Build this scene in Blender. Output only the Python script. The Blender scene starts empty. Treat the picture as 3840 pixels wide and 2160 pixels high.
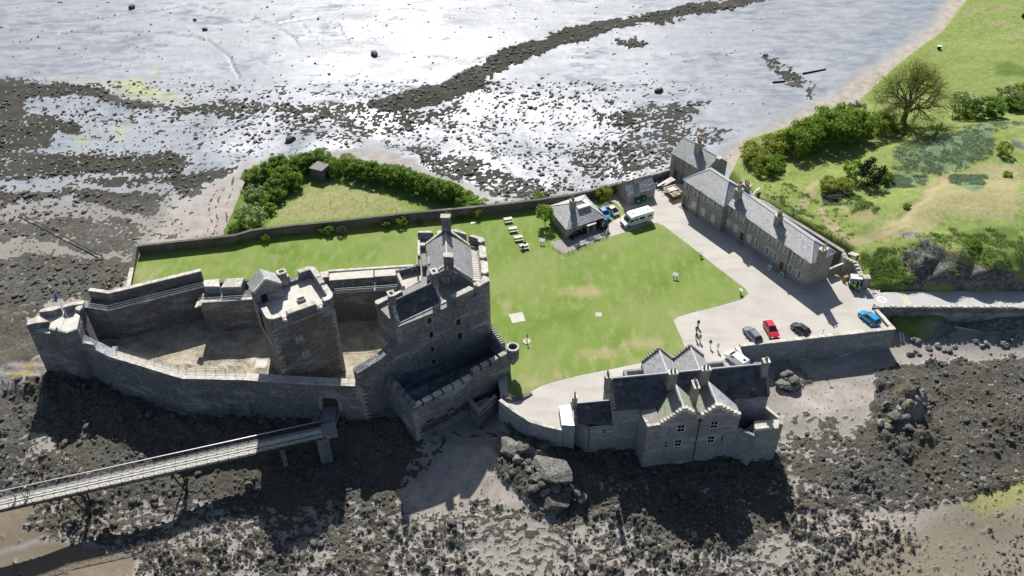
import bpy, bmesh, math, random
import numpy as np
from mathutils import Vector, Matrix
R_ = math.radians
# ------------------------------------------------------------------ camera, sky, sun, exposure
scn = bpy.context.scene
PITCH, CAMH, FPX, ROLL = 40.0, 111.0, 3300.0, -0.5
cam = bpy.data.objects.new('camera', bpy.data.cameras.new('camera'))
scn.collection.objects.link(cam)
cam.data.sensor_width = 36.0
cam.data.lens = FPX / 3840 * 36.0
cam.data.clip_start = 1.0
cam.data.clip_end = 6000.0
cam.matrix_world = Matrix.Translation((0, 0, CAMH)) @ Matrix.Rotation(R_(90 - PITCH), 4, 'X') @ Matrix.Rotation(R_(ROLL), 4, 'Z')
scn.camera = cam
SUN_EL, SUN_AZ = 42.5, -5.5          # azimuth measured from +Y towards +X
w = bpy.data.worlds.new('World'); scn.world = w; w.use_nodes = True
wn = w.node_tree
sky = wn.nodes.new('ShaderNodeTexSky'); sky.sky_type = 'NISHITA'; sky.sun_disc = False
sky.sun_elevation = R_(SUN_EL); sky.sun_rotation = R_(SUN_AZ)
sky.air_density = 1.0; sky.dust_density = 1.2; sky.ozone_density = 1.0
bg = wn.nodes['Background']; bg.inputs[1].default_value = 0.06
wn.links.new(sky.outputs[0], bg.inputs[0])
sl = bpy.data.lights.new('sun', 'SUN'); sl.energy = 4.8; sl.angle = R_(0.55); sl.color = (1.0, 0.972, 0.93)
so = bpy.data.objects.new('sun', sl); scn.collection.objects.link(so)
_e, _a = R_(SUN_EL), R_(SUN_AZ)
sd = Vector((math.sin(_a) * math.cos(_e), math.cos(_a) * math.cos(_e), math.sin(_e)))
so.rotation_euler = sd.to_track_quat('Z', 'Y').to_euler()
so.location = (0, 300, 300)
vs = scn.view_settings
vs.view_transform = 'Standard'; vs.look = 'None'; vs.gamma = 1.0; vs.use_curve_mapping = False
vs.exposure = 0.48

# ------------------------------------------------------------------ pixels of the photograph to points at a known height
_p, _r = R_(PITCH), R_(ROLL)
_fw = np.array([0, math.cos(_p), -math.sin(_p)]); _rt0 = np.array([1., 0, 0]); _up0 = np.cross(_rt0, _fw)
_rt = _rt0 * math.cos(_r) + _up0 * math.sin(_r); _up = -_rt0 * math.sin(_r) + _up0 * math.cos(_r)
_C = np.array([0, 0, CAMH])
def ray(x, y): return _fw * FPX + _rt * (x - 1920) + _up * (1080 - y)
def pp(x, y, z=0.0):
    d = ray(x, y); t = (z - CAMH) / d[2]
    return Vector(_C + t * d)
def proj(X, Y, Z):
    vx, vy, vz = X - _C[0], Y - _C[1], Z - _C[2]
    dz = np.maximum(vx * _fw[0] + vy * _fw[1] + vz * _fw[2], 1.0)
    return 1920 + FPX * (vx * _rt[0] + vy * _rt[1] + vz * _rt[2]) / dz, 1080 - FPX * (vx * _up[0] + vy * _up[1] + vz * _up[2]) / dz
RG = dict(Z1=(0, 1000, 1000/2415), Z2=(700, 900, 700/1690), Z3=(1350, 800, 700/1690), Z4=(1150, 1250, 850/2463), Z5=(0, 1500, 1400/2576),
          Z6=(1850, 1280, 1150/2576), Z7=(2400, 500, 1000/2229), Z8=(2500, 1000, 1000/2576), Y1=(2000, 680, 700/2415), Y2=(800, 550, 1100/2576),
          Y3=(2700, 0, 1140/2541), Y4=(2800, 600, 1040/2318), Y5=(2800, 1200, 1040/1570), Y6=(1400, 1500, 1500/2576), Y7=(0, 0, 1300/2355),
          Y8=(1200, 0, 1600/2576), K3=(1540, 800, 340/1540), G=(0, 0, 1.0), H2=(0, 0, 3840/2576), B1=(2540, 640, 300/1672), B2=(2820, 900, 400/2576),
          S1=(2080, 1280, 440/1275), S2=(2440, 1280, 540/1565), E5=(3150, 1030, 400/2229), M4=(2240, 720, 320/2576), N4=(2480, 500, 300/1552), N5=(2300, 620, 340/2576))
def pix(r, x, y):
    o = RG[r]; return o[0] + o[2] * x, o[1] + o[2] * y
def q(r, x, y, z=0.0): return pp(*pix(r, x, y), z)
def q2(r, x, y, z=0.0):
    v = q(r, x, y, z); return (v.x, v.y)

# ------------------------------------------------------------------ mesh helpers
col = bpy.data.collections.new('scene'); scn.collection.children.link(col)
class G:
    def __init__(s): s.v = []; s.f = []
    def add(s, vs_, fs):
        n = len(s.v); s.v += [tuple(p) for p in vs_]; s.f += [tuple(i + n for i in f) for f in fs]; return s
    def box(s, c, d, ax=None):
        c = Vector(c); X, Y, Z = ax or (Vector((1, 0, 0)), Vector((0, 1, 0)), Vector((0, 0, 1)))
        vs_ = [c + X * (d[0] / 2 * i) + Y * (d[1] / 2 * j) + Z * (d[2] / 2 * k) for k in (-1, 1) for j in (-1, 1) for i in (-1, 1)]
        return s.add(vs_, [(0, 2, 3, 1), (4, 5, 7, 6), (0, 1, 5, 4), (2, 6, 7, 3), (0, 4, 6, 2), (1, 3, 7, 5)])
    def hexa(s, p):   # 8 points: bottom 4 ccw, top 4 ccw
        return s.add(p, [(3, 2, 1, 0), (4, 5, 6, 7), (0, 1, 5, 4), (1, 2, 6, 5), (2, 3, 7, 6), (3, 0, 4, 7)])
    def prism(s, poly, z0, z1, top=None, cap=True):
        n = len(poly); top = top or poly
        zz0 = z0 if isinstance(z0, (list, tuple)) else [z0] * n
        zz1 = z1 if isinstance(z1, (list, tuple)) else [z1] * n
        a = sum(poly[i][0] * poly[(i + 1) % n][1] - poly[(i + 1) % n][0] * poly[i][1] for i in range(n))
        idx = range(n) if a > 0 else range(n - 1, -1, -1)
        vs_ = [(poly[i][0], poly[i][1], zz0[i]) for i in idx] + [(top[i][0], top[i][1], zz1[i]) for i in idx]
        fs = [(i, (i + 1) % n, n + (i + 1) % n, n + i) for i in range(n)]
        if cap: fs += [tuple(range(n - 1, -1, -1)), tuple(range(n, 2 * n))]
        return s.add(vs_, fs)
    def tube(s, p0, p1, r0, r1=None, n=8, cap=True):
        p0, p1 = Vector(p0), Vector(p1); r1 = r0 if r1 is None else r1
        d = (p1 - p0).normalized(); a = d.orthogonal().normalized(); b = d.cross(a)
        vs_ = [p0 + (a * math.cos(t) + b * math.sin(t)) * r0 for t in [2 * math.pi * i / n for i in range(n)]]
        vs_ += [p1 + (a * math.cos(t) + b * math.sin(t)) * r1 for t in [2 * math.pi * i / n for i in range(n)]]
        fs = [(i, (i + 1) % n, n + (i + 1) % n, n + i) for i in range(n)]
        if cap: fs += [tuple(range(n - 1, -1, -1)), tuple(range(n, 2 * n))]
        return s.add(vs_, fs)
    def ring(s, c, ro, ri, z0, z1, n=20):
        vs_ = []
        for z in (z0, z1):
            for r in (ro, ri): vs_ += [(c[0] + r * math.cos(2 * math.pi * i / n), c[1] + r * math.sin(2 * math.pi * i / n), z) for i in range(n)]
        fs = []
        for i in range(n):
            j = (i + 1) % n
            fs += [(i, j, 2*n + j, 2*n + i), (n + j, n + i, 3*n + i, 3*n + j), (2*n + i, 2*n + j, 3*n + j, 3*n + i), (j, i, n + i, n + j)]
        return s.add(vs_, fs)
    def quad(s, *p): return s.add(p, [tuple(range(len(p)))])
def mesh(name, g):
    m = bpy.data.meshes.new(name); m.from_pydata(g.v, [], g.f); m.update(); return m
def link(o, parent=None):
    col.objects.link(o)
    if parent is not None: o.parent = parent
    return o
def tag(o, label=None, cat=None, group=None, kind=None):
    if label: o['label'] = label
    if cat: o['category'] = cat
    if group: o['group'] = group
    if kind: o['kind'] = kind
    return o
class Thing:
    def __init__(s, name, label, cat, loc=(0, 0, 0), group=None, rz=0.0):
        s.e = bpy.data.objects.new(name, None); s.e.empty_display_size = 0.3; link(s.e)
        s.e.location = loc; s.e.rotation_euler = (0, 0, rz); s.loc = Vector(loc); tag(s.e, label, cat, group)
    def part(s, name, g, mat, parent=None, kind=None, smooth=False, world=True, label=None):
        if world:
            g2 = G(); L = s.loc; g2.v = [(p[0] - L.x, p[1] - L.y, p[2] - L.z) for p in g.v]; g2.f = g.f; g = g2
        m = mesh(name, g); m.materials.append(mat)
        if smooth: m.polygons.foreach_set('use_smooth', [True] * len(m.polygons))
        o = link(bpy.data.objects.new(name, m), parent or s.e)
        return tag(o, label=label, kind=kind)
def single(name, g, mat, label=None, cat=None, group=None, kind=None, smooth=False):
    m = mesh(name, g); m.materials.append(mat)
    if smooth: m.polygons.foreach_set('use_smooth', [True] * len(m.polygons))
    return tag(link(bpy.data.objects.new(name, m)), label, cat, group, kind)
def copy_tree(o, parent=None):
    c = o.copy(); col.objects.link(c)
    if parent is not None: c.parent = parent
    for ch in o.children: copy_tree(ch, c)
    return c
class Fr:
    """a wall frame: origin o, u along the wall, n pointing out of it"""
    def __init__(s, o, e, out=None):
        s.o = Vector((o[0], o[1], 0)); d = Vector((e[0] - o[0], e[1] - o[1], 0)); s.L = d.length; s.u = d.normalized()
        s.n = Vector((s.u.y, -s.u.x, 0))
        if out is not None and (Vector((out[0], out[1], 0)) - s.o).dot(s.n) < 0: s.n = -s.n
    def p(s, a, b, c): return s.o + s.u * a + s.n * b + Vector((0, 0, c))
    def xy(s, a, b): v = s.p(a, b, 0); return (v.x, v.y)
    def at(s, r, x, y):     # where the sight line of a pixel meets this wall
        d = Vector(ray(*pix(r, x, y))); C = Vector(_C); t = (s.o - C).dot(s.n) / d.dot(s.n); X = C + d * t
        return (X - s.o).dot(s.u), X.z
    def box(s, g, a0, a1, b0, b1, c0, c1):
        return g.box(s.p((a0 + a1) / 2, (b0 + b1) / 2, (c0 + c1) / 2), (abs(a1 - a0), abs(b1 - b0), abs(c1 - c0)), (s.u, s.n, Vector((0, 0, 1))))
def holed(g, F, a0, a1, c0, c1, holes, depth=0.22, b=0.0):
    """a wall face with real openings and reveals"""
    A = sorted({a0, a1} | {min(max(h[i], a0), a1) for h in holes for i in (0, 1)}); Cc = sorted({c0, c1} | {min(max(h[i], c0), c1) for h in holes for i in (2, 3)})
    flip = (F.u.cross(Vector((0, 0, 1)))).dot(F.n) < 0
    def qd(*p): g.quad(*(p if not flip else p[::-1]))
    for i in range(len(A) - 1):
        for j in range(len(Cc) - 1):
            am, cm = (A[i] + A[i+1]) / 2, (Cc[j] + Cc[j+1]) / 2
            if any(h[0] < am < h[1] and h[2] < cm < h[3] for h in holes): continue
            qd(F.p(A[i], b, Cc[j]), F.p(A[i+1], b, Cc[j]), F.p(A[i+1], b, Cc[j+1]), F.p(A[i], b, Cc[j+1]))
    for h in holes:
        x0, x1, y0, y1 = h[:4]; d = b - depth
        qd(F.p(x0, b, y0), F.p(x0, d, y0), F.p(x1, d, y0), F.p(x1, b, y0))
        qd(F.p(x0, d, y1), F.p(x0, b, y1), F.p(x1, b, y1), F.p(x1, d, y1))
        qd(F.p(x0, b, y0), F.p(x0, b, y1), F.p(x0, d, y1), F.p(x0, d, y0))
        qd(F.p(x1, d, y0), F.p(x1, d, y1), F.p(x1, b, y1), F.p(x1, b, y0))
        if len(h) > 4: qd(F.p(x0, d, y0), F.p(x1, d, y0), F.p(x1, d, y1), F.p(x0, d, y1))
def offset_poly(pl, d):
    """offset an open polyline to its left by d (mitred)"""
    out = []
    for i, p in enumerate(pl):
        a = Vector(pl[max(i - 1, 0)][:2]); b = Vector(p[:2]); c = Vector(pl[min(i + 1, len(pl) - 1)][:2])
        d1 = (b - a).normalized() if i else (c - b).normalized(); d2 = (c - b).normalized() if i < len(pl) - 1 else d1
        n1 = Vector((-d1.y, d1.x)); n2 = Vector((-d2.y, d2.x)); m = (n1 + n2).normalized(); k = d / max(0.4, m.dot(n1))
        out.append((b.x + m.x * k, b.y + m.y * k))
    return out
def strip(g, pl, th, z0, z1, batter=0.0):
    """a wall along an open polyline; th to the left of it"""
    n = len(pl); o = offset_poly(pl, th); ob = offset_poly(pl, -batter) if batter else pl
    z0 = z0 if isinstance(z0, (list, tuple)) else [z0] * n; z1 = z1 if isinstance(z1, (list, tuple)) else [z1] * n
    vs_ = []
    for i in range(n): vs_ += [(ob[i][0], ob[i][1], z0[i]), (o[i][0], o[i][1], z0[i]), (o[i][0], o[i][1], z1[i]), (pl[i][0], pl[i][1], z1[i])]
    fs = [(0, 3, 2, 1), (4*n - 4, 4*n - 3, 4*n - 2, 4*n - 1)]
    for i in range(n - 1):
        a, b = 4 * i, 4 * i + 4
        fs += [(a, b, b + 3, a + 3), (a + 3, b + 3, b + 2, a + 2), (a + 2, b + 2, b + 1, a + 1), (a + 1, b + 1, b, a)]
    return g.add(vs_, fs)
def coping(T, pl, th, z, mat, step=1.1, h=0.16, over=0.06, name='coping_stone', parent=None):
    """separate coping stones along a wall head"""
    rnd = random.Random(len(pl) * 7 + int(abs(pl[0][0]) * 10)); o = offset_poly(pl, th)
    z = z if isinstance(z, (list, tuple)) else [z] * len(pl)
    for i in range(len(pl) - 1):
        a, b = Vector(pl[i]).to_3d() if len(pl[i]) == 3 else Vector((*pl[i], 0)), Vector((*pl[i + 1][:2], 0)); a.z = 0
        L = (b - a).length; n = max(1, round(L / step)); u = (b - a).normalized(); nn = Vector((-u.y, u.x, 0))
        for k in range(n):
            t0, t1 = k / n, (k + 1) / n; zc = z[i] + (z[i+1] - z[i]) * (t0 + t1) / 2
            g = G().box(a + (b - a) * ((t0 + t1) / 2) + nn * (th / 2) + Vector((0, 0, zc + h / 2 + rnd.uniform(-.015, .015))),
                        (L / n - 0.03, th + 2 * over + rnd.uniform(-.05, .05), h + rnd.uniform(-.03, .03)), (u, nn, Vector((0, 0, 1))))
            T.part(name, g, mat, parent=parent)

# ------------------------------------------------------------------ materials
def NT(name):
    m = bpy.data.materials.new(name); m.use_nodes = True; t = m.node_tree; b = t.nodes['Principled BSDF']; return m, t, b
def nd(t, ty, **kw):
    n = t.nodes.new(ty)
    for k, v in kw.items():
        if k.startswith('i_'): n.inputs[k[2:].replace('_', ' ')].default_value = v
        else: setattr(n, k, v)
    return n
def coords(t, scale=(1, 1, 1), world=False):
    c = nd(t, 'ShaderNodeTexCoord') if not world else nd(t, 'ShaderNodeNewGeometry'); mp = nd(t, 'ShaderNodeMapping'); mp.inputs['Scale'].default_value = scale
    t.links.new(c.outputs['Position' if world else 'Object'], mp.inputs[0]); return mp.outputs[0]
def noise(t, vec, scale, detail=4, rough=0.55, out=0):
    n = nd(t, 'ShaderNodeTexNoise'); n.inputs['Scale'].default_value = scale; n.inputs['Detail'].default_value = detail; n.inputs['Roughness'].default_value = rough
    t.links.new(vec, n.inputs['Vector']); return n.outputs[out]
def ramp(t, fac, stops, interp='LINEAR'):
    r = nd(t, 'ShaderNodeValToRGB'); e = r.color_ramp.elements; r.color_ramp.interpolation = interp
    while len(e) < len(stops): e.new(0.5)
    for i, (p, c) in enumerate(stops):
        e[i].position = p; e[i].color = (*c, 1) if len(c) == 3 else c
    t.links.new(fac, r.inputs[0]); return r.outputs[0]
def mix(t, fac, a, b, mode='MIX'):
    m = nd(t, 'ShaderNodeMix', data_type='RGBA', blend_type=mode)
    for s, v in ((0, fac), (6, a), (7, b)):
        if isinstance(v, (int, float)): m.inputs[s].default_value = v
        elif isinstance(v, tuple): m.inputs[s].default_value = (*v, 1)
        else: t.links.new(v, m.inputs[s])
    return m.outputs[2]
def math_(t, op, a, b=None, c=None, clamp=False):
    m = nd(t, 'ShaderNodeMath', operation=op, use_clamp=clamp)
    for i, v in enumerate((a, b, c)):
        if v is None: continue
        if isinstance(v, (int, float)): m.inputs[i].default_value = v
        else: t.links.new(v, m.inputs[i])
    return m.outputs[0]
def sstep(t, x, a, b):
    m = nd(t, 'ShaderNodeMapRange', interpolation_type='SMOOTHSTEP'); m.inputs[1].default_value = a; m.inputs[2].default_value = b
    t.links.new(x, m.inputs[0]); return m.outputs[0]
def bump(t, b, h, strength=0.5, dist=0.05):
    n = nd(t, 'ShaderNodeBump'); n.inputs['Strength'].default_value = strength; n.inputs['Distance'].default_value = dist
    t.links.new(h, n.inputs['Height']); t.links.new(n.outputs[0], b.inputs['Normal'])
def attr(t, name):
    a = nd(t, 'ShaderNodeAttribute'); a.attribute_name = name; return a.outputs['Fac']
def plain(name, c, rough=0.6, metal=0.0, var=0.12, spec=0.5, scale=3.0):
    m, t, b = NT(name); v = coords(t)
    n = noise(t, v, scale, 5)
    t.links.new(ramp(t, n, [(0.3, tuple(x * (1 - var) for x in c)), (0.7, tuple(min(1, x * (1 + var)) for x in c))]), b.inputs['Base Color'])
    b.inputs['Roughness'].default_value = rough; b.inputs['Metallic'].default_value = metal; b.inputs['Specular IOR Level'].default_value = spec
    return m
def rubble(name, dark, mid, light, sx=1.9, sz=4.2, joint=(0.2, 0.19, 0.17), bstr=0.7, stain=0.4, lime=0.0):
    """rubble masonry: squashed cells of varied tone with recessed joints, weather stains"""
    m, t, b = NT(name); v = coords(t, (sx, sx, sz), world=True); v1 = coords(t, world=True)
    wv = nd(t, 'ShaderNodeVectorMath', operation='ADD'); t.links.new(v, wv.inputs[0])
    ns = nd(t, 'ShaderNodeTexNoise'); ns.inputs['Scale'].default_value = 1.3; t.links.new(v1, ns.inputs['Vector'])
    sc = nd(t, 'ShaderNodeVectorMath', operation='SCALE'); sc.inputs['Scale'].default_value = 0.55; t.links.new(ns.outputs['Color'], sc.inputs[0]); t.links.new(sc.outputs[0], wv.inputs[1])
    vo = nd(t, 'ShaderNodeTexVoronoi'); vo.inputs['Randomness'].default_value = 0.9; t.links.new(wv.outputs[0], vo.inputs['Vector'])
    ve = nd(t, 'ShaderNodeTexVoronoi', feature='DISTANCE_TO_EDGE'); ve.inputs['Randomness'].default_value = 0.9; t.links.new(wv.outputs[0], ve.inputs['Vector'])
    sp = nd(t, 'ShaderNodeSeparateColor'); t.links.new(vo.outputs['Color'], sp.inputs[0])
    c = ramp(t, sp.outputs[0], [(0.0, dark), (0.45, mid), (0.8, mid), (1.0, light)])
    big = noise(t, v1, 0.16, 5, 0.6)
    c = mix(t, math_(t, 'MULTIPLY', sstep(t, big, 0.45, 0.7), stain), c, tuple(x * 0.55 for x in dark), 'MIX')
    v2 = coords(t, (0.8, 0.8, 0.12), world=True)
    streak = noise(t, v2, 0.9, 5, 0.65)
    c = mix(t, math_(t, 'MULTIPLY', sstep(t, streak, 0.5, 0.78), 0.35), c, light)
    c = mix(t, sstep(t, ve.outputs[0], 0.09, 0.02), c, joint)
    fine = noise(t, v1, 9.0, 4)
    c = mix(t, 0.35, c, ramp(t, fine, [(0.3, (0.25, 0.25, 0.25)), (0.7, (0.8, 0.8, 0.8))]), 'OVERLAY')
    c = mix(t, math_(t, 'MULTIPLY', sstep(t, noise(t, coords(t, (.35, .35, 1.1), world=True), 0.45, 6, 0.7), 0.5, 0.72), 0.65), c, tuple(x * 1.1 for x in light))
    t.links.new(c, b.inputs['Base Color']); b.inputs['Roughness'].default_value = 0.92; b.inputs['Specular IOR Level'].default_value = 0.25
    h = math_(t, 'ADD', sstep(t, ve.outputs[0], 0.0, 0.12), math_(t, 'ADD', math_(t, 'MULTIPLY', fine, 0.5), math_(t, 'MULTIPLY', sp.outputs[1], 0.7)))
    bump(t, b, h, bstr, 0.09)
    return m
def stone(name, c, var=0.3, scale=1.2, rough=0.9, lich=0.3):
    m, t, b = NT(name); v = coords(t, world=True)
    n1 = noise(t, v, scale, 7, 0.62); n2 = noise(t, v, scale * 7, 5, 0.6); n3 = noise(t, v, scale * 0.35, 3)
    cc = ramp(t, n1, [(0.3, tuple(x * (1 - var) for x in c)), (0.7, tuple(min(.95, x * (1 + var)) for x in c))])
    oi = nd(t, 'ShaderNodeObjectInfo'); cc = mix(t, 0.5, cc, ramp(t, oi.outputs['Random'], [(0, (0.36, 0.35, 0.33)), (1, (0.62, 0.61, 0.6))]), 'OVERLAY')
    cc = mix(t, math_(t, 'MULTIPLY', sstep(t, n2, 0.58, 0.72), lich), cc, tuple(x * 0.45 for x in c))
    cc = mix(t, math_(t, 'MULTIPLY', sstep(t, n3, 0.55, 0.75), lich), cc, (c[0] * .8, c[1] * .78, c[2] * .6))
    t.links.new(cc, b.inputs['Base Color']); b.inputs['Roughness'].default_value = rough; b.inputs['Specular IOR Level'].default_value = 0.25
    bump(t, b, n2, 0.5, 0.05); return m
def slate(name, a, bb, light, rough=0.55, moss=None):
    m, t, b = NT(name); v = coords(t, world=True)
    g = nd(t, 'ShaderNodeNewGeometry')
    cc = ramp(t, g.outputs['Random Per Island'], [(0.0, a), (0.6, bb), (0.97, bb), (1.0, light)])
    n1 = noise(t, v, 0.5, 6, 0.65); n2 = noise(t, v, 6, 4)
    cc = mix(t, math_(t, 'MULTIPLY', sstep(t, n1, 0.42, 0.68), 0.45), cc, moss or light)
    cc = mix(t, 0.3, cc, ramp(t, n2, [(0.3, (0.3, 0.3, 0.3)), (0.7, (0.7, 0.7, 0.7))]), 'OVERLAY')
    t.links.new(cc, b.inputs['Base Color']); b.inputs['Roughness'].default_value = rough
    bump(t, b, n2, 0.3, 0.02); return m
def leafm(name, a, bb, c, tr=0.55):
    m, t, b = NT(name); g = nd(t, 'ShaderNodeNewGeometry')
    cc = ramp(t, g.outputs['Random Per Island'], [(0.0, a), (0.5, bb), (1.0, c)])
    n = noise(t, coords(t), 0.9, 3); cc = mix(t, 0.5, cc, ramp(t, n, [(0.3, (0.3, 0.32, 0.3)), (0.7, (0.7, 0.7, 0.62))]), 'OVERLAY')
    t.links.new(cc, b.inputs['Base Color']); b.inputs['Roughness'].default_value = 0.6; b.inputs['Specular IOR Level'].default_value = 0.2
    td = nd(t, 'ShaderNodeBsdfTranslucent'); t.links.new(cc, td.inputs[0]); ms = nd(t, 'ShaderNodeMixShader'); ms.inputs[0].default_value = tr
    t.links.new(b.outputs[0], ms.inputs[1]); t.links.new(td.outputs[0], ms.inputs[2]); t.links.new(ms.outputs[0], t.nodes['Material Output'].inputs[0])
    return m
M = {}
M['castle'] = rubble('castle rubble', (0.065, 0.071, 0.082), (0.215, 0.232, 0.258), (0.60, 0.63, 0.66), 1.0, 2.7)
M['castle_warm'] = rubble('castle brown rubble', (0.07, 0.066, 0.062), (0.21, 0.20, 0.185), (0.56, 0.54, 0.50), 1.05, 2.8, stain=0.45)
M['castle2'] = rubble('castle coursed stone', (0.08, 0.087, 0.097), (0.24, 0.255, 0.278), (0.60, 0.63, 0.65), .9, 2.6, stain=0.4)
M['house'] = rubble('house squared stone', (0.17, 0.195, 0.21), (0.34, 0.38, 0.405), (0.58, 0.61, 0.62), .8, 2.6, bstr=0.5, stain=0.4)
M['barrack'] = rubble('barrack stone', (0.21, 0.203, 0.185), (0.385, 0.37, 0.335), (0.56, 0.54, 0.50), 1.1, 3.0, bstr=0.4, stain=0.25)
M['garden'] = rubble('garden wall stone', (0.08, 0.075, 0.07), (0.17, 0.16, 0.145), (0.34, 0.32, 0.29), 2.2, 5.0)
M['cope'] = stone('pale coping stone', (0.52, 0.49, 0.44), 0.35)
M['quoin'] = stone('quoin stone', (0.33, 0.325, 0.31), 0.3)
M['dress'] = stone('dressed stone', (0.30, 0.293, 0.275), 0.25)
M['slab'] = stone('pale roof slab', (0.56, 0.53, 0.47), 0.18)
M['slate_dark'] = slate('dark slates', (0.03, 0.032, 0.037), (0.085, 0.088, 0.098), (0.22, 0.225, 0.23), 0.5, moss=(0.12, 0.12, 0.13))
M['slate_moss'] = slate('mossy green slates', (0.22, 0.23, 0.175), (0.31, 0.32, 0.25), (0.46, 0.465, 0.39), 0.6, moss=(0.29, 0.32, 0.19))
M['slate_grey'] = slate('grey slates', (0.26, 0.26, 0.265), (0.39, 0.39, 0.39), (0.56, 0.56, 0.55), 0.5, moss=(0.47, 0.465, 0.44))
M['slate_pale'] = slate('pale lichen slates', (0.26, 0.27, 0.27), (0.36, 0.375, 0.37), (0.54, 0.55, 0.52), 0.5, moss=(0.44, 0.46, 0.40))
M['slate_castle'] = slate('castle stone slates', (0.20, 0.20, 0.20), (0.27, 0.27, 0.27), (0.38, 0.375, 0.36), 0.5, moss=(0.30, 0.30, 0.30))
M['lead'] = plain('lead sheet', (0.58, 0.60, 0.63), 0.45, 0.0, 0.1)
M['white'] = plain('white paint', (0.82, 0.82, 0.80), 0.5, 0, 0.04)
M['glass'] = plain('window glass', (0.012, 0.014, 0.018), 0.12, 0, 0.2, 0.35)
M['blind'] = plain('window blind', (0.52, 0.54, 0.54), 0.5, 0, 0.05)
M['dark'] = plain('dark interior', (0.015, 0.014, 0.013), 0.9)
M['door'] = plain('brown door', (0.10, 0.075, 0.055), 0.6)
M['iron'] = plain('dark painted iron', (0.03, 0.03, 0.033), 0.5)
M['galv'] = plain('galvanised steel', (0.45, 0.46, 0.47), 0.4, 0.5)
M['wood'] = plain('weathered timber', (0.27, 0.26, 0.25), 0.8, 0, 0.25, 0.3, 5)
M['deckwood'] = plain('weathered deck boards', (0.56, 0.54, 0.48), 0.85, 0, 0.18, 0.3, 2)
M['clay'] = plain('clay chimney pot', (0.45, 0.30, 0.16), 0.8)
M['claydark'] = plain('sooty chimney pot', (0.12, 0.11, 0.11), 0.8)
M['bark'] = plain('bark', (0.10, 0.085, 0.065), 0.95, 0, 0.4)
M['leaf'] = leafm('hedge leaves', (0.10, 0.19, 0.03), (0.18, 0.31, 0.055), (0.30, 0.43, 0.10))
M['leaf_bright'] = leafm('bright leaves', (0.14, 0.24, 0.03), (0.23, 0.36, 0.05), (0.35, 0.47, 0.09))
M['leaf_yellow'] = leafm('olive spring leaves', (0.19, 0.22, 0.03), (0.31, 0.36, 0.055), (0.46, 0.48, 0.13))
M['leaf_dark'] = leafm('dark evergreen leaves', (0.010, 0.018, 0.012), (0.022, 0.036, 0.022), (0.05, 0.07, 0.045), 0.1)
M['leaf_mid'] = leafm('deep green leaves', (0.12, 0.19, 0.024), (0.21, 0.32, 0.04), (0.34, 0.46, 0.075))
M['leaf_grey'] = leafm('grey green leaves', (0.05, 0.075, 0.055), (0.09, 0.12, 0.09), (0.17, 0.20, 0.16))
M['blossom'] = leafm('white blossom', (0.10, 0.14, 0.07), (0.30, 0.34, 0.24), (0.70, 0.70, 0.62), 0.2)
M['bracken'] = leafm('bracken', (0.12, 0.18, 0.035), (0.19, 0.27, 0.055), (0.28, 0.37, 0.10))
M['bluebell'] = leafm('blue flowering ground cover', (0.14, 0.22, 0.08), (0.22, 0.31, 0.16), (0.35, 0.42, 0.37))
M['tyre'] = plain('tyre rubber', (0.02, 0.02, 0.02), 0.8)
M['plastic'] = plain('black plastic', (0.025, 0.025, 0.027), 0.5)
def paint(name, c, metal=0.0):
    m, t, b = NT(name); b.inputs['Base Color'].default_value = (*c, 1); b.inputs['Roughness'].default_value = 0.28; b.inputs['Metallic'].default_value = metal
    b.inputs['Coat Weight'].default_value = 0.7; b.inputs['Coat Roughness'].default_value = 0.06
    n = noise(t, coords(t), 1.5, 4); t.links.new(ramp(t, n, [(0.3, tuple(x * .93 for x in c)), (0.7, c)]), b.inputs['Base Color']); return m
# ------------------------------------------------------------------ numpy noise and masks
def _h(ix, iy, s):
    n = (ix.astype(np.int64) * 374761393 + iy.astype(np.int64) * 668265263 + s * 2147483647) & 0xffffffff
    n = ((n ^ (n >> 13)) * 1274126177) & 0xffffffff
    return ((n ^ (n >> 16)) & 0xffff) / 65535.0
def vnoise(x, y, s=0):
    ix = np.floor(x); iy = np.floor(y); fx = x - ix; fy = y - iy; fx = fx * fx * (3 - 2 * fx); fy = fy * fy * (3 - 2 * fy)
    a = _h(ix, iy, s); b = _h(ix + 1, iy, s); c = _h(ix, iy + 1, s); d = _h(ix + 1, iy + 1, s)
    return a + (b - a) * fx + (c - a) * fy + (a - b - c + d) * fx * fy
def fbm(x, y, o=4, s=0, g=0.5):
    r = 0; a = 1; t = 0
    for i in range(o):
        r = r + a * vnoise(x * 2 ** i + 17.3 * i, y * 2 ** i - 9.1 * i, s + i); t += a; a *= g
    return r / t
def worley(x, y, s=0):
    ix = np.floor(x); iy = np.floor(y); best = np.full(x.shape, 9.0); idv = np.zeros(x.shape)
    for dx in (-1, 0, 1):
        for dy in (-1, 0, 1):
            cx, cy = ix + dx, iy + dy
            px_ = cx + 0.1 + 0.8 * _h(cx, cy, s); py_ = cy + 0.1 + 0.8 * _h(cx, cy, s + 5)
            d = (px_ - x) ** 2 + (py_ - y) ** 2; m = d < best; best = np.where(m, d, best); idv = np.where(m, _h(cx, cy, s + 9), idv)
    return np.sqrt(best), idv
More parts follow.
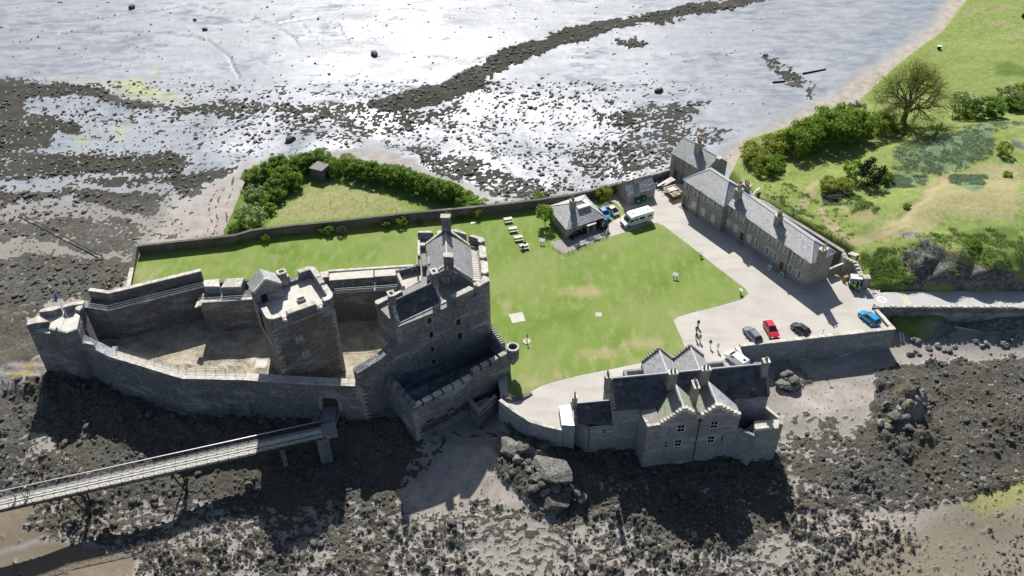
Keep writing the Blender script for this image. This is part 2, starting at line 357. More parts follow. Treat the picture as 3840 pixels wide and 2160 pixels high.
def poly_sd(px_, py_, poly):
    """signed distance in pixels, positive inside"""
    P_ = np.array(poly, float); ins = np.zeros(px_.shape, bool); dm = np.full(px_.shape, 1e12)
    for i in range(len(P_)):
        x0, y0 = P_[i]; x1, y1 = P_[(i + 1) % len(P_)]
        if y1 != y0: ins ^= ((y0 > py_) != (y1 > py_)) & (px_ < (x1 - x0) * (py_ - y0) / (y1 - y0) + x0)
        ex, ey = x1 - x0, y1 - y0; t = np.clip(((px_ - x0) * ex + (py_ - y0) * ey) / (ex * ex + ey * ey + 1e-9), 0, 1)
        dm = np.minimum(dm, (px_ - x0 - t * ex) ** 2 + (py_ - y0 - t * ey) ** 2)
    d = np.sqrt(dm); return np.where(ins, d, -d)
def line_d(px_, py_, pl):
    dm = np.full(px_.shape, 1e12)
    for (x0, y0), (x1, y1) in zip(pl[:-1], pl[1:]):
        ex, ey = x1 - x0, y1 - y0; t = np.clip(((px_ - x0) * ex + (py_ - y0) * ey) / (ex * ex + ey * ey + 1e-9), 0, 1)
        dm = np.minimum(dm, (px_ - x0 - t * ex) ** 2 + (py_ - y0 - t * ey) ** 2)
    return np.sqrt(dm)
def smooth(a, b, x):
    t = np.clip((x - a) / (b - a), 0, 1); return t * t * (3 - 2 * t)
def idw(X, Y, pts, pw=2.5):
    num = np.zeros(X.shape); den = np.zeros(X.shape)
    for (a, b, z) in pts:
        wgt = 1.0 / ((X - a) ** 2 + (Y - b) ** 2 + 4.0) ** (pw / 2 + .25); num += wgt * z; den += wgt
    return num / den
def wp(L): return [(*q2('G', x, y, z), z) for x, y, z in L]
def gridmesh(name, X, Y, Z, attrs, mat, **kw):
    ny, nx = X.shape; v = np.stack([X.ravel(), Y.ravel(), Z.ravel()], 1)
    i = np.arange(ny * nx).reshape(ny, nx)
    f = np.stack([i[:-1, :-1].ravel(), i[:-1, 1:].ravel(), i[1:, 1:].ravel(), i[1:, :-1].ravel()], 1)
    m = bpy.data.meshes.new(name); m.vertices.add(len(v)); m.vertices.foreach_set('co', v.ravel())
    m.loops.add(f.size); m.loops.foreach_set('vertex_index', f.ravel().astype(np.int32)); m.polygons.add(len(f))
    m.polygons.foreach_set('loop_start', np.arange(0, f.size, 4, dtype=np.int32)); m.polygons.foreach_set('loop_total', np.full(len(f), 4, np.int32))
    m.polygons.foreach_set('use_smooth', np.ones(len(f), bool)); m.update(); m.validate()
    for k, a in attrs.items():
        at = m.attributes.new(k, 'FLOAT', 'POINT'); at.data.foreach_set('value', a.ravel().astype(np.float32))
    m.materials.append(mat)
    return tag(link(bpy.data.objects.new(name, m)), **kw)

# ------------------------------------------------------------------ the foreshore: mud flat, sand, rock and weed
t_ = np.linspace(-1, 1, 720)
ext = np.array([1.06, 1.15, 1.3, 1.6, 2.2, 3.5, 7.0]); tt = np.concatenate([-ext[::-1], t_, ext])
yy = [-400., -200, -80, 0, 30, 45, 55, 60]; y0 = 62.0
while y0 < 296: yy.append(y0); y0 += 0.0037 * y0 if y0 > 100 else 0.33
yy += [305, 320, 345, 390, 460, 600, 900, 1500, 2600]; yy = np.array(yy)
TX = tt[None, :] * (np.clip(yy, 40, 3000)[:, None] * 0.60 + 36); TY = np.repeat(yy[:, None], len(tt), 1)
ZC = wp([(0, 0, -5.6), (1000, 0, -5.6), (2000, 0, -5.6), (3000, 0, -5.4), (3400, 50, -4.6), (0, 250, -5.4), (700, 250, -5.4), (1500, 250, -5.5), (2200, 200, -5.5), (2800, 250, -5.2),
         (0, 550, -5.0), (500, 550, -4.9), (1000, 560, -4.2), (1500, 520, -5.0), (2100, 500, -5.1), (2600, 500, -4.4), (1800, 700, -4.0), (2200, 650, -4.0), (2450, 640, -3.6), (3000, 400, -4.6), (3250, 300, -4.2),
         (0, 800, -4.9), (400, 800, -4.5), (780, 760, -3.0), (900, 640, -2.6), (1200, 560, -2.8), (1450, 600, -2.9), (1700, 720, -3.0), (0, 1050, -4.8), (300, 1020, -4.0), (470, 1000, -2.6),
         (0, 1300, -5.2), (100, 1380, -4.2), (150, 1330, -3.6), (190, 1390, -3.6), (430, 1500, -3.8), (690, 1570, -3.7), (900, 1585, -3.3), (1240, 1590, -3.0), (1380, 1590, -2.9), (1500, 1560, -2.9),
         (1930, 1590, -3.0), (2000, 1645, -3.2), (2100, 1690, -3.5), (2190, 1715, -3.9), (1560, 1660, -4.3), (1660, 1620, -4.5), (1800, 1580, -4.6), (1900, 1640, -4.4), (0, 1550, -5.8), (300, 1620, -5.2), (700, 1720, -6.3), (1250, 1720, -6.3), (1250, 1820, -6.9), (1600, 1760, -6.3),
         (0, 1900, -7.3), (0, 2160, -7.7), (500, 2000, -7.3), (1000, 2000, -7.1), (1000, 2160, -7.3), (1700, 1900, -6.6), (1700, 2160, -7.2), (2200, 2160, -7.2), (2200, 1960, -7.0), (2100, 1640, -4.6), (2200, 1730, -5.6),
         (2400, 1780, -5.9), (2620, 1760, -5.8), (2800, 1740, -5.8), (2950, 1710, -5.8), (2600, 1900, -6.9), (2900, 2000, -7.0), (2900, 2160, -7.3), (3300, 2000, -7.1), (3300, 2160, -7.5), (3840, 2160, -7.8), (3840, 1800, -7.1),
         (3000, 1500, -5.0), (3300, 1600, -5.3), (3600, 1600, -5.6), (2950, 1400, -4.8), (3150, 1370, -4.7), (3340, 1320, -4.6), (3500, 1300, -4.3), (3600, 1350, -4.6), (3840, 1350, -4.8), (3420, 1220, -3.2), (3600, 1230, -3.6), (3840, 1240, -3.6), (3840, 1500, -5.4)])
ZC += [(-60, 125, -4.0), (-30, 125, -4.0), (0, 130, -4), (30, 130, -4), (50, 115, -4.2), (-20, 110, -4), (20, 150, -4), (70, 160, -4), (60, 200, -4.5), (-400, 600, -5.8), (400, 700, -5.6), (0, 900, -5.8), (0, 1800, -5.8), (-200, -150, -7.5), (200, -150, -7.5)]
TZ = idw(TX, TY, ZC, 3.0)
PX, PY = proj(TX, TY, TZ)
# ragged sampling position so mask outlines wander
WX = PX + 60 * (fbm(TX * .12, TY * .12, 4, 3) - .5) + 22 * (fbm(TX * .6, TY * .6, 3, 4) - .5)
WY = PY + 45 * (fbm(TX * .12, TY * .12, 4, 13) - .5) + 18 * (fbm(TX * .6, TY * .6, 3, 14) - .5)
h = 3840 / 2576
def S(L): return [(x * h, y * h) for x, y in L]
weed = np.zeros(TX.shape)
def paintw(poly, val, soft=25, full=True):
    global weed
    sdv = poly_sd(WX, WY, S(poly)); weed = np.maximum(weed, val * smooth(-soft, soft, sdv))
far_ = smooth(1250, 900, PY)
# density of weed and rock, outlines read from the photograph at 2576 px width
paintw([(-60, 195), (60, 195), (150, 205), (300, 230), (420, 262), (350, 275), (200, 240), (60, 250), (60, 330), (-60, 350)], 0.8)
paintw([(-60, 290), (100, 290), (220, 300), (210, 345), (140, 330), (130, 380), (-60, 400)], 0.72)
paintw([(380, 268), (560, 240), (700, 255), (900, 245), (960, 270), (880, 300), (640, 290), (420, 300)], 0.62)
paintw([(680, 280), (900, 240), (1080, 280), (1060, 340), (860, 360), (700, 340)], 0.5)
paintw([(900, 262), (1080, 218), (1200, 160), (1320, 100), (1480, 60), (1700, 20), (1860, -10), (1960, -10), (1800, 30), (1560, 75), (1420, 110), (1310, 160), (1200, 215), (1100, 260), (980, 285)], 1.0, 12)
paintw([(960, 280), (1090, 270), (1180, 220), (1160, 280), (1050, 330)], 0.62)
paintw([(-60, 380), (230, 385), (420, 375), (500, 400), (450, 440), (200, 440), (-60, 470)], 0.72)
paintw([(200, 440), (420, 445), (560, 410), (720, 420), (700, 460), (540, 490), (470, 500), (430, 470), (250, 480)], 0.70)
paintw([(60, 480), (300, 480), (420, 490), (390, 560), (300, 540), (180, 500), (-60, 530), (-60, 490)], 0.82)
paintw([(150, 545), (330, 545), (360, 600), (330, 650), (200, 640), (60, 600), (-60, 640), (-60, 560)], 0.70)
paintw([(-60, 640), (200, 640), (330, 660), (300, 720), (240, 760), (120, 770), (60, 820), (-60, 830)], 0.78)
paintw([(-60, 800), (80, 800), (110, 900), (60, 930), (-60, 940)], 0.95)
paintw([(1480, 290), (1640, 262), (1780, 258), (1760, 300), (1600, 340), (1520, 330)], 0.6)
paintw([(1000, 345), (1200, 400), (1380, 470), (1420, 510), (1180, 500), (1060, 420)], 0.62)
paintw([(1400, 380), (1700, 300), (1860, 330), (1680, 420), (1500, 470)], 0.56)
paintw([(1900, 130), (2000, 165), (2060, 220), (2050, 260), (1980, 210), (1920, 170)], 0.55, 14)
paintw([(1540, 96), (1600, 95), (1630, 118), (1590, 130), (1550, 112)], 0.75, 10)
paintw([(-60, 1000), (130, 1120), (300, 1160), (420, 1120), (540, 1250), (240, 1400), (60, 1350), (-60, 1330)], 0.62)
paintw([(60, 930), (480, 1060), (900, 1080), (1060, 1110), (1000, 1260), (640, 1280), (300, 1240), (100, 1080)], 0.97)
paintw([(-60, 1000), (60, 960), (120, 1080), (-60, 1120)], 0.85)
paintw([(300, 1250), (700, 1240), (1020, 1190), (1080, 1230), (1040, 1300), (1060, 1470), (200, 1470), (300, 1400)], 0.52)
paintw([(1040, 1320), (1500, 1330), (1700, 1400), (1900, 1430), (1900, 1470), (1000, 1470)], 0.48)
paintw([(1260, 1120), (1420, 1190), (1470, 1290), (1420, 1310), (1330, 1260), (1240, 1180)], 1.0, 18)
paintw([(1420, 1190), (1560, 1170), (1960, 1150), (2010, 1300), (1880, 1400), (1700, 1390), (1560, 1340), (1440, 1310)], 0.72)
paintw([(1970, 1080), (2100, 1080), (2320, 1150), (2500, 1080), (2600, 1120), (2600, 1200), (2440, 1260), (2280, 1300), (2120, 1300), (2010, 1290)], 0.62)
paintw([(2180, 950), (2260, 910), (2420, 900), (2620, 890), (2620, 1150), (2380, 1220), (2280, 1250), (2200, 1200), (2130, 1080), (2260, 1010)], 0.80)
paintw([(2230, 960), (2330, 1000), (2380, 1110), (2300, 1180), (2200, 1120), (2180, 1020)], 1.0, 20)
paintw([(2030, 1010), (2120, 1060), (2080, 1100), (1980, 1060)], 0.55)
paintw([(1960, 900), (2080, 915), (2060, 940), (1960, 935)], 0.4)
paintw([(1950, 930), (2020, 920), (2040, 970), (1990, 1000), (1950, 970)], 0.7, 14)
weed = np.maximum(weed, 0.46 * smooth(1500, 1700, PY) * smooth(3840 + 300, 3300, PX + (PY - 1500) * .5))
weed = np.maximum(weed, 0.36 * smooth(230, 330, PY) * far_ * smooth(2900, 2500, PX))
weed = np.maximum(weed, 0.20 * far_ * smooth(3300, 2700, PX))
clear = np.maximum.reduce([smooth(-20, 20, poly_sd(WX, WY, S(p))) for p in (
    [(1140, 1120), (1250, 1120), (1260, 1200), (1330, 1270), (1200, 1260), (1060, 1290), (1010, 1240), (1090, 1180)],
    [(1940, 980), (2080, 960), (2250, 985), (2200, 1020), (2060, 1050), (1960, 1010)],
    [(470, 600), (520, 470), (620, 410), (700, 395), (960, 370), (1240, 500), (980, 470), (600, 560)],
    [(340, 700), (380, 620), (340, 760), (290, 760)], [(1980, 890), (2200, 850), (2270, 890), (2050, 960)])])
weed = np.maximum(weed, .25 * (PY > 1500))
paintw([(1960, 900), (2200, 868), (2210, 884), (2090, 905), (1990, 925)], .5, 8)
rgt = smooth(2850, 2950, PX)
weed *= 1 - (0.88 - .42 * rgt) * clear
bed = np.maximum.reduce([smooth(-25, 25, poly_sd(PX, PY, S(p))) for p in ([(-60, 920), (110, 900), (130, 920), (460, 1045), (900, 1060), (1080, 1040), (1060, 1130), (700, 1150), (300, 1120), (60, 1060), (-60, 1060)], [(1250, 1100), (1330, 1100), (1430, 1180), (1440, 1260), (1330, 1230)], [(1260, 1060), (1400, 1090), (1620, 1150), (1980, 1140), (1980, 1215), (1620, 1235), (1420, 1200), (1300, 1120)], [(2200, 960), (2300, 960), (2370, 1100), (2280, 1160), (2190, 1100)], [(1940, 935), (2010, 925), (2030, 970), (1970, 995)])])
weed = np.maximum(weed, .93 * bed)
pool0 = np.maximum.reduce([smooth(-15, 15, poly_sd(WX, WY, S(p))) for p in ([(-60, 1290), (120, 1250), (60, 1330), (160, 1340), (-60, 1400)], [(-60, 1390), (160, 1350), (360, 1400), (330, 1490), (-60, 1490)])]); weed *= 1 - .62 * pool0
nz = fbm(TX * .35, TY * .35, 5, 21, 0.6); nf = fbm(TX * 1.1 + TY * .25, TY * 1.6, 4, 31, 0.6)
nh = fbm(TX * 1.5 + TY * .2, TY * 2.3, 2, 35, 0.6)
wv = smooth(0.42, 0.58, weed * 0.80 + 0.34 * (nz - .5) + 0.55 * (nf - .5) + .55 * (nh - .5) + 0.09)
# levels of mud, water film, sand, algae
SHL = [(3700, -90), (3624, 0), (3521, 130), (3418, 215), (3346, 260), (3238, 336), (3150, 400), (3000, 470), (2760, 590)]
shd = line_d(WX * .5 + PX * .5, WY * .5 + PY * .5, SHL)
wet = smooth(840, 640, PY + 60 * (nz - .5)) * smooth(25, 80, shd) * (1 - .75 * clear)
wet = np.where(PX + PY * .85 > 3640, 0, wet)
pool = np.maximum.reduce([smooth(-15, 15, poly_sd(WX, WY, S(p))) for p in ([(-60, 1290), (120, 1250), (60, 1330), (160, 1340), (-60, 1400)], [(-60, 1400), (160, 1360), (340, 1400), (330, 1470), (-60, 1470)])])
pool *= 1 - wv * .8; wet = np.maximum(wet, pool * .55)
mudr = smooth(-60, 60, poly_sd(WX, WY, S([(2020, 1420), (2300, 1330), (2560, 1170), (2700, 1150), (2700, 1600), (1900, 1600)])))
algae = np.maximum.reduce([v * smooth(-12, 18, poly_sd(WX, WY, S(p))) for v, p in ((0.9, [(230, 215), (340, 200), (420, 228), (400, 250), (300, 225)]), (0.7, [(360, 178), (405, 163), (385, 195)]), (0.55, [(130, 190), (330, 205), (500, 250), (420, 262), (250, 225)]), (0.5, [(260, 330), (330, 300), (310, 350)]),
                                                                                   (0.5, [(960, 262), (1010, 250), (990, 270)]), (0.45, [(180, 345), (260, 330), (200, 380)]), (0.55, [(2420, 1260), (2580, 1150), (2620, 1250), (2480, 1300)]))]) if True else 0
sandp = np.maximum(np.maximum(clear, smooth(75, 35, shd)), smooth(20, -20, poly_sd(WX, WY, S([(-100, -100), (2700, -100), (2700, 560), (1250, 540), (900, 360), (480, 420), (330, 700), (-100, 830)]))) * np.where(PY > 1250, .38, .8))
strand = np.zeros(TX.shape)
for pl_ in ([(560, 470), (548, 520), (530, 600)], [(585, 440), (572, 520), (560, 600)], [(540, 480), (520, 560), (505, 610)]): strand = np.maximum(strand, smooth(7, 1, line_d(WX * .6 + PX * .4, WY * .6 + PY * .4, S(pl_))) * (nf > .42))
wv = np.maximum(wv, strand * .8)
creek = np.zeros(TX.shape)
for pl_, wd in (([(-40, 70), (150, 55), (400, 25), (480, 10), (560, 30), (700, 60), (800, 42), (850, 60), (880, 110), (930, 128)], 3.0), ([(150, 80), (250, 78), (420, 82), (520, 100), (580, 150), (600, 200)], 3.4), ([(640, 45), (730, 85), (760, 120)], 2.6), ([(760, 60), (780, 90), (830, 105)], 2.2), ([(1240, 350), (1260, 400), (1300, 440), (1380, 470)], 2.0)):
    creek = np.maximum(creek, smooth(wd * 1.15, wd * .45, line_d(PX + 14 * (fbm(TX * .08, TY * .08, 3, 8) - .5) * 2, PY + 8 * (fbm(TX * .1, TY * .1, 3, 9) - .5) * 2, S(pl_))))
w1, id1 = worley(TX * .75, TY * .75, 1); w2, id2 = worley(TX * 1.7, TY * 1.7, 2); w3, id3 = worley(TX * .28 + .3 * nz, TY * .28, 3)
tilt = np.abs(((TX * .55 + TY * .35) * .35 + 1.4 * nz) % 1.0 - .5) * 2
near_ = smooth(980, 1250, PY)
lump = wv * (0.52 * np.clip(1 - w1 * 1.25, 0, 1) * (0.4 + id1) + 0.24 * np.clip(1 - w2 * 1.3, 0, 1) + 0.55 * np.clip(1 - w3, 0, 1) * (id3 > .55)) * (0.40 + .60 * near_) * np.maximum(near_, .22 + .78 * smooth(.5, .85, weed))
lmod = smooth(.36, .62, fbm(TX * .075, TY * .09, 3, 88)); lump *= .22 + .95 * lmod
TZ2 = TZ + lump + bed * ((0.9 + 1.3 * (PX > 3100)) * tilt * (fbm(TX * .2, TY * .2, 3, 77) + .1) + 0.5 * (fbm(TX * .5, TY * .9, 4, 78) - .4)) + 0.10 * (nz - .5) - 0.25 * creek + 0.05 * (nf - .5) + wv * near_ * .16 * (nh - .5) * 2
TZ2 += 2.0 * smooth(-10, 40, poly_sd(PX, PY, S([(2225, 1010), (2290, 960), (2330, 990), (2310, 1060), (2240, 1080)]))) * (0.6 + .5 * tilt)
TZ2 += .9 * smooth(-10, 35, poly_sd(PX, PY, S([(1262, 1120), (1305, 1105), (1345, 1140), (1330, 1165), (1275, 1150)]))) + .8 * smooth(-10, 35, poly_sd(PX, PY, S([(1345, 1165), (1395, 1155), (1425, 1185), (1415, 1225), (1360, 1215)])))
TZ2 += 1.0 * smooth(-8, 40, poly_sd(PX, PY, S([(1945, 935), (2000, 925), (2030, 950), (2010, 985), (1955, 980)])))
lich = np.maximum.reduce([v * smooth(-10, 14, poly_sd(WX, WY, S(p))) for v, p in ((1, [(2212, 1062), (2262, 1030), (2275, 1045), (2225, 1080)]), (.8, [(20, 935), (110, 915), (100, 960), (30, 975)]), (.5, [(1320, 1105), (1340, 1115), (1330, 1130)]), (.5, [(1385, 1150), (1410, 1160), (1390, 1175)]))])
bare = np.maximum.reduce([smooth(-8, 12, poly_sd(WX * .4 + PX * .6, WY * .4 + PY * .6, S(p))) for p in ([(1250, 1115), (1300, 1098), (1345, 1140), (1425, 1180), (1420, 1230), (1350, 1200), (1270, 1150)], [(1940, 935), (2010, 922), (2030, 955), (1990, 985), (1950, 970)], [(2215, 1060), (2300, 990), (2340, 1000), (2320, 1060), (2250, 1095)], [(-20, 930), (115, 905), (122, 940), (40, 1000), (-20, 985)], [(2260, 830), (2420, 840), (2600, 830), (2600, 880), (2300, 880)])])

m, t, b = NT('foreshore'); vv = coords(t, world=True); vw = coords(t, (1, 1.6, 1), world=True)
aw, awt, aal, asd, acr, abr, ali, amd, apl = [attr(t, k) for k in ('weed', 'wet', 'algae', 'sand', 'creek', 'bare', 'lichen', 'mudr', 'pool')]
nfine = noise(t, vw, 2.6, 6, 0.65); nmid = noise(t, vv, 0.5, 5, 0.6); nbig = noise(t, vv, 0.06, 4); npeb = noise(t, vv, 9.0, 3, 0.7)
sand = ramp(t, nmid, [(0.3, (0.29, 0.25, 0.215)), (0.7, (0.45, 0.40, 0.355))])
peb = ramp(t, npeb, [(0.28, (0.07, 0.067, 0.06)), (0.5, (0.23, 0.215, 0.19)), (0.72, (0.50, 0.475, 0.43))])
npat = noise(t, coords(t, (.7, 1.5, 1), world=True), 0.22, 7, 0.68)
nlrg = noise(t, coords(t, (.8, 1.7, 1), world=True), 0.045, 8, 0.66)
mud = ramp(t, npat, [(0.3, (0.165, 0.188, 0.222)), (0.7, (0.30, 0.318, 0.345))])
vc = nd(t, 'ShaderNodeTexVoronoi', feature='DISTANCE_TO_EDGE'); vmx = nd(t, 'ShaderNodeVectorMath', operation='ADD'); t.links.new(coords(t, (.22, .5, 1), world=True), vmx.inputs[0]); vns = nd(t, 'ShaderNodeTexNoise'); vns.inputs['Scale'].default_value = .35; vns.inputs['Detail'].default_value = 5; t.links.new(vv, vns.inputs['Vector']); t.links.new(vns.outputs['Color'], vmx.inputs[1]); t.links.new(vmx.outputs[0], vc.inputs['Vector'])
crk = math_(t, 'MULTIPLY', sstep(t, vc.outputs[0], 0.10, 0.0), sstep(t, nlrg, 0.42, 0.58))
mud = mix(t, math_(t, 'MULTIPLY', crk, 0.55), mud, (0.13, 0.135, 0.15))
base = mix(t, asd, peb, sand); base = mix(t, math_(t, 'MULTIPLY', awt, 1.0, clamp=True), base, mud)
base = mix(t, math_(t, 'MULTIPLY', amd, 0.85), base, ramp(t, nfine, [(0.3, (0.15, 0.125, 0.085)), (0.7, (0.24, 0.205, 0.145))]))
base = mix(t, math_(t, 'MULTIPLY', apl, 0.8), base, (0.125, 0.085, 0.035))
base = mix(t, math_(t, 'MULTIPLY', aal, sstep(t, nfine, 0.3, 0.6)), base, (0.30, 0.33, 0.035))
wd = ramp(t, nfine, [(0.25, (0.026, 0.025, 0.022)), (0.5, (0.084, 0.081, 0.070)), (0.75, (0.20, 0.194, 0.168))])
wd = mix(t, sstep(t, nmid, 0.5, 0.7), wd, ramp(t, nfine, [(0.3, (0.05, 0.048, 0.043)), (0.7, (0.22, 0.212, 0.185))]))
nclm = noise(t, coords(t, (1, 1.5, 1), world=True), 1.0, 5, 0.7)
wd = mix(t, 0.7, wd, ramp(t, nclm, [(0.36, (0.2, 0.195, 0.18)), (0.5, (0.46, 0.458, 0.44)), (0.66, (0.73, 0.725, 0.66))]), 'OVERLAY')
wd = mix(t, math_(t, 'MULTIPLY', sstep(t, noise(t, vv, 0.09, 5, .6), .46, .6), .7), wd, ramp(t, nfine, [(0.3, (0.045, 0.037, 0.024)), (0.7, (0.135, 0.118, 0.08))]))
wd = mix(t, awt, wd, mix(t, 1.0, wd, (0.5, 0.52, 0.48), 'MULTIPLY'))
wf = sstep(t, math_(t, 'ADD', aw, math_(t, 'MULTIPLY', math_(t, 'SUBTRACT', nfine, 0.5), 1.1)), 0.42, 0.58)
c = mix(t, wf, base, wd)
rk = ramp(t, nfine, [(0.25, (0.10, 0.098, 0.09)), (0.5, (0.24, 0.235, 0.22)), (0.75, (0.36, 0.35, 0.32))])
c = mix(t, abr, c, rk)
c = mix(t, math_(t, 'MULTIPLY', ali, sstep(t, nmid, 0.4, 0.6)), c, (0.34, 0.24, 0.05))
c = mix(t, math_(t, 'MULTIPLY', acr, 0.75), c, (0.12, 0.125, 0.14))
t.links.new(c, b.inputs['Base Color'])
dry = math_(t, 'MAXIMUM', wf, math_(t, 'SUBTRACT', 1.0, awt, clamp=True))
rgh = nd(t, 'ShaderNodeMapRange'); rgh.inputs[3].default_value = 0.37; rgh.inputs[4].default_value = 0.85; t.links.new(dry, rgh.inputs[0])
rr = math_(t, 'ADD', rgh.outputs[0], math_(t, 'ADD', math_(t, 'MULTIPLY', math_(t, 'SUBTRACT', nbig, 0.5), 0.5), math_(t, 'ADD', math_(t, 'MULTIPLY', math_(t, 'SUBTRACT', npat, 0.5), 0.7), math_(t, 'ADD', math_(t, 'MULTIPLY', sstep(t, nlrg, 0.42, 0.60), 0.12), math_(t, 'MULTIPLY', crk, 0.2)))), clamp=True); t.links.new(rr, b.inputs['Roughness'])
spc = nd(t, 'ShaderNodeMapRange'); spc.inputs[3].default_value = 0.38; spc.inputs[4].default_value = 0.3; t.links.new(dry, spc.inputs[0]); t.links.new(spc.outputs[0], b.inputs['Specular IOR Level'])
hh = math_(t, 'ADD', math_(t, 'MULTIPLY', nfine, math_(t, 'ADD', math_(t, 'MULTIPLY', wf, 2.6), 0.5)), math_(t, 'MULTIPLY', npeb, 0.35))
hh = math_(t, 'MULTIPLY', hh, math_(t, 'ADD', math_(t, 'MULTIPLY', dry, 0.86), 0.14))
bump(t, b, hh, 0.6, 0.16)
M['foreshore'] = m
gridmesh('foreshore', TX, TY, TZ2, dict(weed=wv, wet=wet, algae=algae, sand=sandp, creek=creek, bare=bare, lichen=lich, mudr=mudr, pool=pool), M['foreshore'], kind='structure')
def ground_z(x, y):
    i = int(np.argmin(np.abs(yy - y))); j = int(np.argmin(np.abs(TX[i] - x))); return float(TZ2[i, j])
def rocky(x, y):
    i = int(np.argmin(np.abs(yy - y))); j = int(np.argmin(np.abs(TX[i] - x))); return float(weed[i, j] * (.4 + .6 * lmod[i, j])), float(TZ2[i, j])

# ------------------------------------------------------------------ sheets cut from an outline
def sheet(poly, z, step=2.0):
    bm = bmesh.new(); bm.faces.new([bm.verts.new((x, y, 0)) for x, y in poly])
    xs = [p[0] for p in poly]; ys = [p[1] for p in poly]
    for k, (lo, hi) in enumerate(((min(xs), max(xs)), (min(ys), max(ys)))):
        for i in range(1, int((hi - lo) / step) + 1):
            co = [0, 0, 0]; co[k] = lo + i * step; no = [0, 0, 0]; no[k] = 1
            bmesh.ops.bisect_plane(bm, geom=bm.verts[:] + bm.edges[:] + bm.faces[:], plane_co=co, plane_no=no, dist=1e-4)
    bmesh.ops.recalc_face_normals(bm, faces=bm.faces[:])
    if sum(f.normal.z for f in bm.faces) < 0: bmesh.ops.reverse_faces(bm, faces=bm.faces[:])
    g = G(); bm.verts.index_update(); g.v = [(v.co.x, v.co.y, z(v.co.x, v.co.y) if callable(z) else z) for v in bm.verts]; g.f = [tuple(v.index for v in f.verts) for f in bm.faces]; bm.free()
    return g
def set_attr(o, name, vals):
    at = o.data.attributes.new(name, 'FLOAT', 'POINT'); at.data.foreach_set('value', np.asarray(vals, np.float32))
# gravel court, car park and drive
m, t, b = NT('gravel'); vv = coords(t, world=True)
n1 = noise(t, vv, 0.13, 5, 0.6); n2 = noise(t, vv, 11, 4, 0.7); n3 = noise(t, coords(t, (0.25, 0.9, 1), world=True), 0.5, 4)
c = ramp(t, n1, [(0.3, (0.43, 0.40, 0.355)), (0.7, (0.53, 0.495, 0.44))]); c = mix(t, 0.4, c, ramp(t, n2, [(0.25, (0.2, 0.2, 0.2)), (0.75, (0.8, 0.8, 0.8))]), 'OVERLAY')
c = mix(t, math_(t, 'MULTIPLY', sstep(t, n3, 0.45, 0.7), 0.4), c, (0.33, 0.315, 0.29)); c = mix(t, math_(t, 'MULTIPLY', sstep(t, noise(t, vv, 1.1, 6, .7), 0.52, 0.72), 0.35), c, (0.60, 0.57, 0.52)); t.links.new(c, b.inputs['Base Color']); b.inputs['Roughness'].default_value = 0.95; bump(t, b, n2, 0.4, 0.03)
M['gravel'] = m
GP = [q2('G', *p) for p in ((2775, 1303), (3345, 1245), (3300, 1168), (3300, 1085), (3240, 1080), (3180, 1080), (3160, 1040), (3110, 1030), (3060, 990), (2760, 790), (2620, 700), (2600, 690), (2480, 690), (2400, 690), (2330, 720), (2250, 700), (2040, 770), (1940, 1000), (1850, 1330), (1880, 1500))]
GP = GP + [(-1.2, 101.2), (2.7, 97.0), (7.9, 95.1), (9.8, 97.2), (16.4, 97.5), (41.2, 100.5), (42, 104)]
single('gravel_court', sheet(GP, 0.0, 6.0), M['gravel'], kind='structure')
# lawn
m, t, b = NT('lawn'); vv = coords(t, world=True)
n1 = noise(t, vv, 0.10, 5, 0.6); n2 = noise(t, coords(t, (1, .45, 1), world=True), 0.55, 5, 0.65); n3 = noise(t, vv, 7, 4, 0.7); ad = attr(t, 'dry')
c = ramp(t, n1, [(0.3, (0.118, 0.188, 0.030)), (0.7, (0.19, 0.272, 0.055))]); c = mix(t, sstep(t, noise(t, vv, 0.035, 4, .6), .42, .62), c, (0.21, 0.268, 0.078)); c = mix(t, sstep(t, n2, 0.42, 0.76), c, (0.25, 0.285, 0.105))
dfac = sstep(t, math_(t, 'ADD', ad, math_(t, 'MULTIPLY', math_(t, 'SUBTRACT', n2, 0.5), 0.9)), 0.25, 0.85)
c = mix(t, dfac, c, ramp(t, n3, [(0.3, (0.30, 0.26, 0.13)), (0.7, (0.40, 0.345, 0.19))]))
c = mix(t, 0.35, c, ramp(t, n3, [(0.25, (0.25, 0.25, 0.25)), (0.75, (0.75, 0.75, 0.75))]), 'OVERLAY')
t.links.new(c, b.inputs['Base Color']); b.inputs['Roughness'].default_value = 0.9; b.inputs['Specular IOR Level'].default_value = 0.15; bump(t, b, n3, 0.5, 0.04)
M['lawn'] = m
LP = [q2('G', *p) for p in ((478, 1118), (522, 945), (900, 905), (1300, 855), (1700, 805), (1960, 775), (2050, 765), (2060, 800), (2124, 905), (2090, 930), (2120, 948), (2160, 938), (2278, 889), (2345, 871), (2435, 838), (2464, 836), (2487, 845), (2609, 938), (2690, 1003), (2795, 1083), (2806, 1101), (2783, 1122), (2694, 1147), (2597, 1171), (2540, 1188), (2526, 1200), (2539, 1233), (2558, 1272), (2567, 1303), (2542, 1333), (2421, 1356), (2296, 1383), (2162, 1409), (2073, 1432), (2028, 1447), (1966, 1481), (1939, 1490))] + [(-0.9, 104.6), q2('Z4', 2180, 200, 5.5), q2('Z3', 1318, 1168, 5.5), q2('Z3', 1190, 985, 5.5), (-9, 121)] + offset_poly([q2('Z1', 1808, 332, 8.0), q2('Z1', 2232, 303, 8.0), q2('Z2', 1345, 487, 8.0), q2('Z3', 335, 690, 8.0)], 3.5)[::-1] + offset_poly([q2('Z1', 760, 367, 8.0), q2('Z1', 985, 400, 8.0), q2('Z1', 1800, 197, 8.0)], 1.8)[::-1] + [(-75.5, 122)]
g = sheet(LP, 0.03, 1.6)
lawn = single('lawn', g, M['lawn'], kind='structure')
va = np.array(g.v); ax, ay = proj(va[:, 0], va[:, 1], va[:, 2]); dry = np.zeros(len(va))
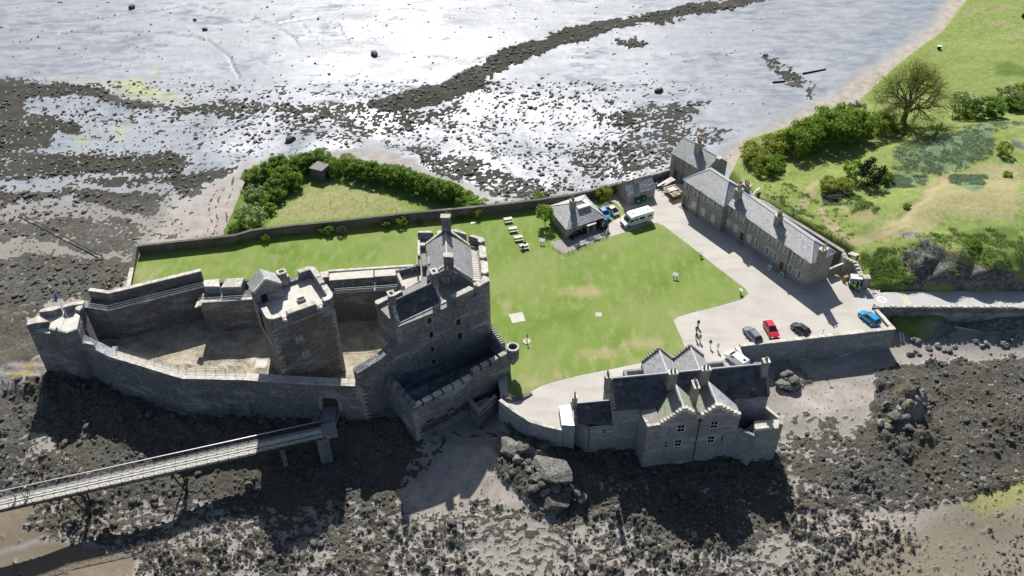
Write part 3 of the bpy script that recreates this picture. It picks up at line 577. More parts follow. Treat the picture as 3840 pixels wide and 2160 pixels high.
for (cx, cy, rx, ry, v) in ((2190, 1095, 130, 30, .8), (2400, 1105, 60, 20, .5), (2250, 1325, 140, 35, .75), (2420, 1290, 130, 45, .7), (2080, 1400, 80, 30, .6), (1985, 1440, 60, 40, .7), (1900, 1160, 50, 60, .5), (1980, 1270, 40, 25, .5), (2000, 1345, 12, 8, 1), (540, 1080, 40, 120, .8), (600, 1060, 20, 120, .5), (2250, 975, 160, 25, .35), (2540, 1180, 90, 40, .5), (2130, 960, 60, 20, .5), (2560, 990, 20, 12, .8), (1990, 880, 30, 12, .5), (1990, 1285, 25, 15, .8), (1940, 1420, 20, 40, .8), (1770, 835, 30, 6, .7), (800, 915, 90, 8, .5), (2470, 1120, 160, 40, .28), (2230, 1240, 200, 60, .25)):
    dry = np.maximum(dry, v * np.exp(-((ax - cx) / rx) ** 2 - ((ay - cy) / ry) ** 2))
dry = np.maximum(dry, .42 * smooth(26, 0, -poly_sd(ax, ay, [pix('G', *proj(x, y, 0)) for x, y in LP]) * -1) * (ax > 1950))
set_attr(lawn, 'dry', dry)
g = sheet([q2('G', *p) for p in ((2240, 745), (2307, 757), (2350, 797), (2277, 842), (2230, 800))], 0.03, 1.6); o = single('grass_verge', g, M['lawn'], kind='structure'); set_attr(o, 'dry', [0.15] * len(g.v))
# paved apron of the cottage
single('cottage_paving', sheet([q2('Y1', *p) for p in ((215, 795), (430, 735), (700, 690), (915, 560), (975, 600), (950, 720), (600, 870), (400, 935), (300, 890))], 0.05, 50), stone('paving', (0.30, 0.28, 0.26), 0.15), kind='structure')
# ------------------------------------------------------------------ garden field, hillside, road
def field(name, x0, x1, y0, y1, st, ctrl, poly, mat, attrs_fn, rough=0.25, drop=9.0, pw=3.0):
    X, Y = np.meshgrid(np.arange(x0, x1, st), np.arange(y0, y1, st)); Z = idw(X, Y, wp(ctrl), pw)
    sdm = poly_sd(X, Y, poly)               # metres
    Z = Z + rough * (fbm(X * .25, Y * .25, 5, 41) - .5) * 2 + rough * .35 * (fbm(X * 1.2, Y * 1.2, 3, 43) - .5)
    Z = Z - drop * smooth(0.6, -2.2, sdm)
    ax_, ay_ = proj(X, Y, Z); at, dz = attrs_fn(X, Y, ax_, ay_); Z = Z + dz
    gridmesh(name, X, Y, Z, at, mat, kind='structure')
    return lambda x, y: float(Z[min(max(int((y - y0) / st), 0), X.shape[0] - 1), min(max(int((x - x0) / st), 0), X.shape[1] - 1)])
m, t, b = NT('rough grass'); vv = coords(t, world=True)
a1, a2, a3, a4 = [attr(t, k) for k in ('tan', 'lush', 'blue', 'rock')]
n1 = noise(t, vv, 0.12, 5, 0.6); n2 = noise(t, coords(t, (1, .6, 1), world=True), 1.3, 6, 0.65); n3 = noise(t, vv, 6, 4, 0.7)
c = ramp(t, n2, [(0.3, (0.15, 0.205, 0.045)), (0.7, (0.27, 0.32, 0.105))])
f_ = lambda a, lo, hi, k=0.9: sstep(t, math_(t, 'ADD', a, math_(t, 'MULTIPLY', math_(t, 'SUBTRACT', n2, 0.5), k)), lo, hi)
c = mix(t, f_(a1, 0.3, 0.75), c, ramp(t, n3, [(0.3, (0.26, 0.22, 0.115)), (0.7, (0.40, 0.345, 0.20))]))
c = mix(t, f_(a2, 0.35, 0.65), c, ramp(t, n2, [(0.3, (0.08, 0.135, 0.03)), (0.7, (0.15, 0.22, 0.055))]))
c = mix(t, f_(a3, 0.4, 0.7), c, ramp(t, n2, [(0.3, (0.10, 0.16, 0.055)), (0.7, (0.20, 0.26, 0.16))]))
c = mix(t, f_(a4, 0.4, 0.6, 1.3), c, ramp(t, n2, [(0.25, (0.04, 0.038, 0.035)), (0.5, (0.14, 0.135, 0.13)), (0.75, (0.34, 0.33, 0.32))]))
c = mix(t, 0.35, c, ramp(t, n3, [(0.25, (0.25, 0.25, 0.25)), (0.75, (0.75, 0.75, 0.75))]), 'OVERLAY')
t.links.new(c, b.inputs['Base Color']); b.inputs['Roughness'].default_value = 0.92; b.inputs['Specular IOR Level'].default_value = 0.15
bump(t, b, math_(t, 'ADD', n3, n2), 0.7, 0.12); M['rough_grass'] = m
gpoly = [q2('Y2', *p, -1.2) for p in ((60, 800), (210, 430), (300, 140), (560, 110), (1000, 90), (1300, 150), (1700, 200), (2150, 300), (2450, 520), (2100, 590), (1000, 720), (400, 790))]
def gat(X, Y, ax_, ay_):
    n = fbm(X * .3, Y * .3, 4, 51)
    inner = smooth(-20, 30, poly_sd(ax_, ay_, [pix('Y2', *p) for p in ((450, 720), (620, 480), (850, 330), (1100, 290), (1500, 400), (1870, 560), (1000, 670))]))
    return dict(tan=.52 * inner, lush=.75 * (1 - inner), blue=0 * X, rock=0 * X), 0 * X
garden_z = field('garden_ground', -62, 8, 135, 212, 0.6, [(640, 860, -1.6), (1000, 850, -.9), (1300, 800, -.9), (1600, 760, -1.1), (1800, 740, -1.4), (1000, 650, -1.2), (930, 620, -1.6), (1300, 650, -1.2)], gpoly, M['rough_grass'], gat, 0.15)
HCT = [(2780, 640, -1.2), (2900, 600, -1.0), (3000, 640, -0.4), (3100, 560, -1.0), (3300, 480, -1.5), (3200, 360, -2.4), (3400, 300, -2.2), (3600, 100, -2.2), (3840, 50, -1.6), (3840, 250, -1.2), (3600, 350, -1.6), (2850, 760, 0.2), (3000, 760, 0.5), (3100, 850, 1.2), (3180, 930, 1.6), (3240, 1000, 1.9), (3260, 1060, 0.9), (3300, 1075, 0.4), (3210, 920, 1.9),
       (3200, 700, 1.5), (3400, 620, 1.0), (3600, 600, 2.2), (3840, 560, 2.5), (3300, 820, 3.2), (3420, 850, 5.0), (3560, 800, 5.2), (3700, 790, 5.6), (3840, 780, 6.0), (3480, 900, 6.2), (3600, 930, 6.4), (3760, 960, 6.6), (3840, 940, 6.8), (3450, 970, 4.6), (3560, 1000, 4.4), (3700, 1010, 4.8), (3840, 1000, 4.8), (3380, 1040, 1.6), (3450, 1080, .3), (3600, 1085, .3), (3720, 1085, .4), (3840, 1080, .6)]
hpoly = [q2('G', *p, z) for p, z in (((2740, 650), -2), ((2800, 540), -2.6), ((3050, 470), -3), ((3216, 381), -3.2), ((3346, 262), -3.2), ((3521, 130), -3.2), ((3624, 0), -3.2), ((3780, -200), -3))] + [(400, 420), (400, 120), (128, 129.8), (84, 130.4)] + [q2('G', 3262, 1085, 0), q2('G', 3240, 1070, 0), q2('G', 3225, 1010, 0), q2('G', 3190, 955, 0), q2('G', 3110, 905, 0), q2('G', 2840, 740, 0)]
def hat(X, Y, ax_, ay_):
    n = fbm(X * .1, Y * .1, 4, 61); n2 = fbm(X * .35, Y * .35, 4, 62); wx = ax_ + 90 * (n - .5) + 30 * (n2 - .5); wy = ay_ + 70 * (fbm(X * .1, Y * .1, 4, 64) - .5)
    Pm = lambda reg, L, s=30: smooth(-s, s, poly_sd(wx, wy, [pix(reg, *p) for p in L]))
    tan = .60 * np.maximum.reduce([Pm('Y4', [(980, 560), (1350, 380), (1500, 120), (1750, 60), (2318, 20), (2318, 520), (1700, 520), (1500, 640), (1100, 700)]), Pm('Y4', [(700, 330), (1050, 330), (1250, 480), (900, 520)]), .9 * Pm('Y4', [(1650, 650), (1900, 750), (1900, 900), (1500, 800)]), .55 * Pm('Y3', [(1850, 620), (2250, 560), (2541, 480), (2541, 900), (2000, 700)])])
    for pl_ in ([(450, 420), (620, 200)], [(650, 420), (880, 720), (1330, 520), (1700, 120)], [(880, 700), (700, 520)]): tan = np.maximum(tan, .85 * smooth(26, 6, line_d(wx, wy, [pix('Y4', *p) for p in pl_])))
    tan = np.maximum(tan, .5 * smooth(.55, .75, n) * (ay_ < 700))
    lush = .8 * np.maximum.reduce([Pm('Y4', [(110, 300), (300, 300), (760, 690), (850, 760), (600, 660), (300, 480)]), Pm('Y4', [(940, 800), (1250, 700), (1300, 900), (1400, 1000), (1300, 1090), (1000, 1090)]), .8 * Pm('Y4', [(1700, 560), (2318, 560), (2318, 900), (1900, 880)]), .8 * Pm('Y4', [(800, 330), (1050, 300), (1100, 420), (900, 450)]), Pm('Y3', [(2250, 560), (2541, 560), (2541, 660), (2300, 640)])])
    blue = .85 * np.maximum.reduce([Pm('Y3', [(1450, 1250), (1800, 1120), (2300, 1020), (2541, 1020), (2300, 1100), (2250, 1300), (1900, 1450), (1450, 1400)]), Pm('Y4', [(1180, 130), (1500, 130), (1450, 240), (1200, 230)]), Pm('Y4', [(1700, 130), (2000, 130), (1950, 240), (1720, 200)])])
    rock = .80 * np.maximum.reduce([Pm('Y4', [(1270, 760), (1500, 660), (1850, 860), (2200, 900), (2318, 1000), (2318, 1100), (1200, 1095), (1420, 1000)], 22), .8 * Pm('Y4', [(1200, 620), (1350, 560), (1600, 640), (1500, 700)]), .6 * Pm('Y4', [(2080, 200), (2318, 130), (2318, 200)], 15), .9 * Pm('Y3', [(2400, 1130), (2541, 1150), (2541, 1240), (2420, 1190)], 15)])
    w_, i_ = worley(X * .5, Y * .5, 66)
    dz = rock * (1.7 * (i_ - .4) * np.clip(1.2 - w_, 0, 1) + .7 * (n2 - .5)) + lush * .35 * (fbm(X * 1.1, Y * 1.1, 3, 67) - .3) + blue * .3 * (fbm(X * 1.3, Y * 1.3, 3, 68) - .3) - .45 * smooth(24, 4, line_d(wx, wy, [pix('Y4', *p) for p in ((1330, 480), (1500, 280), (1700, 120))]))
    return dict(tan=tan, lush=lush, blue=blue, rock=rock), dz
hill_z = field('hillside', 40, 260, 118, 330, 0.52, HCT, hpoly, M['rough_grass'], hat, 0.35)
def bat(X, Y, ax_, ay_): return dict(tan=.1 + 0 * X, lush=.6 * smooth(3620, 3400, ax_ + 120 * (fbm(X * .4, Y * .4, 3, 5) - .5)), blue=.2 + 0 * X, rock=.25 + .45 * smooth(3400, 3620, ax_ + 160 * (fbm(X * .4, Y * .4, 3, 6) - .5))), 0 * X
bank_z = field('road_bank', 72, 150, 108, 136, 0.6, [(3300, 1215, -1.5), (3340, 1180, -.8), (3380, 1200, -1.6), (3500, 1190, -1.2), (3840, 1190, -1.2), (3400, 1260, -3.2), (3500, 1270, -3.8), (3600, 1260, -3.8), (3840, 1250, -3.6)], [q2('G', *p, -2.5) for p in ((3310, 1170), (3840, 1170))] + [(160, 128), (160, 121)] + [q2('G', *p, -3.8) for p in ((3840, 1235), (3600, 1245), (3480, 1275), (3400, 1265), (3345, 1235))], M['rough_grass'], bat, .3)
# road with kerb line, speed roundel and rumble bars
m, t, b = NT('asphalt'); vv = coords(t, world=True); n1 = noise(t, vv, 0.3, 5); n2 = noise(t, vv, 14, 3)
c = ramp(t, n1, [(0.3, (0.40, 0.395, 0.39)), (0.7, (0.47, 0.46, 0.45))]); c = mix(t, .3, c, ramp(t, n2, [(0.3, (0.3, 0.3, 0.3)), (0.7, (0.7, 0.7, 0.7))]), 'OVERLAY'); t.links.new(c, b.inputs['Base Color']); b.inputs['Roughness'].default_value = .9
M['asphalt'] = m
RD = [q2('Y4', *p) for p in ((985, 1125), (1060, 1112), (1300, 1098), (1700, 1096), (2318, 1092))]; RD2 = [q2('Y4', *p) for p in ((2318, 1232), (1500, 1232), (1050, 1226), (960, 1190))]
RX = (RD[-1][0] + 120, RD[-1][1] + 1.0); RX2 = (RX[0], RD2[0][1] - .5)
single('road', G().quad(*[(x, y, 0.012) for x, y in (RD2[::-1] + [])][0:0] or [(x, y, 0.012) for x, y in RD2[::-1]] + [(RX2[0], RX2[1], .012), (RX[0], RX[1], .012)] + [(x, y, 0.012) for x, y in RD[::-1]]), M['asphalt'], kind='structure')
mk = plain('road paint', (0.78, 0.77, 0.72), .7, 0, .06); yel = plain('yellow road paint', (0.72, 0.56, 0.28), .7, 0, .1)
rc = q('E5', 872, 523, 0)
T = Thing('speed_roundel', 'white painted ring with the number 5 on the road surface', 'road marking', (rc.x, rc.y, .016))
T.part('ring', G().ring((rc.x, rc.y), 0.95, 0.68, .016, .021, 32), mk)
cu = bpy.data.curves.new('five', 'FONT'); cu.body = '5'; cu.size = 1.15; cu.align_x = 'CENTER'; cu.align_y = 'CENTER'
to = bpy.data.objects.new('tmp', cu); col.objects.link(to); bpy.context.view_layer.update()
fm = bpy.data.meshes.new_from_object(to.evaluated_get(bpy.context.evaluated_depsgraph_get())); bpy.data.objects.remove(to); fm.materials.clear(); fm.materials.append(mk)
fo = link(bpy.data.objects.new('digit', fm), T.e); fo.rotation_euler = (0, 0, R_(90)); fo.location = (0, 0, .004)
a0, a1 = q('E5', 1240, 360), q('E5', 1410, 640); b0, b1 = q('E5', 1320, 358), q('E5', 1490, 640)
T = Thing('rumble_bar_marking', 'pair of yellow lines with rungs painted across the road', 'road marking', (a0.x, a0.y, .016))
for s0, s1 in ((a0, a1), (b0, b1)):
    F = Fr(s0, s1); T.part('line', F.box(G(), 0, F.L, -.09, .09, .016, .02), yel)
for k in range(6):
    f = (k + .4) / 6; F = Fr(a0.lerp(a1, f), b0.lerp(b1, f)); T.part('rung', F.box(G(), .1, F.L - .1, -.06, .06, .017, .021), yel)
F = Fr(q('Y4', 1090, 1118), q('Y4', 2318, 1106)); single('edge_line', F.box(G(), 0, F.L + 100, -.05, .05, .016, .02), yel, 'yellow line painted along the cliff side of the road', 'road marking')
# ------------------------------------------------------------------ building helpers
def slates(g, eL, eR, rR, rL, row=0.28, wid=0.42, th=0.05, seed=1, over=0.12):
    """courses of separate slates on a four-cornered roof plane"""
    eL, eR, rR, rL = map(Vector, (eL, eR, rR, rL)); rnd = random.Random(seed)
    th = max(th, row * .16); H = ((rL - eL).length + (rR - eR).length) / 2; n = max(2, int(H / row)); N = (eR - eL).cross(rL - eL)
    if N.length < 1e-6: N = (rR - eR).cross(eL - eR)
    N.normalize()
    if N.z < 0: N = -N
    for i in range(n):
        t0, t1 = i / n - (0.03 if i == 0 else .25 / n), (i + 1) / n
        for (ta, tb) in ((t0, t1),):
            La, Ra = eL.lerp(rL, ta), eR.lerp(rR, ta); Lb, Rb = eL.lerp(rL, tb), eR.lerp(rR, tb)
            Wd = (Ra - La).length; k = max(1, int(Wd / wid)); off = 0.5 if i % 2 else 0.0
            cuts = [0.0] + [min(1, max(0, (j + off + rnd.uniform(-.12, .12)) / k)) for j in range(1 if off == 0 else 0, k)] + [1.0]
            for c0, c1 in zip(cuts[:-1], cuts[1:]):
                if c1 - c0 < 1e-4: continue
                e = 0.012 / max(Wd, .5); hz = th * rnd.uniform(.75, 1.35)
                A, B = La.lerp(Ra, c0 + e) + N * (hz + .012), La.lerp(Ra, c1 - e) + N * (hz + .012); Cc, D = Lb.lerp(Rb, c1 - e) + N * .012, Lb.lerp(Rb, c0 + e) + N * .012
                g.add([A, B, Cc, D, A - N * (hz + .01), B - N * (hz + .01)], [(0, 1, 2, 3), (4, 5, 1, 0), (1, 5, 2), (4, 0, 3)])
    return g
def roof_plane(T, name, eL, eR, rR, rL, mat, seed=1, row=.28, wid=.42, parent=None):
    o = T.part(name, G().quad(*map(Vector, (eL, eR, rR, rL))), mat, parent=parent)
    T.part('slate_courses', slates(G(), eL, eR, rR, rL, row, wid, seed=seed), mat, parent=parent or o if parent is None else parent, kind='stuff')
    return o
def window(T, F, a0, a1, c0, c1, nx=3, ny=4, mat=None, depth=.22, b=0.0, glass=None, sill=True, name='window'):
    """sash window in a real opening: painted frame and bars, glass behind, stone sill"""
    g = G(); d = b - depth; fr = min(.12, (a1 - a0) * .11)
    F.box(g, a0, a0 + fr, d, d + .10, c0, c1); F.box(g, a1 - fr, a1, d, d + .10, c0, c1)
    F.box(g, a0 + fr, a1 - fr, d, d + .10, c1 - fr, c1); F.box(g, a0 + fr, a1 - fr, d, d + .10, c0, c0 + fr)
    F.box(g, a0 + fr, a1 - fr, d, d + .09, (c0 + c1) / 2 - .035, (c0 + c1) / 2 + .035)
    for i in range(1, nx):
        x = a0 + (a1 - a0) * i / nx; F.box(g, x - .016, x + .016, d, d + .06, c0 + fr, c1 - fr)
    for j in range(1, ny):
        if j * 2 == ny: continue
        y = c0 + (c1 - c0) * j / ny; F.box(g, a0 + fr, a1 - fr, d, d + .065, y - .016, y + .016)
    w = T.part(name, g, mat or M['white'])
    T.part('pane', G().quad(F.p(a0, d + .02, c0), F.p(a1, d + .02, c0), F.p(a1, d + .02, c1), F.p(a0, d + .02, c1)), glass or M['glass'], parent=w)
    if sill: T.part('sill', F.box(G(), a0 - .1, a1 + .1, b - .1, b + .09, c0 - .14, c0 - .003), M['dress'], parent=w)
    return w
def chimney(T, c, w, d, z0, z1, mat, pots=2, ax=None, pot=None, ph=.7, along=True, name='chimney'):
    X, Y = ax or (Vector((1, 0, 0)), Vector((0, 1, 0))); Z = Vector((0, 0, 1)); c = Vector((c[0], c[1], 0)); A = (X, Y, Z)
    o = T.part(name, G().box(c + Z * ((z0 + z1) / 2), (w, d, z1 - z0), A), mat)
    T.part('chimney_cap', G().box(c + Z * (z1 + .09), (w + .22, d + .22, .18), A), M['cope'], parent=o)
    for i in range(pots):
        off = (i - (pots - 1) / 2) * ((w if along else d) - .15) / max(pots, 1); p = c + (X if along else Y) * off + Z * (z1 + .18)
        g = G().tube(p, p + Z * ph * .82, .17, .14, 10); g.tube(p + Z * ph * .82, p + Z * ph, .18, .18, 10); T.part('chimney_pot', g, pot or M['clay'], parent=o)
        T.part('pot_mouth', G().tube(p + Z * (ph + .002), p + Z * (ph + .008), .115, .115, 10), M['dark'], parent=o)
    return o
def crowsteps(T, F, a0, z0, a1, z1, n, th, mat, b=0.0, rise=.28, name='crow_step'):
    """stepped gable stones climbing from (a0,z0) to (a1,z1)"""
    for i in range(n):
        t0, t1 = i / n, (i + 1) / n; x0, x1 = a0 + (a1 - a0) * t0, a0 + (a1 - a0) * t1; z = z0 + (z1 - z0) * t1
        g = G(); lo, hi = min(x0, x1), max(x0, x1)
        F.box(g, lo + .005, hi - .005, b - th, b, z0 + (z1 - z0) * t0 - .15, z + rise * .5); T.part(name, g, mat)
def quoins(T, F1, F2, z0, z1, mat, h=.36, long=.75, short=.38, proud=.03, skip=0.0, seed=3):
    """alternating corner stones where wall F1 (its start) meets wall F2 (its start)"""
    rnd = random.Random(seed); z = z0; i = 0
    while z < z1 - h * .6:
        hh = h * rnd.uniform(.85, 1.15)
        if rnd.random() >= skip:
            L1, L2 = (long, short) if i % 2 else (short, long); L1 *= rnd.uniform(.85, 1.1); L2 *= rnd.uniform(.85, 1.1)
            o = F1.p(0, 0, 0); A, B = F1.u, F2.u; k = proud
            p = [o - A * 0 + F1.n * k + F2.n * k, o + A * L1 + F1.n * k, o + A * L1 - F1.n * .05, o + A * .02 + B * .02, o + B * L2 - F2.n * .05, o + B * L2 + F2.n * k]
            poly = [(v.x, v.y) for v in p]
            T.part('quoin', G().prism(poly, z + .012, z + hh - .012), mat)
        z += hh; i += 1
def gable_block(T, F, L, D, zb, ze, zr, wallm, roofm, over=.15, hipL=0.0, hipR=0.0, holes=(), seed=1, row=.28, wid=.42, back=True):
    """house body: front wall in frame F (b=0), depth D behind it; gables or hips at the ends"""
    g = G(); holed(g, F, 0, L, zb, ze, list(holes)); p = F.p
    def qd(*pts): g.quad(*pts)
    qd(p(L, 0, zb), p(L, -D, zb), p(L, -D, ze), p(L, 0, ze)); qd(p(0, -D, zb), p(0, 0, zb), p(0, 0, ze), p(0, -D, ze)); qd(p(L, -D, zb), p(0, -D, zb), p(0, -D, ze), p(L, -D, ze))
    if not hipR: qd(p(L, 0, ze), p(L, -D, ze), p(L, -D / 2, zr))
    if not hipL: qd(p(0, -D, ze), p(0, 0, ze), p(0, -D / 2, zr))
    T.part('wall', g, wallm)
    o = over; k = (zr - ze) / (D / 2); zo = ze - k * o; oL = o if hipL else .05; oR = o if hipR else .05; hl = hipL or -oL + .0; hr = hipR or -oR
    eA, eB, rB, rA = p(-oL, o, zo), p(L + oR, o, zo), p(L - hr, -D / 2, zr), p(hl, -D / 2, zr)
    r = roof_plane(T, 'roof', eA, eB, rB, rA, roofm, seed, row, wid)
    fA, fB = p(-oL, -D - o, zo), p(L + oR, -D - o, zo); roof_plane(T, 'roof', fB, fA, rA, rB, roofm, seed + 1, row, wid)
    if hipL: roof_plane(T, 'roof', fA, eA, rA, rA, roofm, seed + 2, row, wid)
    if hipR: roof_plane(T, 'roof', eB, fB, rB, rB, roofm, seed + 3, row, wid)
    rg = G().tube(rA + Vector((0, 0, .04)), rB + Vector((0, 0, .04)), .13, .13, 6)
    T.part('ridge_cap', rg, M['lead'])
    hp = []
    if hipL: hp += [(eA, rA), (fA, rA)]
    if hipR: hp += [(eB, rB), (fB, rB)]
    for a_, b_ in hp: T.part('hip_cap', G().tube(Vector(a_) + Vector((0, 0, .05)), Vector(b_) + Vector((0, 0, .05)), .10, .10, 6), M['lead'])
    T.part('gutter', G().tube(eA + Vector((0, 0, -.02)) + F.n * .04, eB + Vector((0, 0, -.02)) + F.n * .04, .055, .055, 6), M['iron'])
    return dict(eA=eA, eB=eB, rA=rA, rB=rB, p=p)
def downpipe(T, F, a, z0, z1): T.part('downpipe', G().tube(F.p(a, .07, z0), F.p(a, .07, z1), .05, .05, 6), M['iron'])

# ------------------------------------------------------------------ the castle
CW, CT = M['castle'], M['castle2']
# --- seaward curtain with wall walk
ot = [q2('Z1', 640, 640, 5.0), q2('Z1', 1000, 820, 5.0), q2('Z1', 1650, 1020, 4.8), q2('Z1', 2200, 1030, 5.0), q2('Z4', 360, 562, 5.3), q2('Z4', 572, 570, 5.4)]
T = Thing('curtain_wall', 'long dark seaward curtain wall of the castle with railed wall walk and arched water gate', 'castle wall', (*ot[2], -3))
zt = [5.0, 5.0, 4.9, 5.0, 5.1, 5.2]
GF = Fr(ot[3], ot[4], out=(0, 0)); ga, gz = GF.at('Z4', 285, 905); ga0, ga1 = ga - 1.35, ga + 1.35; SILL = -1.0
g = G(); strip(g, ot[:4], 1.7, -8, zt[:4], batter=.5); T.part('wall', g, CW)
g = G(); holed(g, GF, 0, GF.L, -8, 5.0, [(ga0, ga1, SILL, SILL + 2.9, 1)], depth=1.2)
bk = offset_poly(ot[3:5], 1.7); g.quad((*ot[3], 5.0), (*ot[4], 5.1), (*bk[1], 5.1), (*bk[0], 5.0)); T.part('gate_wall', g, CT)
strip(G(), ot[4:], 1.7, -8, zt[4:], batter=.25)
T.part('wall', strip(G(), ot[4:], 1.7, -8, zt[4:], batter=.3), CT)
# gate surround: voussoirs and jamb stones
for k in range(6):
    for s_ in (-1, 1):
        x = ga + s_ * 1.62; wd_ = .5 if k % 2 else .72
        T.part('jamb_stone', GF.box(G(), min(x - s_ * .27, x + s_ * wd_ * .7), max(x - s_ * .27, x + s_ * wd_ * .7), -.05, .06, SILL - .3 + k * .42, SILL - .3 + k * .42 + .39), M['quoin'])
for k in range(11):
    a_ = math.pi * (k + .5) / 11; a1_, a2_ = math.pi * k / 11 + .02, math.pi * (k + 1) / 11 - .02; zc = SILL + 2.15
    ps = [(ga + r_ * math.cos(x), zc + r_ * .85 * math.sin(x)) for r_, x in ((1.36, a1_), (2.2 if k % 2 else 2.0, a1_), (2.2 if k % 2 else 2.0, a2_), (1.36, a2_))]
    T.part('voussoir', G().hexa([GF.p(x, -.05, z) for x, z in ps] + [GF.p(x, .07, z) for x, z in ps]), M['quoin'])
T.part('spandrel', GF.box(G(), ga0 - .02, ga1 + .02, -1.0, -.9, SILL + 2.2, SILL + 3.3), M['dark'])
T.part('gate', GF.box(G(), ga0, ga1, -1.15, -1.05, SILL, SILL + 2.9), M['door'])
for cx_, w_, h_, r, x, y in ((0, 1.1, 1.7, 'Z1', 1030, 1050), (0, .8, .9, 'Z1', 545, 790)):
    FF = Fr(ot[0], ot[1], out=(0, 0)); aa, zz = FF.at(r, x, y)
    T.part('gun_loop', FF.box(G(), aa - w_ / 2, aa + w_ / 2, .35, .52, zz - h_ / 2, zz + h_ / 2), M['quoin']); T.part('loop_opening', FF.box(G(), aa - w_ / 2 + .25, aa + w_ / 2 - .25, .36, .535, zz - h_ / 2 + .2, zz + h_ / 2 - .2), M['dark'])
cw = offset_poly(ot, .1)
coping(T, offset_poly(ot[1:], -.04), .55, [z + .01 for z in zt[1:]], M['cope'], 1.3, .12, .0)
T.part('wall_walk', strip(G(), offset_poly(ot[1:], .6), 1.1, [z - .2 for z in zt[1:]], [z + .03 for z in zt[1:]]), M['slab'])
quoins(T, Fr(ot[4], ot[3], out=(0, 0)), Fr(ot[5], q2('Z4', 830, 440, 5), out=(0, 60)), -3.2, 4.9, M['quoin']) if False else None
QF1 = Fr(ot[5], ot[4], out=(-25, 60)); QF2 = Fr(ot[5], q2('Z4', 830, 700, 2), out=(0, 80)); quoins(T, QF1, QF2, -3.4, 4.9, M['quoin'], .45, .95, .5, .05)
# railing on the inner side of the walk
def railing(T, pts, hgt=1.05, sp=1.6, mat=None, rails=(1.0, .55, .15), bal=False):
    for p0, p1 in zip(pts[:-1], pts[1:]):
        p0, p1 = Vector(p0), Vector(p1); n = max(1, round((p1 - p0).length / sp))
        for k in range(n + 1): c = p0.lerp(p1, k / n); T.part('railing_post', G().tube(c, c + Vector((0, 0, hgt)), .035, .035, 5), mat or M['iron'])
        for r in rails: T.part('rail', G().tube(p0 + Vector((0, 0, hgt * r)), p1 + Vector((0, 0, hgt * r)), .028, .028, 5), mat or M['iron'])
iw = offset_poly(ot, 1.55); railing(T, [(*iw[i], zt[i]) for i in range(1, 4)])
g4 = [q('Z4', 350, 525, 5.2), q('Z4', 570, 525, 5.3)]; railing(T, g4)
p = q('Z1', 1045, 750, 5.6); TB = Thing('wall_walk_sign', 'slanted white information panel on the castle wall walk railing', 'sign', (p.x, p.y, 5.0))
TB.part('panel', G().box((p.x, p.y, 5.95), (.9, .6, .05), (Vector((1, 0, 0)), Vector((0, .85, .5)).normalized(), Vector((0, -.5, .85)).normalized())), M['white']); TB.part('leg', G().tube((p.x, p.y, 5), (p.x, p.y, 5.92), .05), M['iron'])
# raised spur linking the curtain corner to the keep
A_ = q2('Z4', 572, 432, 8.2); B_ = q2('Z4', 832, 286, 10.2)
K_A = q2('Z3', 337, 1022, 14.4); K_C = q2('Z3', 1172, 640, 15.6); K_BR = q2('Z3', 1132, 250, 16.0); K_BL = q2('Z3', 525, 190, 15.5); K_NW = q2('Z3', 140, 812, 14.4)
LW = Thing('link_wall', 'rising rough wall joining the curtain corner to the keep', 'castle wall', (*ot[5], 0))
lk = [ot[5], Vector(ot[5]).lerp(Vector(K_A), .55)[:], K_A]
LW.part('wall', strip(G(), [(x, y) for x, y in lk], 1.5, -8, [8.2, 9.0, 10.6], batter=.2), CW)
# --- yard
m, t, b = NT('castle yard rock'); vv = coords(t, world=True); n1 = noise(t, vv, .35, 6, .65); n2 = noise(t, vv, 3.5, 5, .65); n3 = noise(t, vv, 12, 3)
c = ramp(t, n1, [(0.35, (0.24, 0.205, 0.155)), (0.5, (0.40, 0.345, 0.255)), (0.65, (0.50, 0.45, 0.36))]); c = mix(t, .5, c, ramp(t, n2, [(0.3, (0.2, 0.2, 0.2)), (0.7, (0.75, 0.75, 0.75))]), 'OVERLAY')
t.links.new(c, b.inputs['Base Color']); b.inputs['Roughness'].default_value = .95; bump(t, b, math_(t, 'ADD', n2, n3), .6, .12); M['yard'] = m
YP = [q2('Z1', 700, 700, 4), q2('Z1', 1000, 800, 4), q2('Z1', 1650, 990, 4), q2('Z1', 2300, 1000, 4), q2('Z4', 600, 520, 5), q2('Z3', 300, 900, 9), q2('Z3', 340, 650, 8), q2('Z2', 1345, 450, 8), q2('Z1', 2200, 200, 8), q2('Z1', 1850, 160, 8), q2('Z1', 980, 360, 8), q2('Z1', 740, 420, 8)]
def yz(x, y):
    a = np.array([float(x)]); bb = np.array([float(y)]); ax_, ay_ = proj(a, bb, np.array([1.0]))
    rk_ = smooth(0, 60, poly_sd(ax_, ay_, [pix('Z1', *p) for p in ((1380, 880), (1480, 830), (1780, 760), (1830, 810), (2380, 780), (2400, 1010), (1650, 990))]))
    w_, i_ = worley(a * .9, bb * .9, 91)
    return float(0.9 + (0.25 + .9 * rk_[0]) * (fbm(a * .3, bb * .3, 4, 92)[0] - .35) + rk_[0] * .55 * i_[0] * max(0, 1 - w_[0]))
single('castle_yard', sheet(YP, yz, .55), M['yard'], kind='structure', smooth=False)
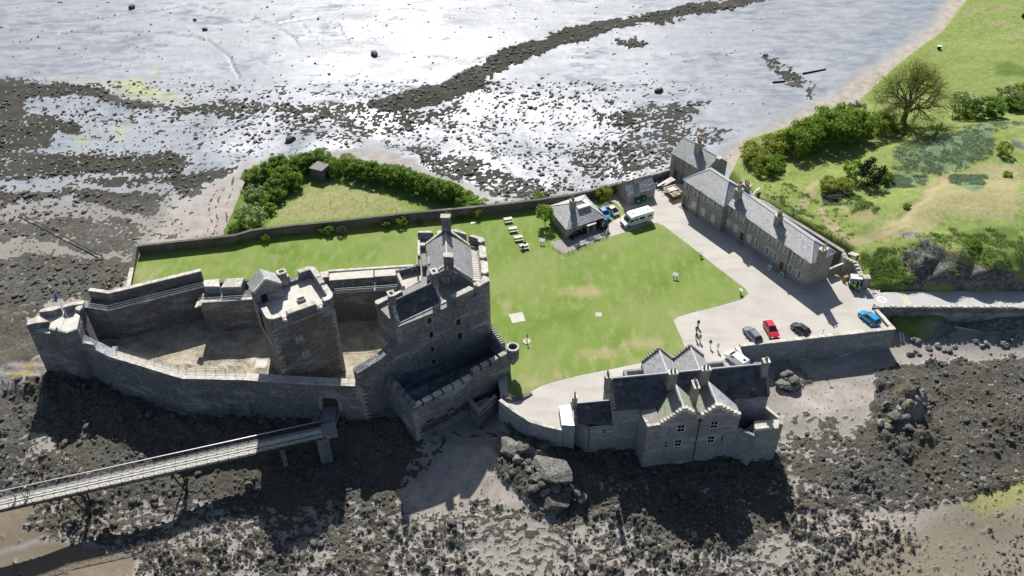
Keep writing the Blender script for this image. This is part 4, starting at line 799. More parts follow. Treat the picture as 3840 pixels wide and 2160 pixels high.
# --- landward curtain
ip = [q2('Z1', 760, 367, 8.0), q2('Z1', 985, 400, 8.0), q2('Z1', 1860, 182, 8.0)]
op = [q2('Z1', 760, 312, 10.0), q2('Z1', 980, 332, 10.0), q2('Z1', 1840, 118, 10.0)]
T = Thing('landward_curtain_wall', 'tall shaded curtain wall beside the lawn with parapet and wall walk', 'castle wall', (*ip[1], 0))
po = [Vector((a[0] - b[0], a[1] - b[1])).length for a, b in zip(op, ip)]
T.part('wall', strip(G(), ip, 2.9, -3, 8.0), M['castle_warm'])
T.part('parapet', strip(G(), offset_poly(ip, 2.3), .7, 7.9, 9.9), M['castle_warm']); coping(T, offset_poly(ip, 2.28), .74, 9.9, M['cope'], 1.4, .14, .03)
railing(T, [(*offset_poly(ip, .12)[i], 8.0) for i in range(3)], mat=M['galv'])
i2 = [q2('Z1', 1808, 332, 8.0), q2('Z1', 2232, 303, 8.0), q2('Z2', 1345, 487, 8.0), q2('Z3', 335, 690, 8.0)]
T.part('wall', strip(G(), i2, 4.6, -3, 8.0), M['castle_warm'])
coping(T, i2, .55, 8.0, M['slab'], 1.5, .14, .02)
for k in range(4): T.part('step', G().box((*Vector(i2[0]).lerp(Vector(i2[1]), -.06 + .03 * k)[:], 7.7 + .12 * k), (.45, 1.6, .18)), M['slab'])
def block(T, reg, pts, z, zb, mat, name='merlon', ch=.12):
    poly = [q2(reg, *p, z) for p in pts]; c = Vector((sum(p[0] for p in poly) / len(poly), sum(p[1] for p in poly) / len(poly)))
    top = [tuple(c + (Vector(p) - c) * (.9 if name == 'merlon' else .97)) for p in poly]
    o = T.part(name, G().prism(poly, zb, z - ch), M['castle2'])
    T.part('merlon_cap', G().prism(poly, z - ch, z, top), mat, parent=o); return o
block(T, 'Z1', [(1845, 180), (1842, 118), (1985, 106), (1986, 182)], 9.8, 7.9, M['cope'])
block(T, 'Z1', [(1995, 190), (2048, 104), (2212, 96), (2176, 184)], 9.8, 7.9, M['cope'])
T.part('parapet', strip(G(), offset_poly(i2[:2], 4.0), .6, 7.9, 9.2), M['castle_warm'])
block(T, 'Z2', [(1290, 366), (1290, 302), (1690, 270), (1690, 336)], 9.9, 7.9, M['slab'], 'parapet')
block(T, 'Z3', [(130, 574), (130, 514), (490, 490), (500, 540), (330, 560)], 9.9, 7.9, M['slab'], 'parapet')
block(T, 'Z2', [(1200, 345), (1210, 285), (1285, 275), (1285, 335)], 10.0, 7.9, M['cope'])
T.part('outer_coping', G().box((0, 0, 0), (.01, .01, .01)), M['cope']) if False else None
oc = [q2('Z2', 1285, 285, 9.7), q2('Z3', 490, 476, 9.7)]; T.part('outer_parapet', strip(G(), oc, .5, 0, 9.7), M['cope'])
railing(T, [(*offset_poly(i2[2:], .2)[k], 8.1) for k in (0, 1)], mat=M['galv'], hgt=.9)
railing(T, [(*offset_poly(i2[:2], .2)[k], 8.1) for k in (0, 1)], mat=M['galv'], hgt=.9)
# --- north tower at the point of the ship
T = Thing('point_tower', 'low many-sided artillery tower at the seaward point of the castle', 'tower', (*q2('Z1', 500, 480, 7), 0))
N_ = [q2('Z1', *p, 8.0) for p in ((236, 532), (602, 597), (697, 562), (728, 440), (757, 300), (650, 338), (545, 350), (352, 402))]
cN = Vector((sum(p[0] for p in N_) / 8, sum(p[1] for p in N_) / 8)); Nb = [tuple(cN + (Vector(p) - cN) * 1.06) for p in N_]
T.part('wall', G().prism(Nb, -8, 6.9, N_), CT)
def mer(T, reg, pts, z, zb, mat): return block(T, reg, pts, z, zb, mat)
mer(T, 'Z1', [(236, 532), (250, 480), (352, 442), (448, 497), (310, 512)], 8.2, 6.8, M['cope'])
mer(T, 'Z1', [(455, 503), (560, 447), (600, 475), (655, 470), (690, 418), (722, 440), (695, 562), (602, 597), (440, 560)], 8.0, 6.8, M['slab'])
mer(T, 'Z1', [(348, 412), (360, 388), (470, 358), (545, 350), (548, 372), (480, 398)], 8.4, 6.8, M['cope'])
mer(T, 'Z1', [(560, 372), (562, 352), (640, 325), (757, 297), (757, 335), (650, 350)], 8.4, 6.8, M['cope'])
mer(T, 'Z1', [(675, 385), (690, 360), (745, 342), (750, 368), (720, 398)], 8.4, 6.8, M['cope'])
T.part('floor', G().prism([tuple(cN + (Vector(p) - cN) * .97) for p in N_], 6.9, 6.93), M['slab'])
mer(T, 'Z1', [(760, 690), (775, 672), (850, 690), (850, 710)], 6.2, 4.8, M['cope'])
fp = q('Z1', 622, 480, 7); TF = Thing('flagpole', 'white flagpole with a blue and white flag on the point tower', 'flag', (fp.x, fp.y, 7))
TF.part('pole', G().tube((fp.x, fp.y, 6.95), (fp.x - .2, fp.y + .1, 13.0), .05, .03), M['white'])
blue = plain('flag blue', (0.03, 0.12, 0.5), .7)
gg = G()
for k in range(6):
    a, b_ = k / 6, (k + 1) / 6; zf = lambda s: (.12 * math.sin(s * 7)); gg.quad((fp.x - .15 - a * .35, fp.y + zf(a), 12.9 - a * 1.7), (fp.x - .15 - b_ * .35, fp.y + zf(b_), 12.9 - b_ * 1.7), (fp.x - .75 - b_ * .3, fp.y + zf(b_) + .1, 12.6 - b_ * 1.7), (fp.x - .75 - a * .3, fp.y + zf(a) + .1, 12.6 - a * 1.7))
TF.part('flag_cloth', gg, blue)
# --- central tower
tz = 18.0
ta, tb, tc = Vector(q2('Z2', 735, 735, tz)), Vector(q2('Z2', 1345, 520, tz)), Vector(q2('Z2', 1150, 222, tz)); td = ta + (tc - tb)
T = Thing('central_tower', 'tall square stone tower house with rounded parapet corners and gabled cap house', 'tower', (ta.x, ta.y, 0.5))
TFR = Fr(ta, tb, out=(0, 0)); W_, D_ = TFR.L, (tc - tb).length
def rounded(F, a0, a1, b0, b1, r, n=5):
    out = []
    for (ca, cb, s) in ((a0 + r, b1 - r, 0), (a1 - r, b1 - r, 1), (a1 - r, b0 + r, 2), (a0 + r, b0 + r, 3)):
        for k in range(n):
            t = math.pi - s * math.pi / 2 - (math.pi / 2) * k / (n - 1) ; out.append(F.xy(ca + r * math.cos(t), cb + r * math.sin(t)))
    return out
outer = rounded(TFR, 0, W_, -D_, 0, 1.3)
i_ = .35
wins = []
for (r, x, y) in (('Z2', 1021, 900), ('Z2', 1082, 1032), ('Z2', 1132, 1165)):
    Fi = Fr(TFR.xy(i_, -i_), TFR.xy(W_ - i_, -i_), out=(0, 0)); a_, z_ = Fi.at(r, x, y); wins.append((a_ - .42, a_ + .42, z_ - .6, z_ + .6))
g = G(); holed(g, Fi, 0, Fi.L, -3, 16.0, wins, .25)
bp = [TFR.xy(W_ - i_, -i_), TFR.xy(W_ - i_, -D_ + i_), TFR.xy(i_, -D_ + i_), TFR.xy(i_, -i_)]
for s0, s1 in zip(bp[:-1], bp[1:]): g.quad((*s0, -3), (*s1, -3), (*s1, 16), (*s0, 16))
T.part('wall', g, M['castle_warm'])
for wv_ in wins:
    window(T, Fi, *wv_, 3, 3, sill=False); a0, a1, c0, c1 = wv_
    for (x0, x1, y0, y1) in ((a0 - .3, a0 - .01, c0 - .1, c1 + .25), (a1 + .01, a1 + .3, c0 - .1, c1 + .25), (a0 - .0, a1 + .0, c1 + .01, c1 + .3), (a0, a1, c0 - .28, c0 - .01)): T.part('window_dressing', Fi.box(G(), x0, x1, -.05, .04, y0, y1), M['dress'])
T.part('corbel_course', G().prism(rounded(TFR, .2, W_ - .2, -D_ + .2, -.2, 1.2), 15.6, 16.05), M['dress'])
inner = rounded(TFR, 1.0, W_ - 1.0, -D_ + 1.0, -1.0, .5)
g = G(); n = len(outer)
vs_ = [(*p, 16.0) for p in outer] + [(*p, 16.8) for p in outer] + [(*p, 16.8) for p in inner] + [(*p, 16.0) for p in inner]
g.add(vs_, [(i, (i + 1) % n, n + (i + 1) % n, n + i) for i in range(n)] + [(n + i, n + (i + 1) % n, 2*n + (i + 1) % n, 2*n + i) for i in range(n)] + [(2*n + i, 2*n + (i + 1) % n, 3*n + (i + 1) % n, 3*n + i) for i in range(n)])
T.part('parapet', g, CT); T.part('roof_floor', G().prism(rounded(TFR, .9, W_ - .9, -D_ + .9, -.9, .5), 15.9, 16.25), M['slab'])
def arcm(a0, a1, b0, b1, cut=None):   # straight merlon with cap
    poly = [TFR.xy(a0, b0), TFR.xy(a1, b0), TFR.xy(a1, b1), TFR.xy(a0, b1)]; o = T.part('merlon', G().prism(poly, 16.78, 17.85), CT)
    c = Vector((sum(p[0] for p in poly) / 4, sum(p[1] for p in poly) / 4)); T.part('merlon_cap', G().prism(poly, 17.85, 18.05, [tuple(c + (Vector(p) - c) * .93) for p in poly]), M['cope'], parent=o)
def corner(ca, cb, sx, sy, la, lb):
    r0, r1 = 1.3, .35; po, pi = [], []
    for k in range(7):
        t = (math.pi / 2) * k / 6; po.append(TFR.xy(ca - sx * r0 * math.cos(t), cb + sy * r0 * math.sin(t))); pi.append(TFR.xy(ca - sx * r1 * math.cos(t), cb + sy * r1 * math.sin(t)))
    po = [TFR.xy(ca - sx * r0, cb - sy * lb)] + po + [TFR.xy(ca + sx * la, cb + sy * r0)]; pi = [TFR.xy(ca - sx * r1, cb - sy * lb)] + pi + [TFR.xy(ca + sx * la, cb + sy * r1)]
    o = T.part('corner_merlon', G().prism(po + pi[::-1], 16.78, 17.85), CT); T.part('merlon_cap', G().prism(po + pi[::-1], 17.85, 18.05), M['cope'], parent=o)
corner(1.3, -1.3, 1, 1, 1.0, 2.2); corner(W_ - 1.3, -1.3, -1, 1, .6, 2.6); corner(W_ - 1.3, -D_ + 1.3, -1, -1, 1.6, 2.2)
arcm(3.2, W_ - 3.2, -1.0, 0); arcm(W_ - .95, W_, -6.3, -4.5) ; arcm(W_ - 6.2, W_ - 4.6, -D_, -D_ + .9)
for a_ in (2.75, W_ - 2.6): T.part('drain_spout', TFR.box(G(), a_ - .22, a_ + .22, -.3, .25, 16.75, 17.2), M['slab'])
quoins(T, Fr(bp[0], bp[3], out=(0, 0)), Fr(bp[0], bp[1], out=(60, 110)), 1.0, 15.6, M['quoin'], .42, .8, .42, .03)
quoins(T, Fr(bp[3], bp[0], out=(0, 0)), Fr(bp[3], bp[2], out=(-90, 100)), 5.0, 15.6, M['quoin'], .42, .8, .42, .03, skip=.3)
sk = TFR.at('Z2', 1038, 548); hp_ = q('Z2', 1038, 545, 16.3); T.part('roof_hatch', G().box((hp_.x, hp_.y, 16.4), (1.3, .9, .5), (TFR.u, -TFR.n, Vector((0, 0, 1)))), M['dress']); T.part('hatch_opening', G().box((hp_.x, hp_.y, 16.66), (1.0, .6, .03), (TFR.u, -TFR.n, Vector((0, 0, 1)))), M['dark'])
# cap house
cl, cr = Vector(q2('Z2', 525, 520, 17.2)), Vector(q2('Z2', 775, 440, 17.2)); CH = Fr(TFR.xy(.05, -D_ + 3.4), TFR.xy(4.6, -D_ + 3.4), out=(0, 0))
da, dz_ = CH.at('Z2', 697, 500)
g = G(); holed(g, CH, 0, CH.L, 16.0, 19.0, [(da - .5, da + .5, 16.3, 18.1, 1)], .4); P2 = CH.p; Dc = 3.2
g.quad(P2(CH.L, 0, 16), P2(CH.L, -Dc, 16), P2(CH.L, -Dc, 19), P2(CH.L, 0, 19)); g.quad(P2(0, -Dc, 10), P2(0, 0, 10), P2(0, 0, 19), P2(0, -Dc, 19)); g.quad(P2(0, 0, 19), P2(CH.L, 0, 19), P2(CH.L / 2, 0, 20.9)); g.quad(P2(CH.L, -Dc, 16), P2(0, -Dc, 16), P2(0, -Dc, 19), P2(CH.L, -Dc, 19))
T.part('cap_house', g, CT); T.part('cap_house_door', CH.box(G(), da - .5, da + .5, -.38, -.33, 16.3, 18.1), M['dark'])
roof_plane(T, 'cap_house_roof', P2(-.1, -Dc, 18.95), P2(-.1, -.3, 18.95), P2(CH.L / 2, -.3, 20.9), P2(CH.L / 2, -Dc, 20.9), M['slate_pale'], 5)
roof_plane(T, 'cap_house_roof', P2(CH.L + .1, -.3, 18.95), P2(CH.L + .1, -Dc, 18.95), P2(CH.L / 2, -Dc, 20.9), P2(CH.L / 2, -.3, 20.9), M['slate_pale'], 6)
crowsteps(T, CH, 0, 19.0, CH.L / 2, 20.9, 9, .4, M['cope'], .03, .2); crowsteps(T, CH, CH.L, 19.0, CH.L / 2, 20.9, 9, .4, M['cope'], .03, .2)
cc_ = TFR.xy(5.6, -D_ + .75); chimney(T, cc_, 1.3, 1.1, 16, 19.2, CT, 0, (TFR.u, TFR.n)); T.part('flue', G().box((*cc_, 19.4), (.8, .6, .04), (TFR.u, TFR.n, Vector((0, 0, 1)))), M['dark'])
# ------------------------------------------------------------------ keep
K_FL = q2('K3', 178, 1130, 14.6)
T = Thing('keep', 'great stone keep with stepped gables, slated roof and lower slated wing', 'tower', (*K_A, 0))
KF = Fr(K_A, K_C, out=(20, 60))
kw = []
for x, y, w_, h_ in ((628, 972, .8, 1.2), (892, 985, .85, 1.4), (645, 1098, .8, 1.4), (905, 1112, .85, 1.5), (655, 1232, .75, 1.2), (668, 1345, .8, 1.2)):
    a_, z_ = KF.at('Z3', x, y); kw.append((a_ - w_ / 2, a_ + w_ / 2, z_ - h_ / 2, z_ + h_ / 2))
g = G(); holed(g, KF, 0, KF.L, -4, 14.2, [(*k, 1) for k in kw], .5)
kp = [K_C, K_BR, K_BL, K_FL, K_NW, K_A]
for s0, s1 in zip(kp[:-1], kp[1:]): g.quad((*s0, -4), (*s1, -4), (*s1, 14.2), (*s0, 14.2))
T.part('wall', g, CW); T.part('wall_head', G().prism([K_A] + kp[:5], 14.0, 14.2), M['dress'])
for k in kw:
    o = T.part('window', KF.box(G(), k[0], k[1], -.45, -.4, k[2], k[3]), M['glass'])
    for (x0, x1, y0, y1) in ((k[0] - .22, k[0] - .01, k[2] - .1, k[3] + .2), (k[1] + .01, k[1] + .22, k[2] - .1, k[3] + .2), (k[0], k[1], k[3] + .01, k[3] + .25), (k[0], k[1], k[2] - .2, k[2] - .01)): T.part('window_dressing', KF.box(G(), x0, x1, -.05, .04, y0, y1), M['dress'], parent=o)
    T.part('window_bar', KF.box(G(), (k[0] + k[1]) / 2 - .03, (k[0] + k[1]) / 2 + .03, -.39, -.33, k[2], k[3]), M['dress'], parent=o)
quoins(T, Fr(K_C, K_A, out=(20, 60)), Fr(K_C, K_BR, out=(60, 120)), 3.5, 14.0, M['quoin'], .42, .75, .4, .03)
quoins(T, Fr(K_A, K_C, out=(20, 60)), Fr(K_A, K_NW, out=(-80, 100)), 10.5, 14.0, M['quoin'], .42, .75, .4, .03)
for L_, z_, zb_, m_ in (([(1150, 545), (1205, 532), (1280, 562), (1292, 742), (1218, 765), (1170, 745)], 16.2, 14.1, 'cope'), ([(1178, 800), (1210, 785), (1310, 815), (1325, 1000), (1250, 1025), (1202, 1010)], 16.2, 14.1, 'cope'),
                ([(980, 375), (1050, 355), (1250, 410), (1258, 470), (1190, 500), (1145, 480), (1138, 432)], 16.2, 14.1, 'cope'), ([(1060, 1180), (1200, 1110), (1210, 1060), (1250, 1050), (1335, 1085), (1340, 1145), (1165, 1245), (1070, 1215)], 16.2, 14.1, 'cope'),
                ([(675, 1388), (1000, 1225), (1066, 1262), (1062, 1290), (770, 1432), (682, 1412)], 15.7, 14.1, 'cope'), ([(660, 268), (780, 262), (945, 328), (940, 356), (730, 302), (660, 306)], 16.0, 14.1, 'cope'),
                ([(430, 322), (480, 278), (512, 278), (512, 312), (442, 336)], 16.0, 14.1, 'cope'), ([(115, 325), (118, 298), (340, 290), (386, 320), (380, 328)], 16.0, 14.1, 'cope'), ([(118, 350), (160, 350), (158, 720), (115, 700)], 15.0, 14.1, 'slab'), ([(90, 710), (125, 705), (125, 880), (95, 880)], 14.6, 12, 'dress'),
                ([(160, 497), (255, 492), (247, 545), (160, 550)], 16.6, 14.1, 'cope'), ([(165, 552), (245, 548), (282, 880), (190, 890)], 15.6, 14.1, 'dress')):
    block(T, 'K3', L_, z_, zb_, M[m_])
re0, re1, rl0, rl1 = q('K3', 1005, 552, 14.9), q('K3', 1056, 1155, 14.9), q('K3', 262, 525, 14.9), q('K3', 285, 1105, 14.9); rg0, rg1 = q('K3', 592, 345, 18.4), q('K3', 627, 945, 18.4)
roof_plane(T, 'roof', re1, re0, rg0, rg1, M['slate_castle'], 11, .3, .45); roof_plane(T, 'roof', rl0, rl1, rg1, rg0, M['slate_castle'], 12, .3, .45)
T.part('ridge_cap', G().tube(rg0 + Vector((0, 0, .05)), rg1 + Vector((0, 0, .05)), .14, .14, 6), M['slab'])
for (l, r_, rg, nm, s) in ((rl0, re0, rg0, 0, 1), (rl1, re1, rg1, 1, -1)):
    GFm = Fr(l, r_, out=(0, 0)); L = GFm.L; ap = (rg - GFm.o).dot(GFm.u); off = 0.25 if s < 0 else -.25
    g = G(); z0 = 14.1
    if nm == 1:
        wa, wz = GFm.at('K3', 600, 1180); hw = [(wa - .6, wa + .6, 14.35, 15.55)]; holed(g, GFm, 0, L, z0, 15.6, hw, .2, b=.25); pts = [(0, 15.6), (L, 15.6), (L, 15.6), (ap, 18.7)]
        g.quad(GFm.p(0, .25, 15.6), GFm.p(L, .25, 15.6), GFm.p(ap, .25, 18.7)); g.quad(GFm.p(L, -.2, z0), GFm.p(0, -.2, z0), GFm.p(0, -.2, 15.2), GFm.p(ap, -.2, 18.7), GFm.p(L, -.2, 15.2))
        T.part('gable', g, CT); window(T, GFm, *hw[0], 3, 3, b=.25, depth=.15, sill=False)
    else:
        g.prism([(v.x, v.y) for v in (GFm.p(0, .25, 0), GFm.p(L, .25, 0), GFm.p(L, -.25, 0), GFm.p(0, -.25, 0))], z0, 15.0); g.add([GFm.p(0, .25, 15), GFm.p(L, .25, 15), GFm.p(ap, .25, 18.6), GFm.p(0, -.25, 15), GFm.p(L, -.25, 15), GFm.p(ap, -.25, 18.6)], [(0, 1, 2), (5, 4, 3), (0, 2, 5, 3), (1, 4, 5, 2)]); T.part('gable', g, CT)
    crowsteps(T, GFm, 0, 14.9, ap, 18.6, 15, .5, M['cope'], .27, .22); crowsteps(T, GFm, L, 14.9, ap, 18.6, 15, .5, M['cope'], .27, .22)
    c_ = GFm.p(ap, .02, 0); chimney(T, (c_.x, c_.y), 1.55, .95, 16.5, 21.2 if nm == 0 else 20.2, CT, 0, (GFm.u, GFm.n))
for k in range(16):
    f0, f1 = k / 16, (k + .78) / 16; E0, E1 = q('K3', 1012, 575, 14.4), q('K3', 1060, 1160, 14.4); O0, O1 = q('K3', 1118, 590, 14.4), q('K3', 1180, 1160, 14.4); zz = Vector((0, 0, .16))
    a_, b_, c_, d_ = E0.lerp(E1, f0), O0.lerp(O1, f0), O0.lerp(O1, f1), E0.lerp(E1, f1); T.part('walk_slab', G().hexa([d_, c_, b_, a_, d_ + zz, c_ + zz, b_ + zz, a_ + zz]), M['slab'])
T.part('gutter_strip', strip(G(), [q2('K3', 1128, 640, 14.4), q2('K3', 1196, 1110, 14.4)], .3, 14.2, 14.75), M['dress'])
skl = [q('K3', 293, 745, 15.2), q('K3', 322, 740, 15.6), q('K3', 326, 862, 15.6), q('K3', 298, 866, 15.2)]; T.part('skylight', G().hexa([v + Vector((0, 0, .02)) for v in skl] + [v + Vector((-.03, 0, .16)) for v in skl]), M['lead'])
# wing
we0, we1, wr0, wr1 = q('Z3', 338, 992, 14.35), q('Z3', 735, 800, 14.35), q('Z3', 283, 800, 17.0), q('Z3', 672, 622, 17.0)
roof_plane(T, 'wing_roof', we0, we1, wr1, wr0, M['slate_dark'], 21, .5, .7)
bo = Vector((wr0.x - we0.x, wr0.y - we0.y, 0)); wb0, wb1 = we0 + bo * 2, we1 + bo * 2
roof_plane(T, 'wing_roof', wb1, wb0, wr0, wr1, M['slate_dark'], 22, .3, .42)
T.part('ridge_cap', G().tube(wr0, wr1, .12, .12, 6), M['dress'])
T.part('wing_body', G().prism([(v.x, v.y) for v in (we0, we1, wb1, wb0)], 13.9, 14.33), CT)
coping(T, [q2('Z3', 330, 1012, 14.2), q2('Z3', 790, 803, 14.2)], .5, 14.2, M['cope'], 1.2, .2, .02)
for nm, (e_, r_, b_) in enumerate(((we0, wr0, wb0), (we1, wr1, wb1))):
    WFm = Fr(e_, b_, out=(-60, 100) if nm == 0 else (40, 110)); L = WFm.L; ap = (r_ - WFm.o).dot(WFm.u); g = G()
    g.add([WFm.p(0, .05, 14.2), WFm.p(L, .05, 14.2), WFm.p(ap, .05, 17.15), WFm.p(0, -.4, 14.2), WFm.p(L, -.4, 14.2), WFm.p(ap, -.4, 17.15)], [(0, 1, 2), (5, 4, 3), (0, 2, 5, 3), (1, 4, 5, 2)]); T.part('wing_gable', g, CT)
    crowsteps(T, WFm, 0, 14.3, ap, 17.1, 9, .45, M['cope'], .06, .22); crowsteps(T, WFm, L, 14.3, ap, 17.1, 9, .45, M['cope'], .06, .22)
    c_ = WFm.p(ap, -.15, 0); chimney(T, (c_.x, c_.y), 1.3, 1.0, 15.5, 18.6 if nm == 0 else 19.2, CT, 0, (WFm.u, WFm.n)); T.part('flue', G().box((c_.x, c_.y, (18.6 if nm == 0 else 19.2) + .19), (.75, .5, .03), (WFm.u, WFm.n, Vector((0, 0, 1)))), M['dark'])
lp = [q2('Z3', *p, 12.6) for p in ((325, 560), (548, 505), (565, 600), (385, 700))]
T.part('link_roof', G().prism(lp, 8, 12.6), M['slab']); T.part('link_parapet', strip(G(), [lp[0], lp[3]], .5, 8, 13.6), M['cope']); T.part('link_parapet', strip(G(), [lp[1], lp[0]], .5, 8, 13.8), M['castle2'])
block(T, 'Z3', [(133, 812), (135, 790), (375, 690), (385, 705), (160, 825)], 14.9, 13.9, M['cope'], 'parapet')
rail_p = [q('K3', 65, 940, 13), q('K3', 85, 940, 13)]
# ------------------------------------------------------------------ spur (fore work) in front of the keep
s1, s2 = q2('Z4', 1163, 805, 4.3), q2('Z4', 2215, 185, 5.6); s0 = q2('Z4', 832, 470, 4.3); s0b = q2('Z4', 832, 300, 6.0)
T = Thing('fore_work', 'triangular battlemented fore work below the keep with open toothed parapet', 'castle wall', (*s1, -4))
Bc = q2('Z4', 2240, 152, 6.0); Bv = Vector(Bc)
e2 = q2('Z3', 1318, 1168, 5.5); e3 = q2('Z3', 1190, 985, 5.5)
SF = Fr(s1, s2, out=(20, 60)); hs = []
for r, x, y, w_, h_ in (('Z4', 1345, 955, 1.6, 1.0), ('Z4', 1570, 845, 1.4, 1.3), ('Z4', 1790, 510, .5, 1.2)):
    a_, z_ = SF.at(r, x, y); hs.append((a_ - w_ / 2, a_ + w_ / 2, z_ - h_ / 2, z_ + h_ / 2, 1))
da_, dz2 = SF.at('Z4', 1945, 680); hs.append((da_ - .9, da_ + .9, dz2 - 1.2, dz2 + 1.0, 1))
TH = 1.3; ztop = 3.4
g = G(); holed(g, SF, 0, SF.L, -8, ztop, hs, 1.0); g.quad(SF.p(0, 0, ztop), SF.p(SF.L, 0, ztop), SF.p(SF.L, -TH, ztop), SF.p(0, -TH, ztop)); g.quad(SF.p(SF.L, -TH, -2), SF.p(0, -TH, -2), SF.p(0, -TH, ztop), SF.p(SF.L, -TH, ztop)); T.part('front_wall', g, CT)
for hh_ in hs: T.part('opening', SF.box(G(), hh_[0], hh_[1], -.98, -.95, hh_[2], hh_[3]), M['dark'])
for k in range(9):
    t_ = math.pi * k / 9; ps = [(da_ + r_ * math.cos(x), dz2 + .35 + r_ * .8 * math.sin(x)) for r_, x in ((.92, t_ + .02), (1.3, t_ + .02), (1.3, t_ + math.pi / 9 - .02), (.92, t_ + math.pi / 9 - .02))]; T.part('voussoir', G().hexa([SF.p(x, -.05, z) for x, z in ps] + [SF.p(x, .06, z) for x, z in ps]), M['quoin'])
T.part('side_wall', strip(G(), [s0, s1], TH, -8, [4.4, 3.4], batter=.15), CT)
i = 0; a_ = .05
while a_ < SF.L - 1.2:
    hi_ = a_ > SF.L * .52; zb_, zt_ = (ztop - .05, 4.15) if not hi_ else (ztop - .05, 5.2); L_ = 1.55 if not hi_ else 1.35
    o = T.part('merlon', SF.box(G(), a_, a_ + L_, -.75, 0, zb_, zt_), CT); T.part('merlon_cap', SF.box(G(), a_ - .02, a_ + L_ + .02, -.8, .05, zt_ + .003, zt_ + .16), M['cope'] if not hi_ else M['quoin'], parent=o); a_ += L_ + (.42 if not hi_ else .55)
T.part('upper_parapet', SF.box(G(), SF.L * .52, SF.L - .1, -.7, -.03, ztop - .03, 4.3), CT)
lf = Fr(s0, s1, out=(-60, 90)); 
for k in range(5): T.part('merlon', lf.box(G(), 1.0 + k * 1.7, 2.1 + k * 1.7, -.7, 0, 3.6, 4.9 - k * .12), CT)
quoins(T, Fr(s1, s2, out=(20, 60)), Fr(s1, s0, out=(-60, 90)), -4.2, 3.3, M['quoin'], .42, .95, .5, .05)
ew = [s2, e2, e3]; T.part('east_wall', strip(G(), [s2, e2, e3], 1.0, -4, 4.2), CT)
for k in range(10):
    v = Vector(e2).lerp(Vector(e3), k / 10 + .03); v2 = Vector(e2).lerp(Vector(e3), k / 10 + .075); T.part('merlon', strip(G(), [v[:], v2[:]], .8, 4.1, 5.4), M['quoin'])
T.part('floor', G().prism([s1, s2, e2, e3, K_C, K_A, s0], -3, -1.2), M['castle']); T.part('wall_walk', SF.box(G(), SF.L * .66, SF.L + .4, -3.4, -TH - .05, -1.2, 1.9), M['castle'])
T.part('inner_wall', SF.box(G(), 1.0, SF.L * .5, -3.2, -2.9, -1.2, .8), CT)
for k in range(7): T.part('stair_step', SF.box(G(), SF.L * .62 - .5 - k * .4, SF.L * .62 - .1 - k * .4, -3.2, -1.6, -1.2, 1.8 - k * .4), M['castle'])
# bartizan
zc = [(2.0, .3), (2.6, .62), (3.2, .95), (3.7, 1.06), (6.1, 1.06)]
g = G()
for (za, ra), (zb, rb) in zip(zc[:-1], zc[1:]): g.tube((*Bc, za), (*Bc, zb), ra, rb, 20, cap=False)
T.part('turret', g, M['castle2'], smooth=False); T.part('turret_rim', G().ring(Bc, 1.12, .78, 5.95, 6.2, 20), M['cope']); T.part('turret_floor', G().tube((*Bc, 4.4), (*Bc, 4.6), 0.85, .85, 16), M['dark']); T.part('turret_lining', G().ring(Bc, 0.86, .78, 4.4, 5.95, 20), M['castle'])
for k in (0, 1, 2): T.part('gun_slit', G().box((Bc[0] + 1.04 * math.cos(-1.2 + k * .7), Bc[1] + 1.04 * math.sin(-1.2 + k * .7), 5.2), (.16, .16, .5)), M['dark'])
# barbican box below the arch
b0, b1, b2 = q2('Z4', 1765, 735, -.4), q2('Z4', 1872, 862, -.4), q2('Z4', 2066, 690, -.4)
T = Thing('gate_forecourt_wall', 'small walled forecourt below the arched landward gate', 'wall', (*b1, -4)); T.part('wall', strip(G(), [b0, b1, b2], .5, -6, -.3), CT); coping(T, [b0, b1, b2], .5, -.3, M['dress'], .8, .12)
T.part('floor', G().prism([b0, b1, b2, q2('Z4', 1960, 640, -.4)], -2.2, -1.6), M['dress'])
W3 = [q2('Z6', *p, .9) for p in ((45, 500), (150, 580), (305, 682), (440, 722), (578, 752))]
T = Thing('sea_wall', 'low curving sea wall between the castle gate and the gabled house', 'wall', (*W3[2], 0)); T.part('wall', strip(G(), W3, .55, -8, .9, batter=.2), M['house']); coping(T, W3, .55, .9, M['cope'], .9, .12, .02)
W4 = [q2('Z6', *p, .5) for p in ((60, 470), (160, 490), (245, 475), (330, 430))]; T = Thing('bank_wall', 'broken dark rubble edging where the lawn meets the gravel by the gate', 'wall', (*W4[1], 0)); T.part('wall', strip(G(), W4, .5, -.2, [.6, .5, .4, .2]), M['garden'])
# ------------------------------------------------------------------ pier
DZ = -.2
pa, pb = q('Z5', 2225, 178, DZ), q('Z5', 2218, 268, DZ); la, lb = q('Z5', 0, 665, DZ), q('Z5', 0, 762, DZ)
c0 = (pa + pb) / 2; c1 = (la + lb) / 2; dr = (c1 - c0).normalized(); c1 = c0 + dr * ((c1 - c0).length + 45)
PF = Fr(c0, c1, out=(0, 0)); PW = 2.7; PL = PF.L
T = Thing('pier', 'long timber footbridge with iron lattice railings leading to the castle gate', 'bridge', (c0.x, c0.y, -5))
for k in range(12):
    x0 = -PW / 2 + k * PW / 12; T.part('deck_plank', PF.box(G(), 0, PL, x0 + .015, x0 + PW / 12 - .015, DZ - .08, DZ + random.Random(k).uniform(-.012, .012)), M['deckwood'] if k not in (0, 1, 2, 11) else M['wood'])
for s_ in (-1, 1): T.part('girder', PF.box(G(), 0, PL, s_ * PW / 2 - .12, s_ * PW / 2 + .12, DZ - .45, DZ - .09), M['iron'])
bay = 1.62; nb = int(PL / bay)
